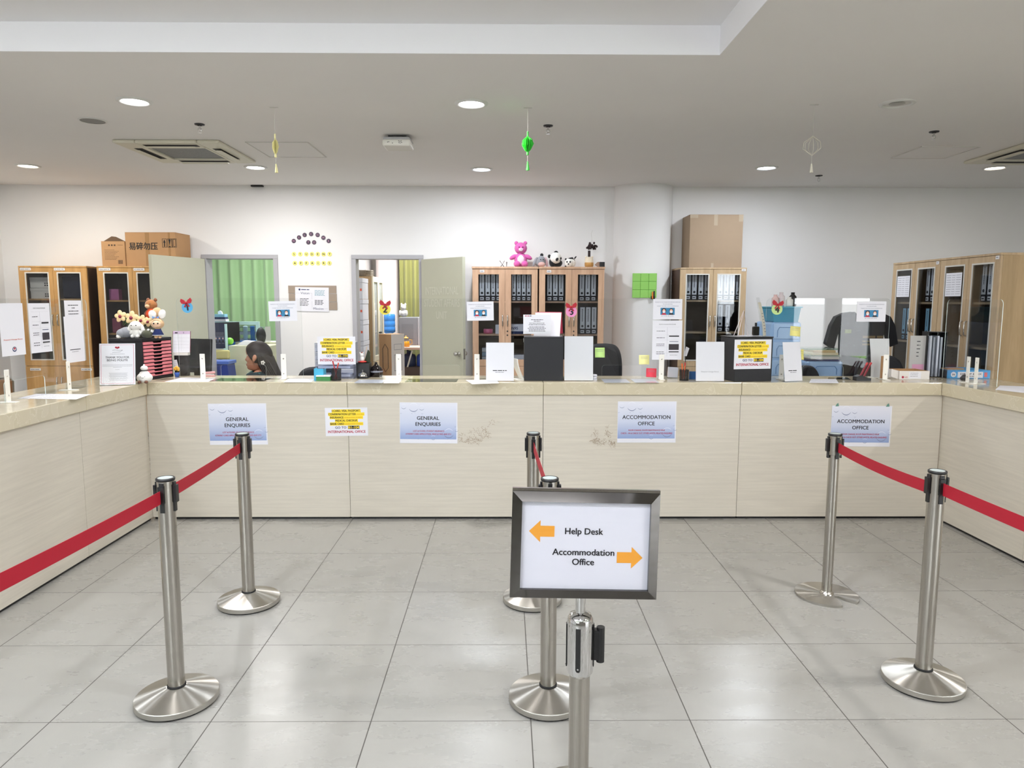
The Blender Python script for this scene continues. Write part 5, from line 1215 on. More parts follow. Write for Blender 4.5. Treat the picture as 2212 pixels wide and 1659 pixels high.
# ---- blue boxes in the corner
for i in range(3):
    o = cbox('tissue_carton', f"bright blue printed box, {('lowest','middle','topmost')[i]} of the stack behind the polite sign", 'box', -2.99, -2.84, 5.27, 5.40, ZT+.0005+.0385*i, ZT+.0375+.0385*i, mat('box_bright_blue', '#1a5da8', .4, noise=.25, nscale=30), .002, 'blue boxes in the corner')
# ---- calendar, plant pot, figurine, monitor, stapler
def draw_cal(c, w, h):
    c.sheet_rect(-w/2, w/2, h*.86, h, E0, 6); c.dashes(-.4*w, -.2*w, .92*h, .05*h, E0*2, 1, 1); c.text('6', .12*w, .93*h, .08*h, E0*2, 1); c.sheet_rect(.0*w, .004*w, .05*h, .82*h, E0, 2)
    for i in range(4): c.sheet_rect(-.46*w, .46*w, (.2+.16*i)*h, (.2+.16*i)*h+.0006, E0, 2)
t = thing('desk_calendar', 'white desk calendar with a lilac header beside the drawer tower', 'calendar', (at(386, 760, y=5.42).x+.015, 5.43, 0), R(4))
zc = Zof(762, 5.43); hc = Zof(716, 5.43)-zc
sheet('page', None, None, .125, hc, draw_cal, (0, 0, zc), (R(-10), 0, R(0)), [mat('lilac_header', '#cbb4cf', .6)], parent=t)
MB().box(-.066, .066, .002, .006, zc, zc+hc, 0, Matrix.Translation((0, 0, zc)) @ Euler((R(-10), 0, 0)).to_matrix().to_4x4() @ Matrix.Translation((0, 0, -zc))).build('backing_card', mat('maroon_card', '#6d2438', .6), t)
MB().box(-.055, .055, -.02, .025, zc-.022, zc-.002).build('base_stand', WHITEPL, t); MB().box(-.05, .05, -.012, .02, ZT+.0005, zc-.022).build('stand_block', BLACKP, t)
p = at(379, 785, y=5.38)
o = sheet('hanging_slip', 'small white slip of paper hanging below the desk calendar', 'paper', .035, .07, lambda c, w, h: [c.dashes(-.4*w, .4*w, (.8-.2*i)*h, .02*h, E0, 2, i) for i in range(4)], (p.x, 5.395, ZT+.055), (R(6), R(-8), 0))
t = thing('potted_plant', 'tiny yellow artificial flower in a blue pot beside the drawer tower', 'potted plant', (at(379, 812, y=5.33).x+.012, 5.33, ZT+.0005))
MB().lathe([(0, 0), (.013, 0), (.018, .034), (.016, .034), (.012, .02), (0, .02)], 20).build('pot', mat('blue_pot', '#2c55a4', .4), t); c = MB().tube([(0, 0, .02), (0, 0, .055)], .002, 6)
c.build('stem', mat('leaf_green', '#3f5a2c', .6), t); MB().ell((-.01, 0, .062), (.014, .008, .014)).ell((.011, 0, .06), (.013, .008, .016)).ell((0, 0, .072), (.01, .008, .012)).build('petals', mat('petal_yellow', '#d9a93c', .6), t)
t = thing('monitor', 'black flat monitor leaning behind the number 1 screen', 'monitor', (at(418, 780, y=5.62).x, 5.66, .74), R(-14))
MB().box(-.155, .115, -.012, .012, .26, .53, 0, TR(0, 0, 0, R(-6))).build('display', mat('monitor_black', '#1b1c1e', .35, noise=.2), t, bevel=.004); MB().box(-.02, .02, .0, .02, .0, .3).box(-.1, .1, -.06, .08, 0, .012).build('stand', BLACKP, t)
t = thing('figurine', 'tiny pink and white figurine on top of the leaning monitor', 'figurine', (at(407, 748, y=5.62).x, 5.615, Zof(752, 5.62)))
MB().ell((0, 0, .018), (.014, .012, .018)).build('body', mat('fig_pink', '#d9808a', .5), t); MB().ell((0, 0, .045), (.015, .013, .014)).build('head', mat('fig_skin', '#e2b0a0', .5), t); MB().ell((-.01, 0, .058), (.005, .004, .008)).build('ear', WHITEPL, t); MB().ell((.01, 0, .058), (.005, .004, .008)).build('ear', WHITEPL, t)
t = thing('stapler', 'pale pink stapler on the counter behind the number 1 screen', 'stapler', (at(457, 811, z=ZT).x, 5.40, ZT+.0005), R(4)); PKS = mat('stapler_pink', '#dba3a8', .45)
MB().box(-.05, .05, -.014, .014, 0, .01).build('base', PKS, t, bevel=.003); MB().box(-.045, .052, -.012, .012, .016, .034, 0, TR(0, 0, 0, 0, R(-4))).build('arm', PKS, t, bevel=.006); MB().box(-.04, .045, -.008, .008, .008, .018).build('magazine', KNOB, t)
# ---- papers and glossy sheets lying on the counter
def flat(label, us, vs, m, name='paper_sheet', cat='paper', draw=None, grp='papers lying on the counter', dz=.0006, th=.0004):
    P = [at(u, v, z=ZT) for u, v in zip(us, vs)]; cx = sum(p.x for p in P)/len(P); cy = sum(p.y for p in P)/len(P)
    pts = [(p.x-cx, p.y-cy) for p in P]; Mz = Matrix(((1, 0, 0, 0), (0, 0, 1, 0), (0, 1, 0, 0), (0, 0, 0, 1)))
    c = MB().prism(pts, 0, th, 0, Mz)
    if draw:
        x0, x1 = min(p[0] for p in pts), max(p[0] for p in pts); y0, y1 = min(p[1] for p in pts), max(p[1] for p in pts)
        for i in range(draw): 
            yy_ = y0+(y1-y0)*(i+1)/(draw+1); k = MB(); k.dashes(x0*.7, x1*.7, yy_, .006, th+.0003, 1, i); c.add(k.v, k.f, 1, False, Mz)
    o = c.build(name, [m, GREYINK], loc=(cx, cy, ZT+dz)); return tag(o, label, cat, grp)
DKM = mat('dark_reflection_plexi', '#20251f', .06); PVC = mat('laminated_sheet', '#cdd3dd', .12)  # DKM: mirror-like plexi, the dark green is a reflection put into the colour
flat('white paper form lying on the wing counter under the QR notices', (38, 165, 196, 78), (861, 863, 852, 851), WHITE, draw=5)
flat('white papers lying before the drawer tower', (355, 450, 466, 392), (825, 825, 817, 816), WHITE, draw=2, dz=.0005)
flat('mirror-like plexi sheet with a painted dark reflection in the number 1 screen opening', (452, 570, 588, 478), (823, 823.5, 817, 817), DKM, 'glossy_sheet', 'mat', None, 'glossy counter sheets')
flat('white papers lying beside the green box on the counter', (612, 672, 680, 622), (826, 826, 818.5, 818.5), WHITE, draw=2)
flat('laminated sheet lying before the desk bell', (764, 826, 834, 776), (828, 828, 820.5, 820.5), PVC, 'laminated_sheet', 'sheet', 2, dz=.0014)
flat('white paper lying beside the laminated sheet by the diffuser', (828, 862, 868, 834), (828, 828, 820, 820), WHITE, draw=1)
flat('mirror-like plexi sheet with a painted dark reflection in the number 2 screen opening', (874, 986, 990, 882), (825.5, 825.5, 819, 819), DKM, 'glossy_sheet', 'mat', None, 'glossy counter sheets')
flat('white papers fanned under the white notice stand by the tall black box', (1020, 1078, 1072, 1006), (830, 828, 820, 821), WHITE, draw=1, dz=.0003, th=.0002)
flat('laminated sheet in the opening of the number 3 screen, beside the cards', (1306, 1362, 1352, 1298), (827, 827, 819, 819), PVC, 'laminated_sheet', 'sheet', 2)
flat('laminated sheet in the opening of the number 3 screen, beside the red note', (1372, 1424, 1412, 1361), (827, 827, 819, 819), PVC, 'laminated_sheet', 'sheet', 2, dz=.0016)
flat('white papers lying below the number 4 screen opening', (1748, 1812, 1806, 1752), (827, 828, 819, 819), WHITE, draw=2)
flat('dark glossy sheet lying below the black T-shirt', (1788, 1838, 1830, 1790), (819, 820, 815.5, 815.5), DKM, 'glossy_sheet', 'mat', None, 'glossy counter sheets')
flat('white paper sheet lying on the wing counter by the blue box file', (2150, 2240, 2240, 2160), (842, 852, 836, 833), WHITE, draw=0)
# ---- centre group: clear drawers with notice, binder, green box, pen cup
CLP = clear('frosted_drawer', (.86, .88, .93), .8, .15)
zN = (ZT+.004, ZT+.215); xN, wN = bx(686, 769, 5.3)
t = thing('clear_drawers', 'clear plastic drawer unit carrying the yellow highlighted notice', 'drawer unit', (xN, 5.30, ZT+.0005))
MB().frame(-wN/2, wN/2, 0, .262, .006, -.07, .09).box(-wN/2+.006, wN/2-.006, .084, .09, .006, .256).build('case', CLP, t)
for i in range(4): d_ = MB().box(-wN/2+.008, wN/2-.008, -.072, -.068, .010+.062*i, .066+.062*i).box(-wN/2+.008, wN/2-.008, -.068, .08, .010+.062*i, .013+.062*i).build('drawer', CLP, t); MB().tube([(.06, -.073, .045+.062*i), (.06, -.082, .04+.062*i), (.09, -.082, .04+.062*i), (.09, -.073, .045+.062*i)], .0025, 6).build('handle', CLP, d_); MB().box(-wN/2+.02, wN/2-.03, -.06, .07, .0135+.062*i, .03+.062*i).build('papers', WHITE, d_)
MB().box(-wN/2+.01, wN/2-.01, -.06, .08, .2625, .268).build('top_tray', WHITEPL, t)
w_, h_, lo, ro = onplane((685, 727), (767, 727), (687, 787), 5.222)
sheet('notice', 'white international office notice with yellow highlights, on the clear drawers', 'notice', w_, h_, draw_icard, lo, ro, [ORINK], 'international office notices')
x, w = bx(679, 699, 5.13); t = thing('ring_binder', 'cyan ring binder standing beside the clear drawers', 'binder', (x, 5.165, ZT+.0005), R(4)); MB().box(-w/2, -w/2+.003, -.06, .05, 0, .085).box(w/2-.003, w/2, -.06, .05, 0, .078).box(-w/2, w/2, -.063, -.06, 0, .085).build('cover', mat('cyan_board', '#3fa9cf', .4), t); MB().box(-w/2+.005, w/2-.005, -.055, .045, .002, .07).build('papers', WHITE, t)
x, w = bx(684, 714, 5.10); t = thing('green_box', 'small green printed box with a white lid edge before the cyan binder', 'box', (x, 5.11, ZT+.0005)); MB().box(-w/2, w/2, -.03, .03, 0, .030).build('box', mat('green_print', '#2f7a3d', .4, noise=.3, nscale=50), t); MB().box(-w/2-.001, w/2+.003, -.032, .032, .0305, .039).build('lid', WHITE, t)
MESHB = mat('black_wire_mesh', '#17171a', .5)
def mesh_mat():
    m = bpy.data.materials.new('wire_mesh_screen'); m.use_nodes = True; nt = m.node_tree; N = nt.nodes; L = nt.links; b = N['Principled BSDF']; b.inputs['Base Color'].default_value = (.008, .008, .009, 1); b.inputs['Roughness'].default_value = .4; b.inputs['Alpha'].default_value = .72
    return m
WIRE = mesh_mat()
def pencup(label, x, y, pens, r=.036, h=.085):
    t = thing('pen_cup', label, 'pen cup', (x, y, ZT+.0005), 0, 'wire pen cups'); MB().lathe([(r*.94, .003), (r, h)], 28).build('mesh_wall', WIRE, t); MB().cyl(r*.95, 0, .004, 28).build('base', MESHB, t); MB().tube([(r*math.cos(R(a)), r*math.sin(R(a)), h) for a in range(0, 360, 15)], .002, 6, closed=True).build('rim', MESHB, t)
    for i, (dx, dy, lx, ln, m, cp) in enumerate(pens):
        p = thing('pen', f"{('first','second','third','fourth')[i]} pen in the {label}", 'pen', (x+dx, y+dy, ZT+.006), 0, 'pens in cups'); 
        T = (lx, .0, ln); MB().tube([(0, 0, .005), tuple(q*.8 for q in T)], .0042, 8).build('barrel', m, p); MB().tube([tuple(q*.8 for q in T), T], .005, 8).build('cap', cp, p)
RED = mat('pen_red', '#b32a2e', .35); REDC = mat('pen_cap_red', '#d4523c', .35); ORG = mat('pen_orange', '#d8622c', .4)
pencup('pen cup with red pens before the clear drawers', at(726, 820, y=5.1).x, 5.11, ((.005, 0, -.028, .135, RED, RED), (-.012, 0, .03, .122, RED, REDC)))
pencup('pen cup with orange pens beside the Request notice', at(1478, 820, y=5.12).x, 5.13, ((-.01, 0, -.006, .118, ORG, ORG), (.004, .008, .004, .125, ORG, RED)), .034, .078)
# ---- black pot with cat figurine, bell, diffuser
x, w = bx(772, 800, 5.34); t = thing('black_box', 'small open black box behind the desk bell', 'box', (x, 5.35, ZT+.0005)); MB().frame(-w/2, w/2, -w/2, w/2, .004, 0, .108, 0, Matrix(((1, 0, 0, 0), (0, 0, 1, 0), (0, 1, 0, 0), (0, 0, 0, 1)))).box(-w/2+.004, w/2-.004, -w/2+.004, w/2-.004, 0, .1).build('box_body', BLACKP, t)
t = toy('figurine', 'small white cat-like figurine with a red base on the open black box', (x-.008, 5.325, ZT+.1095), 0, [('base', [((0, 0, .008), (.034, .022, .008))], mat('red_glaze', '#c8372f', .3)), ('body', [((-.002, 0, .03), (.018, .015, .02))], WHITEPL), ('head', [((-.004, 0, .058), (.017, .014, .015))], WHITEPL), ('ear', [((-.016, 0, .073), (.005, .004, .008))], WHITEPL), ('ear', [((.007, 0, .073), (.005, .004, .008))], WHITEPL)])
t['category'] = 'figurine'
t = thing('folded_card', 'dark green pointed card standing in the open black box', 'card', (x+.02, 5.355, ZT+.1095), R(-20)); MB().prism([(-.025, 0), (.03, 0), (.03, .078), (.012, .098)], 0, .003).build('card', mat('dark_green_card', '#39412c', .7), t); MB().tube([(-.022, -.004, 0), (.006, -.004, .12)], .002, 6).build('stick', mat('stick_tan', '#c9ab86', .6), t)
t = thing('desk_bell', 'chrome desk bell on a black foot before the oil diffuser', 'desk bell', (at(789, 814, z=ZT).x, 5.27, ZT+.0005)); MB().lathe([(0, 0), (.043, 0), (.043, .006), (.036, .012), (0, .012)], 32).build('foot', BLACKP, t); MB().lathe([(.033, .014), (.034, .018), (.030, .032), (.018, .044), (.004, .048), (0, .048)], 32).build('dome', CHROME, t); MB().cyl(.004, .046, .062, 12).build('button', CHROME, t)
t = thing('oil_diffuser', 'glossy black pear-shaped oil diffuser with a grey band', 'diffuser', (at(813, 812, z=ZT).x+.008, 5.385, ZT+.0005)); BL = mat('glossy_black', '#141012', .08)
MB().lathe([(0, 0), (.044, 0), (.050, .01), (.051, .034)], 36).build('bowl', BL, t); MB().lathe([(.0512, .034), (.0518, .04), (.051, .046)], 36).build('band', mat('diffuser_grey', '#7e8290', .4), t); MB().lathe([(.0505, .046), (.047, .058), (.036, .072), (.02, .084), (.012, .094), (.010, .108), (.0075, .11)], 36).build('lid', BL, t)
# ---- tall black box with signs on top
x, w = bx(1131, 1216, 5.07); HB = Zof(728, 5.09)-ZT
t = thing('black_box', 'tall matt black box on the counter carrying a calendar', 'box', (x+.004, 5.09, ZT+.0005), R(-1)); MB().box(-w/2, w/2, 0, .26, 0, HB-.004).build('box_body', mat('matt_black', '#17181d', .6), t, bevel=.003); MB().box(-w/2, w/2, 0, .26, HB-.0035, HB).build('top_panel', mat('matt_black_top', '#2a2b2f', .5), t)
MB().lathe([(.006, 0), (.014, .003), (.016, .005)], 16, 0, TR(-w/2, .12, HB-.03, 0, R(-90))).build('side_hole', WHITEPL, t)
def draw_lines2(c, w, h):
    c.dashes(-.44*w, -.28*w, .93*h, .04*h, E0, 3, 1); c.dashes(-.27*w, -.2*w, .93*h, .04*h, E0, 4, 2)
    for i, (z, a) in enumerate(((.74, .22), (.66, .12), (.56, .28), (.48, .3), (.36, .28), (.29, .34), (.22, .3), (.15, .3))): c.dashes(-a*w, a*w, z*h, .025*h, E0, 1, 5+i)
x2, w2 = bx(1130, 1189, 5.12); ztb = ZT+HB+.001; h2 = Zof(679, 5.12)-ztb
t = thing('sign_holder', 'clear stand with a typed notice on the tall black box', 'sign', (x2, 5.12, ztb), R(1), 'clear standing signs'); MB().box(-w2/2, w2/2, -.002, .06, 0, .003).box(-w2/2, w2/2, -.004, -.002, 0, .04).build('foot', CLR_T, t); sheet('printed_sheet', None, None, w2, h2-.022, draw_lines2, (0, .0, .02), (R(-4), 0, 0), parent=t)
x3, w3 = bx(1148, 1206, 5.22); zt3 = Zof(674, 5.22)-ztb
t = thing('desk_calendar', 'white tent calendar with a red edge on the tall black box', 'calendar', (x3+.01, 5.20, ztb), R(-20)); MB().box(-w3/2, w3/2, -.002, 0, 0, zt3, 0, TR(0, 0, 0, R(-13))).build('page', WHITE, t); MB().box(-w3/2, w3/2, .085, .087, 0, zt3-.014, 0, TR(0, .0, 0, R(12))).build('back_page', mat('calendar_red', '#c9445a', .6), t); MB().box(-w3/2, w3/2, .005, .075, 0, .003).build('base_card', WHITE, t)
t = thing('white_stand', 'curved white plastic stand leaning against the tall black box', 'stand', (at(1119, 822, y=5.13).x-.025, 5.16, ZT+.0005), R(-70)); pts = [(-.06+.0*i, 0) for i in range(1)]
c = MB(); n = 10; v = []
for i in range(n+1):
    f = i/n; yy_ = .055-.055*math.sin(f*1.5); z = .155*f
    for x_ in (-.045, .045): v += [(x_, yy_, z), (x_, yy_+.008, z)]
for i in range(n):
    a = i*4; b = a+4; c.add([], []); 
    for q in ((0, 2, 6, 4), (1, 5, 7, 3), (0, 4, 5, 1), (2, 3, 7, 6)): c.f.append(tuple(a+k for k in q)); c.m.append(0); c.s.append(False)
c.v = v; c.f += [(0, 1, 3, 2), (n*4, n*4+2, n*4+3, n*4+1)]; c.m += [0, 0]; c.s += [False, False]; c.build('curved_body', WHITEPL, t)
MB().box(-.05, .05, .0, .09, 0, .006).build('foot', WHITEPL, t)
# ---- stack of cards
for i in range(5): cbox('card_bundle', f"white card bundle, {('lowest','second from the counter','middle','second from the top','topmost')[i]} of the stack before the blank sheet", 'cards', .632-.031+.001*(i % 2), .632+.033-.001*(i % 3), 5.12, 5.16, ZT+.0006+.0085*i, ZT+.0082+.0085*i, mat('card_white_%d' % (i % 2), ('#e4e4ec', '#b9b9c6')[i % 2], .6), .0008, 'white cards on the counter', R((i*3) % 5-2))
# ---- clear card box, small blue tag, label tag
x, w = bx(1441, 1465, 5.32); t = thing('card_box', 'clear box of white slips beside the number 3 screen bracket', 'box', (x, 5.32, ZT+.0005)); MB().frame(-w/2, w/2, 0, .085, .002, -.03, .03).build('clear_box', CLR_T, t); MB().box(-w/2+.006, w/2-.008, -.02, .02, .003, .078, 0, TR(0, 0, 0, 0, R(3))).build('slips', mat('slip_white', '#d5d7e2', .7), t)
x, w = bx(1489, 1505, 5.2); o = cbox('blue_card', 'small dark blue card beside the Request notice stand', 'card', x-w/2, x+w/2, 5.2, 5.206, ZT+.0006, ZT+.06, mat('card_blue', '#1f4f86', .5), .001)
p = at(1482, 762, y=5.42); t = thing('price_label', 'white tilted label tag above the orange pens', 'tag', (p.x, 5.42, ZT+.0005), 0); MB().prism([(-.018, .155), (.005, .155), (.024, .215), (.0, .228)], -.002, .002).build('label', WHITE, t); MB().tube([(0, .004, 0), (-.004, .004, .17)], .003, 6).build('stick', BLACKP, t)
# ---- black box with the yellow notice
x, w = bx(1588, 1674, 5.06); HB2 = Zof(728, 5.07)-ZT
t = thing('black_box', 'wide black box behind a yellow highlighted notice', 'box', (x-.004, 5.075, ZT+.0005), R(11)); MB().box(-w/2-.006, w/2, 0, .22, 0, HB2-.004).build('box_body', mat('matt_black', '#17181d', .6), t, bevel=.003); MB().box(-w/2-.010, w/2+.004, -.002, .224, HB2-.0035, HB2+.004).build('lid', BLACKP, t, bevel=.003)
w_, h_, lo, ro = onplane((1588, 734), (1676, 734), (1586, 798), 5.035)
sheet('notice', 'white international office notice with yellow highlights, on the wide black box', 'notice', w_, h_, draw_icard, (lo[0]-.004, 5.0705, lo[2]), (0, 0, R(11)), [ORINK], 'international office notices')
zb2 = ZT+HB2+.005
x, w = bx(1582, 1604, 5.2); c = MB(); h_ = Zof(670, 5.2)-zb2
t = thing('easel', 'pinkish white tent stand on the wide black box', 'stand', (x+.02, 5.17, zb2), R(10)); MB().tube([(-.04, 0, 0), (.0, 0, h_), (.04, .0, 0), (-.04, 0, .0)], .0028, 6).build('front_frame', mat('easel_white', '#e6d9d9', .4), t); MB().tube([(-.035, .07, 0), (0, .004, h_), (.035, .07, 0)], .0028, 6).build('rear_frame', mat('easel_white', '#e6d9d9', .4), t)
t = thing('sign_holder', 'tall clear holder with a cream leaflet, seen edge-on, on the wide black box', 'sign', (at(1650, 728, y=5.12).x, 5.115, zb2), R(62), 'clear standing signs'); hh = Zof(640, 5.12)-zb2
T = TR(0, 0, 0, R(-11)); MB().box(-.075, .075, -.001, .002, 0, hh, 0, T).build('clear_sleeve', CLR_T, t); MB().box(-.075, .075, .0, .07, 0, .003).build('foot', CLR_T, t)
c = MB(); n = 8
for i in range(n): a, b = i/n, (i+1)/n; c.add([(-.07, -.004-.03*a*(1-a), hh*.0+hh*.86*a+.004), (.07, -.004-.03*a*(1-a), hh*.86*a+.004), (.07, -.004-.03*b*(1-b), hh*.86*b+.004), (-.07, -.004-.03*b*(1-b), hh*.86*b+.004)], [(0, 1, 2, 3)], 0, True, T)
for i in range(7): c.add([(x_, -.0125, z_) for x_, z_ in ((-.03, .03+.022*i), (.03, .03+.022*i), (.03, .036+.022*i), (-.03, .036+.022*i))], [(0, 1, 2, 3)], 1, False, T)
c.build('leaflet', [mat('leaflet_cream', '#d9d7c6', .6), GREYINK], t)
t = thing('perfume_bottle', 'small black square bottle on the wide black box', 'bottle', (at(1632, 725, y=5.2).x, 5.20, zb2+.0036)); MB().box(-.024, .024, -.014, .014, 0, .065).build('bottle', mat('smoke_black', '#15130f', .15), t, bevel=.006); MB().cyl(.008, .066, .092, 14).build('cap', BLACKP, t)
flat_z = zb2
o = MB().box(-.07, .07, -.05, .05, 0, .003).build('paper_slip', [WHITE], loc=(at(1622, 726, y=5.2).x, 5.19, zb2+.0002), rot=(0, 0, R(12))); tag(o, 'white slip under the small black bottle', 'paper')
# ---- pale blue drawer towers behind the counter
PB_ = mat('pale_blue_plastic', '#8fb3dc', .35); PBD = mat('pale_blue_drawer', '#9dbde2', .3); TEAL = mat('teal_plastic', '#2286a6', .4)
def blue_tower(label, x, y, w, d, ztop, n):
    t = thing('drawer_tower', label, 'drawer unit', (x, y, 0), R(2), 'pale blue drawer towers'); MB().box(-w/2, w/2, 0, d, 0, ztop).build('case', PB_, t, bevel=.02)
    h = ztop/n
    for i in range(n):
        z = h*i; dr = MB().box(-w/2+.02, w/2-.02, -.012, .002, z+.012, z+h-.008).build('drawer_front', PBD, t, bevel=.008)
        MB().tube([(-w*.3, -.014, z+.03), (-w*.3, -.014, z+h*.55), (-w*.24, -.014, z+h*.72), (w*.24, -.014, z+h*.72), (w*.3, -.014, z+h*.55), (w*.3, -.014, z+.03)], .003, 6).build('drawer_groove', mat('groove_blue', '#5f86b8', .5), dr)
    return t
yb = 6.0; xa, wa = bx(1661, 1728, yb); zt_ = Zof(695, yb)
blue_tower('tall pale blue plastic drawer tower under a teal basket', xa, yb, wa, .34, zt_, 9)
t = thing('basket', 'teal basket with bottles on the tall pale blue drawer tower', 'basket', (xa+.004, yb+.16, zt_+.0005)); w = wa*.94; MB().prism([(-w/2+.02, 0), (w/2-.02, 0), (w/2, .12), (-w/2, .12)], -.13, .13).build('basket_body', TEAL, t, bevel=.01); MB().box(-w/2-.01, w/2+.01, -.14, .14, .12, .13).build('rim', mat('teal_rim', '#4fa4c0', .4), t)
for i, (dx, m, lb, hh_) in enumerate(((-.07, mat('pale_pink_bottle', '#d8b8b4', .3), 'pale pink bottle', .10), (-.01, mat('clear_pink', '#cfc4c6', .2), 'clear pinkish jar', .12), (.05, WHITEPL, 'white capped bottle', .08), (.09, BLACKP, 'black bottle', .12))):
    o = MB().lathe([(0, 0), (.028, 0), (.03, .01), (.03, hh_*.7), (.015, hh_*.85), (.016, hh_), (0, hh_)], 18).build('bottle', m, loc=(xa+.004+dx, yb+.10+.03*(i % 2), zt_+.1315)); tag(o, lb+' standing in the teal basket', 'bottle')
yb2 = 6.35; xa2, wa2 = bx(1742, 1822, yb2); zt2 = Zof(780, yb2)
blue_tower('low pale blue plastic drawer tower under the pile of documents', xa2, yb2, wa2, .36, zt2, 7)
for i, (c_, hh_, w0) in enumerate((('#27325e', .016, .30), ('#c9c6bd', .026, .26), ('#8f9a86', .012, .29), ('#d8cda8', .02, .24), ('#c2a878', .022, .2))):
    z0 = zt2+.0005+sum((.0165, .0265, .0125, .0205, .0225)[:i]); cbox('document_pile', f"{('navy folder at the bottom','white book second from the bottom','greenish folder in the middle','cream book second from the top','tan book on top')[i]} of the pile on the low blue tower", 'document', xa2-w0/2, xa2+w0/2, yb2+.02, yb2+.3, z0, z0+hh_, mat('doc_%d' % i, c_, .6), .002, 'document pile', R((i*4) % 7-3))
cbox('wire_tray', 'greenish glass tray on top of the document pile', 'tray', xa2-.16, xa2+.15, yb2+.04, yb2+.28, zt2+.1, zt2+.115, clear('tray_glass', (.75, .85, .8)), .002)
# ---- chairs
def task_chair(label, x, y, rz, ztop, w=.46, h=.5, grp='black office chairs'):
    t = thing('office_chair', label, 'chair', (x, y, 0), rz, grp); r = w/2
    P = []
    for i in range(33): a = 2*math.pi*i/32; P.append((r*math.copysign(abs(math.cos(a))**.6, math.cos(a)), ztop-h/2+h/2*math.copysign(abs(math.sin(a))**.6, math.sin(a))))
    c = MB(); v = []; 
    for yy_, k in ((0, .94), (.02, 1), (.05, 1), (.07, .94)): v.append([(px_*k, yy_+.10*(px_/r)**2*-.6, ztop-h/2+(pz-ztop+h/2)*k) for px_, pz in P[:-1]])
    n = 32; vs = [q for ring in v for q in ring]; f = [(j*n+i, j*n+(i+1) % n, (j+1)*n+(i+1) % n, (j+1)*n+i) for j in range(3) for i in range(n)]
    c.add(vs, f, 0, True); c.add(vs, [tuple(range(n-1, -1, -1)), tuple(range(3*n, 4*n))], 0); c.build('backrest', mat('chair_black_fabric', '#1b1d22', .75, noise=.2, nscale=80), t)
    MB().box(-.235, .235, -.48, -.02, .43, .51).build('seat', mat('chair_black_fabric', '#1b1d22', .75), t, bevel=.04, segs=3); MB().box(-.03, .03, .03, .08, .40, ztop-.15).build('back_bar', BLACKP, t); MB().cyl(.03, .08, .43, 14, 0, TR(0, -.25)).build('gas_lift', KNOB, t)
    for k in range(5):
        a = R(72*k); lg = MB().tube([(0, -.25, .1), (.28*math.cos(a), -.25+.28*math.sin(a), .07)], .02, 8).build('leg', BLACKP, t); MB().ell((.28*math.cos(a), -.25+.28*math.sin(a), .03), (.03, .03, .03)).build('castor', BLACKP, lg)
    return t
task_chair('black office chair with a tall curved back behind the card stack', at(1310, 780, y=6.1).x-.03, 6.1, R(-30), Zof(742, 6.1), .36, .58)
task_chair('black office chair showing only its top edge beside the cyan binder', at(674, 800, y=6.6).x+.05, 6.65, R(25), Zof(794, 6.6), .42, .5)
task_chair('black office chair seen beside the leaning white notice stand', at(1745, 800, y=5.95).x, 5.95, R(10), Zof(789, 5.95), .17, .42)
task_chair('black office chair seat behind the black T-shirt', at(1885, 800, y=6.1).x+.1, 6.2, R(-10), Zof(765, 6.2), .4, .5)
t = thing('chair', 'brown wooden back chair behind the wing counter', 'chair', (-3.52, 4.80, 0), R(80)); WB = wood('chair_brown_wood', '#8a6440', '#6b4a2c', (6, 6, 1), .4)
MB().box(-.24, .24, 0, .025, .80, 1.02).build('backrest', WB, t, bevel=.02, segs=3); MB().tube([(-.235, .03, .45), (-.245, .012, 1.0), (-.2, .012, 1.035), (.2, .012, 1.035), (.245, .012, 1.0), (.235, .03, .45)], .012, 8).build('metal_frame', KNOB, t); MB().box(-.24, .24, -.44, .0, .43, .47).build('seat', WB, t, bevel=.015)
for sx in (-.2, .2):
    for sy in (-.4, -.03): MB().tube([(sx, sy, 0), (sx, sy, .43)], .012, 8).build('leg', KNOB, t)
# ---- machine at the edge behind the wing
t = thing('label_printer', 'grey and pink office machine at the picture edge behind the wing', 'printer', (-4.05, 5.45, 0)); MB().box(-.3, .22, -.25, .25, 0, .72).build('stand', mat('grey_stand', '#8f8c86', .5), t); MB().box(-.25, .12, -.2, .2, .721, .93).build('body', mat('machine_white', '#bdbab4', .5), t, bevel=.02); MB().box(-.25, .0, -.18, .18, .931, 1.02).build('top_cover', mat('machine_pink', '#a98286', .6), t, bevel=.02); MB().box(-.25, .06, -.17, .17, 1.021, 1.06).build('scanner_lid', mat('machine_dark', '#3c3a3e', .5), t, bevel=.01)
# ---- T-shirt on a stand
t = thing('t_shirt', 'black T-shirt with faint gold print on a display stand behind the screens', 'T-shirt', (at(1858, 750, y=6.7).x, 6.7, 0)); SH = mat('tshirt_black', '#1d1e22', .9, noise=.25, nscale=18); zs = Zof(672, 6.7)
KX = .88
O = [(-.21, .84), (.22, .84), (.225, zs-.22), (.235, zs-.10), (.30, zs-.33), (.385, zs-.30), (.345, zs-.13), (.29, zs-.045), (.2, zs-.01), (.10, zs+.0), (.06, zs-.03), (0, zs-.045), (-.06, zs-.03), (-.10, zs), (-.2, zs-.01), (-.29, zs-.045), (-.34, zs-.13), (-.385, zs-.30), (-.30, zs-.35), (-.235, zs-.10), (-.225, zs-.22)]
c = MB().prism([(a*KX, b) for a, b in O], -.035, .035); c.build('shirt_body', SH, t, bevel=.02, segs=3)
c = MB()
for i, (z, a, hh_) in enumerate(((zs-.235, .085, .022), (zs-.275, .10, .012), (zs-.305, .095, .016))): k = MB().dashes(-.0, .19, z, hh_, -.0375, 0, i); c.add(k.v, k.f)
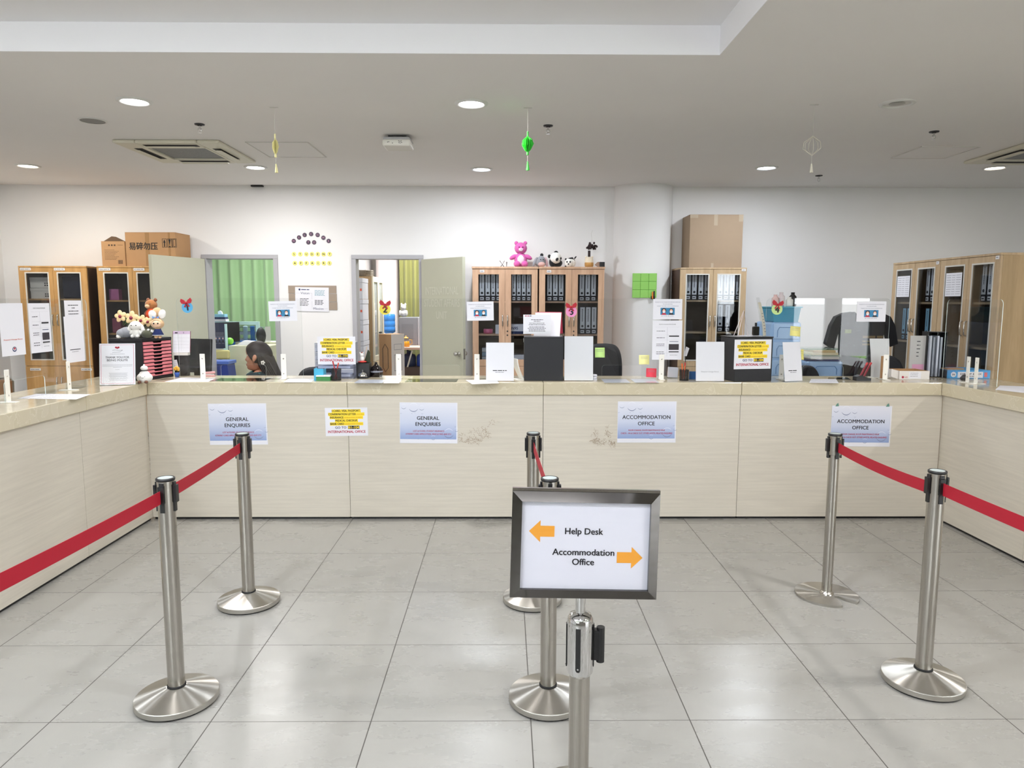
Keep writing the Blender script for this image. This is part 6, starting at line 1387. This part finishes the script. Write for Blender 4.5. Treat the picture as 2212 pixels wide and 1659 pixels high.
c.build('chest_print', mat('dull_gold_print', '#6f5b3c', .6), t); c = MB(); c.poly([(-.17, zs-.2), (-.11, zs-.2), (-.11, zs-.165), (-.17, zs-.165)], -.0375, 0); c.build('small_emblem', mat('dull_green_print', '#6e7c2e', .6), t)
MB().cyl(.016, 0.02, .86, 14).cyl(.16, 0, .02, 28).build('stand_pole', BLACKP, t)
# ---- pen holder block, curved white stand, carton, files, blue box file
px, = (at(1862, 822, z=ZT).x,); t = thing('pen_block', 'black slanted holder of red pens below the T-shirt', 'pen holder', (px, 5.14, ZT+.0005)); MB().prism([(-.055, 0), (.05, 0), (.05, .02), (.03, .02), (-.02, .042), (-.055, .03)], -.03, .03).build('block', BLACKP, t, bevel=.004)
for i in range(4):
    p = thing('pen', f"{('first','second','third','fourth')[i]} dark red pen in the slanted black holder", 'pen', (px-.03+.013*i, 5.12+.012*(i % 2), ZT+.03), 0, 'pens in the black holder'); MB().tube([(0, 0, 0), (.04, 0, .085)], .0055, 8).build('barrel', mat('pen_dark_red', '#7e1526', .3), p); MB().tube([(.04, 0, .085), (.048, 0, .102)], .006, 8).build('cap', RED, p)
x, w = bx(1889, 1927, 5.3); hS = Zof(731, 5.3)-ZT
t = thing('white_stand', 'curved white display stand leaning with a brown card before it', 'stand', (x, 5.33, ZT+.0005), R(8)); c = MB(); n = 12; vs = []
for i in range(n+1): f = i/n; s_ = -.035*(1-math.cos(f*1.5))-.0; z = hS*f; vs += [(-w/2+s_*.9, .02, z), (w/2+s_*.5, .0, z), (w/2+s_*.5, .004, z), (-w/2+s_*.9, .024, z)]
c.add(vs, [tuple(i*4+q for q in p) for i in range(n) for p in ((0, 1, 5, 4), (2, 3, 7, 6), (1, 2, 6, 5), (3, 0, 4, 7))]+[(3, 2, 1, 0), (n*4, n*4+1, n*4+2, n*4+3)], 0, False); c.build('curved_sheet', mat('stand_offwhite', '#d3d4d6', .4), t); MB().box(-w/2, w/2, -.03, .06, 0, .004).build('foot', WHITEPL, t)
cbox('brown_card', 'plain brown card leaning before the curved white stand', 'card', at(1901, 800, y=5.27).x, at(1917, 800, y=5.27).x, 5.262, 5.268, ZT+.0006, ZT+.17, mat('card_brown', '#a67c55', .8), .001)
x, w = bx(1944, 2008, 5.22); t = thing('open_carton', 'white open carton with a red round mark on the counter corner', 'carton', (x, 5.22, ZT+.0005), R(-2)); Mz = Matrix(((1, 0, 0, 0), (0, 0, 1, 0), (0, 1, 0, 0), (0, 0, 0, 1)))
WC = mat('carton_printed_white', '#ddd9d4', .6); MB().frame(-w/2, w/2, 0, .20, .003, 0, .062, 0, Mz).box(-w/2+.003, w/2-.003, .003, .197, 0, .003).build('tray', WC, t); MB().frame(-w/2+.0035, w/2-.0035, .0035, .1965, .002, .004, .0625, 0, Mz).build('brown_lining', CARD, t)
c = MB(); c.disc(-w*.38, .016, .009, -.0006, 0, 16); c.text('LG', -.27*w, .016, .011, -.0006, 0, .03); c.build('red_logo', mat('logo_red', '#a8173c', .5), t)
c = MB().sheet_rect(-.18*w, .22*w, .006, .056, -.0004, 0); k = MB()
for i in range(3): c.dashes(-.14*w, .12*w, .046-.012*i, .003, -.0008, 1, i)
c.build('white_label', [WHITE, GREYINK], t)
MB().prism([(-w/2-.05, .02), (-w/2, .0), (-w/2, .062), (-w/2-.05, .075)], .02, .023).build('side_flap', WC, t)
# brochure and magazine file
x, w = bx(1976, 2009, 5.36); hh = Zof(725, 5.36)-ZT
t = thing('brochure', 'grey brochure with a pink block standing behind the white carton', 'brochure', (x, 5.44, ZT+.0005), R(-4))
c = MB().box(-w/2, w/2, -.006, .006, 0, hh); c.sheet_rect(-w*.32, w*.42, .01, hh*.30, -.0066, 1)
for i in range(5): c.dashes(-.1*w, .12*w, hh*(.86-.09*i), .006, -.0066, 2, i)
c.build('cover', [mat('brochure_grey', '#b4b3b0', .5), mat('brochure_pink', '#c992ad', .5), INK], t)
x, w = bx(2000, 2040, 5.40); hh = Zof(716, 5.36)-ZT
t = thing('magazine_rack', 'black magazine rack of clear folders behind the white carton', 'rack', (x, 5.38, ZT+.0005), R(-4)); MB().frame(-w/2, w/2, 0, hh, .004, .02, .11).box(-w/2, w/2, .106, .11, 0, hh).box(-.002, .002, .02, .106, .004, hh-.004).build('rack_body', BLACKP, t)
for i in range(4): cbx = MB().box(-w/2+.008+.024*i+(.006 if i > 1 else 0), -w/2+.022+.024*i+(.006 if i > 1 else 0), .0, .10, .005, hh-.03-.01*(i % 2)); o = cbx.build('folder', mat('folder_clear_%d' % (i % 2), ('#a9afba', '#7f8691')[i % 2], .3), t)
x, w = bx(2056, 2147, 5.25); xl = at(2040, 800, y=5.25).x
BLUEB = mat('box_file_blue', '#2a8fcb', .4)
t = thing('box_file', 'bright blue DROP BOX carton with a white label on the wing corner', 'box', (x-.008, 5.28, ZT+.0005), R(-2)); MB().box(-w/2-.005, w/2, 0, .26, 0, .062).build('box_body', BLUEB, t, bevel=.002); MB().box(-w/2-.0055, -w/2-.004, -.001, .2, .0, .0625).build('dark_end', BLACKP, t)
c = MB().sheet_rect(-.26*w, .33*w, .006, .05, -.0005, 0); c.text('DROP BOX', .05*w, .034, .013, -.001, 1, .02, w=.5*w); c.dashes(-.1*w, .2*w, .016, .006, -.001, 2, 3); c.disc(-.36*w, .03, .02, -.0008, 0, 20); c.text('04', -.36*w, .03, .014, -.0012, 1, .02); c.sheet_rect(.36*w, .43*w, .012, .046, -.0008, 3)
c.build('white_label', [WHITE, INK, GREYINK, mat('label_red', '#c65a5a', .6)], t)
cbox('brown_ledger', 'brown folded card lying on the blue carton', 'card', x-.15, x-.02, 5.32, 5.42, ZT+.063, ZT+.071, CARD, .001)
o = MB().ell((0, 0, .022), (.028, .022, .023)).ell((.012, -.008, .035), (.016, .014, .016)).ell((-.014, .004, .016), (.018, .016, .016)).build('crumpled_bag', mat('crumpled_dark', '#3a3c42', .3, noise=.8, nscale=40, bump=.6), loc=(at(2088, 818, y=5.12).x, 5.14, ZT+.0006)); tag(o, 'small crumpled dark bag before the blue carton', 'bag')
# ---- things on the bear and panda cabinets
ZC1 = 1.9615
t = thing('wire_figurine', 'small dark X-shaped wire figurine on the cabinet beside the pink bear', 'figurine', (at(1085, 574, y=8.3).x, 8.32, ZC1)); MB().tube([(-.03, 0, .075), (0, 0, .03), (.025, 0, .072)], .0035, 6).tube([(-.018, 0, .006), (0, 0, .03), (.018, 0, .006)], .005, 6).build('figure', MESHB, t); MB().box(-.03, .06, -.012, .012, 0, .006).build('base', MESHB, t); MB().tube([(.05, 0, .006), (.052, 0, .06)], [.003, .006], 6).build('post', MESHB, t)
BPK = PL('bear_pink', '#c4589c'); BPL = PL('bear_pale', '#dccad4')
toy('plush_toy', 'large pink plush bear sitting on the oak cabinet', (at(1125, 574, y=8.3).x, 8.33, ZC1), 0, [('body', [((0, 0, .085), (.075, .06, .085))], BPK), ('tummy', [((0, -.038, .085), (.045, .026, .055))], BPL), ('head', [((0, -.005, .215), (.073, .062, .068))], BPK), ('muzzle', [((0, -.06, .196), (.026, .02, .021))], BPL), ('ear', [((-.052, 0, .275), (.022, .014, .022))], BPK), ('ear', [((.052, 0, .275), (.022, .014, .022))], BPK), ('arm', [((-.085, -.01, .115), (.05, .028, .026), (0, R(-28), 0))], BPK), ('arm', [((.085, -.01, .115), (.05, .028, .026), (0, R(28), 0))], BPK), ('leg', [((-.045, -.05, .036), (.038, .04, .036))], BPK), ('leg', [((.045, -.05, .036), (.038, .04, .036))], BPK), ('eye', [((-.02, -.062, .225), .007)], EYEM), ('eye', [((.022, -.062, .225), .007)], EYEM), ('nose', [((0, -.08, .203), (.006, .004, .004))], PPK)], 1, 'toys on the oak cabinets')
toy('plush_toy', 'grey floppy-eared plush toy on the oak cabinet beside the larger panda', (at(1168, 574, y=8.3).x, 8.34, ZC1), R(8), [('body', [((0, .0, .06), (.07, .07, .06))], PGY), ('head', [((.0, -.045, .075), (.046, .04, .055))], PGY), ('muzzle', [((0, -.07, .03), (.042, .035, .03))], PL('muzzle_pink', '#c8a19a')), ('ear', [((-.07, -.03, .06), (.02, .012, .06), (0, R(25), 0))], PGY), ('ear', [((.062, -.03, .06), (.018, .012, .06), (0, R(-12), 0))], PL('ear_pink', '#c9a6ae')), ('tuft', [((.01, -.02, .14), (.02, .015, .02))], PB), ('eye', [((-.016, -.083, .085), .006)], EYEM), ('eye', [((.016, -.083, .085), .006)], EYEM)], 1, 'toys on the oak cabinets')
toy('plush_toy', 'larger panda plush slumped on the oak cabinet', (at(1200, 574, y=8.3).x, 8.34, ZC1), R(10), [('body', [((.02, .02, .05), (.07, .06, .05)), ((-.03, .0, .06), (.045, .04, .06))], PB), ('head', [((.0, -.02, .105), (.068, .055, .066), (0, R(-12), 0))], PW), ('ear', [((.008, 0, .17), (.025, .016, .02))], PB), ('ear', [((-.072, .0, .125), (.018, .014, .022))], PB), ('eye_patch', [((.002, -.07, .088), (.016, .01, .022), (0, R(25), 0))], PB), ('eye_patch', [((.05, -.052, .10), (.013, .012, .017))], PB), ('nose', [((.042, -.066, .072), (.008, .006, .006))], PB)], 1, 'toys on the oak cabinets')
toy('plush_toy', 'smaller round panda plush with a striped body on the oak cabinet', (at(1231, 574, y=8.3).x, 8.34, ZC1), R(-12), [('body', [((.02, .03, .055), (.05, .05, .055))], PW), ('stripe', [((.012, .012, .06), (.052, .018, .055))], PB), ('head', [((-.008, -.025, .05), (.047, .036, .049))], PW), ('ear', [((-.042, -.02, .092), (.012, .008, .012))], PB), ('ear', [((.03, -.01, .105), (.012, .008, .012))], PB), ('eye_patch', [((-.022, -.057, .06), (.009, .006, .011))], PB), ('eye_patch', [((.014, -.058, .06), (.009, .006, .011))], PB), ('nose', [((-.006, -.06, .036), (.009, .006, .009))], PB), ('foot', [((-.04, -.02, .012), (.014, .02, .012))], PB), ('tail', [((.06, .05, .115), (.008, .008, .02), (0, R(40), 0))], PB)], 1, 'toys on the oak cabinets')
GOLD = mat('gold_glaze', '#c79a5c', .3, .3)
t = thing('vase', 'gold and white animal-shaped vase on the oak cabinet by the pillar', 'vase', (at(1273, 574, y=8.3).x, 8.33, ZC1)); MB().lathe([(0, 0), (.04, 0), (.052, .02), (.052, .055)], 24).build('lower_body', GOLD, t); MB().lathe([(.052, .055), (.05, .085), (.044, .11), (.018, .115), (.018, .12)], 24).build('upper_body', mat('cream_glaze', '#ddd0b8', .3), t)
for s in (-1, 1): MB().ell((s*.036, 0, .118), (.012, .01, .012)).build('ear', mat('cream_glaze', '#ddd0b8', .3), t)
t = thing('dried_flowers', 'dark dried flower bunch standing in the gold vase', 'dried flowers', (at(1273, 574, y=8.3).x, 8.33, ZC1+.122)); DF = mat('dried_dark', '#2c1d1f', .8, noise=.4, nscale=40); c = MB().tube([(0, 0, 0), (.0, 0, .07)], .015, 8); rnd = random.Random(8); c.build('stems', DF, t); c = MB()
for i in range(34): f = rnd.random(); c.ell((-.02+f*.10+rnd.uniform(-.02, .02), rnd.uniform(-.03, .03), .09+.045*math.sin(f*3.0)+rnd.uniform(-.04, .03)*(1-.4*f)), (.015, .015, .011), 0, None, 6, (rnd.uniform(0, 3), rnd.uniform(0, 3), 0))
c.build('flower_heads', DF, t); MB().tube([(.02, 0, .14), (.03, 0, .2), (.02, 0, .26), (.035, 0, .3)], .0016, 5).build('wisp', STR, t)
x = at(1297, 574, y=8.3).x; t = thing('small_camera_box', 'small dark box with a pale end at the end of the oak cabinet', 'box', (x, 8.33, ZC1)); MB().box(-.01, .05, -.03, .03, 0, .062).build('dark_body', BLACKP, t, bevel=.004); MB().prism([(-.062, .03), (-.01, .0), (-.01, .062), (-.03, .062)], -.02, .02).build('pale_end', mat('pale_brown', '#9a7f6c', .6), t)
# ================================================================== the seated woman, in profile, behind the number 1 screen
def skin_mesh(name, verts, edges, radii, m, parent, sub=2, root=0, smooth=True):
    me = bpy.data.meshes.new(name); me.from_pydata(verts, edges, []); o = bpy.data.objects.new(name, me); COL.objects.link(o); o.parent = parent; me.materials.append(m)
    sk = o.modifiers.new('skin', 'SKIN'); sk.use_smooth_shade = True; 
    for i, r_ in enumerate(radii): me.skin_vertices[0].data[i].radius = r_ if hasattr(r_, '__len__') else (r_, r_)
    for v in me.skin_vertices[0].data: v.use_root = False
    me.skin_vertices[0].data[root].use_root = True
    s = o.modifiers.new('sub', 'SUBSURF'); s.levels = sub; s.render_levels = sub; return o
SKIN = mat('skin_brown', '#a06c52', .6, noise=.04, nscale=20); HAIR = mat('hair_dark', '#1e1614', .6, noise=.35, nscale=30, stretch=(9, 9, .8)); BLOUSE = mat('blouse_floral', '#1d3b44', .85); 
def floral():
    nt = BLOUSE.node_tree; N = nt.nodes; L = nt.links; tc = N.new('ShaderNodeTexCoord'); v = N.new('ShaderNodeTexNoise'); v.inputs['Scale'].default_value = 14; v.inputs['Detail'].default_value = 2; rp = N.new('ShaderNodeValToRGB'); e = rp.color_ramp.elements
    e[0].position = .47; e[0].color = lin('#1c2b30')+(1,); e[1].position = .60; e[1].color = lin('#d5cdb8')+(1,); k = e.new(.53); k.color = lin('#2f6b68')+(1,); rp.color_ramp.interpolation = 'CONSTANT'
    L.new(tc.outputs['Object'], v.inputs['Vector']); L.new(v.outputs['Fac'], rp.inputs[0]); L.new(rp.outputs[0], N['Principled BSDF'].inputs['Base Color'])
floral()
hx, hy = at(556, 770, y=5.95).x, 5.95; ztop = Zof(741, 5.95); HZ = ztop-.115      # head centre
P = thing('person', 'seated woman in profile with long dark hair and a floral blouse', 'person', (hx, hy, 0))
# body as one continuous surface; she faces -x
zc = HZ-.115                      # base of skull / chin level
z_sh = zc-.045
V = [(0.06, 0, .50), (.055, 0, .66), (.04, 0, z_sh-.10), (.035, 0, z_sh), (.02, 0, zc+.0),
     (-.0, -.17, z_sh-.01), (-.05, -.20, z_sh-.25), (-.26, -.15, z_sh-.30), (-.0, .17, z_sh-.01), (-.05, .20, z_sh-.25), (-.26, .15, z_sh-.30),
     (-.05, -.10, .50), (-.42, -.10, .49), (-.44, -.10, .10), (-.05, .10, .50), (-.42, .10, .49), (-.44, .10, .10), (.0, 0, zc+.02), (-.54, -.10, .05), (-.54, .10, .05)]
Ed = [(0, 1), (1, 2), (2, 3), (3, 4), (3, 5), (5, 6), (6, 7), (3, 8), (8, 9), (9, 10), (0, 11), (11, 12), (12, 13), (0, 14), (14, 15), (15, 16), (4, 17), (13, 18), (16, 19)]
rad = [(.11, .13), (.10, .11), (.10, .13), (.055, .075), .044, .042, .036, .03, .042, .036, .03, .085, .065, .045, .085, .065, .045, .045, .035, .035]
skin_mesh('body', V, Ed, rad, SKIN, P)
# head: profile shaped by rings along the height, facing -x
def head():
    pr = [(-.118, -.050, .02, .035), (-.108, -.080, .04, .05), (-.092, -.088, .055, .058), (-.075, -.086, .066, .064), (-.062, -.089, .072, .068), (-.052, -.084, .078, .070), (-.040, -.095, .084, .072), (-.028, -.119, .088, .073), (-.016, -.107, .090, .074), (0, -.088, .094, .075), (.014, -.084, .098, .076), (.028, -.092, .100, .076), (.05, -.094, .102, .075), (.075, -.083, .098, .068), (.098, -.055, .08, .05), (.112, -.015, .04, .025), (.115, .012, .014, .01)]
    n = 24; v = []
    for z, xf, xb, hw in pr:
        cx = (xf+xb)/2; rx = (xb-xf)/2
        for i in range(n):
            a = 2*math.pi*i/n; ca, sa = math.cos(a), math.sin(a); nose = 1.0
            x = cx-rx*ca; y = hw*sa
            if ca > 0 and -.055 < z < .01:           # nose ridge narrows towards the tip
                base = -.086; q = max(0, base-(cx-rx)); x = cx-rx*ca if abs(sa) < .2 else max(x, base*ca+cx*(1-ca)); 
            v.append((x, y, z))
    f = [(j*n+i, j*n+(i+1) % n, (j+1)*n+(i+1) % n, (j+1)*n+i) for j in range(len(pr)-1) for i in range(n)]+[tuple(range(n-1, -1, -1)), tuple(range((len(pr)-1)*n, len(pr)*n))]
    return v, f
v, f = head(); c = MB(); c.add(v, f, 0, True, TR(0, 0, HZ)); hd = c.build('head', SKIN, P); s = hd.modifiers.new('sub', 'SUBSURF'); s.levels = 1; s.render_levels = 2
for sy in (-1, 1):
    MB().ell((-.063, sy*.034, HZ+.014), (.012, .014, .008)).build('eye', mat('eye_white', '#d9d2c8', .3), hd); MB().ell((-.0715, sy*.034, HZ+.014), (.005, .007, .006)).build('pupil', EYEM, hd)
    MB().tube([(-.083, sy*.016, HZ+.033), (-.077, sy*.034, HZ+.036), (-.060, sy*.052, HZ+.031)], [.003, .004, .002], 6).build('eyebrow', HAIR, hd)
    e = MB().ell((.006, sy*.095, HZ-.008), (.015, .009, .030), 0, None, 14, (0, R(12), 0)).ell((.012, sy*.092, HZ-.004), (.014, .012, .024), 0, None, 12, (0, R(12), 0)); e.build('ear', mat('skin_ear', '#b57f63', .55), hd)
MB().ell((-.083, 0, HZ-.064), (.012, .024, .006)).ell((-.082, 0, HZ-.073), (.011, .021, .007)).build('lips', mat('lip_brown', '#8b4a42', .45), hd)
# hair: cap over the skull and a long fall down the back
c = MB(); n = 28; rings = []
for j in range(10):
    th = R(4+j*11.5); rings.append((th,))
v = []; K = 11
for j in range(K):
    th = R(2+j*(112/(K-1)))
    for i in range(n):
        a = 2*math.pi*i/n; ca, sa = math.cos(a), math.sin(a)
        lim = 1.0
        # front hairline: stop higher over the face (-x side)
        front = max(0, -ca); t_ = th*(1-.60*front**1.2)
        v.append((.008+ca*.119*math.sin(t_), sa*.093*math.sin(t_), .004+.127*math.cos(t_)))
f = [(j*n+i, (j+1)*n+i, (j+1)*n+(i+1) % n, j*n+(i+1) % n) for j in range(K-1) for i in range(n)]+[tuple(range(n))]
c.add(v, f, 0, True, TR(0, 0, HZ)); hc = c.build('hair_cap', HAIR, P); s = hc.modifiers.new('s', 'SOLIDIFY'); s.thickness = .012; s.offset = -1
# long fall: swept section from the crown side down over the back
path = [(.03, .06, .03), (.052, .0, .0), (.075, 0, -.06), (.105, 0, -.12), (.14, 0, -.18), (.17, 0, -.25), (.18, 0, -.36), (.175, 0, -.46)]
sec = [(.075, .085), (.078, .084), (.078, .082), (.074, .084), (.066, .088), (.056, .085), (.045, .07), (.02, .04)]
v = []; m_ = 20; rnd = random.Random(5)
for (x, _, z), (rx, ry) in zip(path, sec):
    for i in range(m_): a = 2*math.pi*i/m_; wv = 1+.05*math.sin(7*a+z*20); v.append((x+rx*math.cos(a)*wv, ry*math.sin(a)*wv, z))
c = MB(); c.add(v, [(j*m_+i, j*m_+(i+1) % m_, (j+1)*m_+(i+1) % m_, (j+1)*m_+i) for j in range(len(path)-1) for i in range(m_)]+[tuple(range(m_))[::-1], tuple(range((len(path)-1)*m_, len(path)*m_))], 0, True, TR(0, 0, HZ)); hf = c.build('hair_fall', HAIR, P)
c = MB()
for sy in (-1,):
    for i in range(7): c.tube([(.03+.012*i, sy*(.080), HZ+.04-.01*i), (.045+.014*i, sy*(.089), HZ-.05), (.085+.016*i, sy*(.088), HZ-.15), (.14+.012*i, sy*.08, HZ-.25)], [.006, .008, .008, .005], 6)
c.build('hair_strands', HAIR, P)
c = MB()
for k in range(5): a = R(72*k); c.ell((.075+.011*math.cos(a), -.093, HZ-.045+.011*math.sin(a)), (.008, .004, .008))
c.build('hair_clip', mat('clip_pearl', '#d8d4cc', .3), P)
# blouse: follows the torso and upper arms, ends at a collar and sleeves
V2 = [(.06, 0, .56), (.055, 0, .68), (.042, 0, z_sh-.10), (.035, 0, z_sh-.005), (.026, 0, z_sh+.03), (.0, -.17, z_sh-.01), (-.035, -.195, z_sh-.16), (.0, .17, z_sh-.01), (-.035, .195, z_sh-.16)]
E2 = [(0, 1), (1, 2), (2, 3), (3, 4), (3, 5), (5, 6), (3, 7), (7, 8)]
skin_mesh('blouse', V2, E2, [(.15, .17), (.13, .145), (.135, .165), (.10, .125), (.058, .058), .078, .066, .078, .066], BLOUSE, P)
V3 = [(.06, 0, .52), (-.05, -.10, .51), (-.43, -.10, .50), (-.45, -.10, .14), (-.05, .10, .51), (-.43, .10, .50), (-.45, .10, .14)]
skin_mesh('trousers', V3, [(0, 1), (1, 2), (2, 3), (0, 4), (4, 5), (5, 6)], [(.15, .165), .1, .08, .06, .1, .08, .06], mat('trousers_dark', '#20222a', .85), P)
# five-fingered hands resting forward
for sy in (-1, 1):
    wx, wy, wz = -.26, sy*.15, z_sh-.30; HV = [(wx, wy, wz), (wx-.075, wy-.0, wz-.005)]; HE = [(0, 1)]; HR = [(.028, .02), (.034, .014)]
    for k in range(4):
        b = len(HV); oy = (k-1.5)*.019; L_ = (.062, .072, .068, .052)[k]
        HV += [(wx-.09, wy+oy, wz-.005), (wx-.09-L_*.55, wy+oy*1.1, wz-.012), (wx-.09-L_, wy+oy*1.15, wz-.03)]; HE += [(1, b), (b, b+1), (b+1, b+2)]; HR += [.0095, .0085, .007]
    b = len(HV); HV += [(wx-.03, wy-sy*.034, wz-.008), (wx-.065, wy-sy*.052, wz-.014), (wx-.09, wy-sy*.054, wz-.02)]; HE += [(0, b), (b, b+1), (b+1, b+2)]; HR += [.012, .010, .0085]
    skin_mesh('hand', HV, HE, HR, SKIN, P)
# her chair and the desk behind the counter
task_chair('black office chair the seated woman sits on', hx+.30, hy, R(-90), .86, .42, .36)
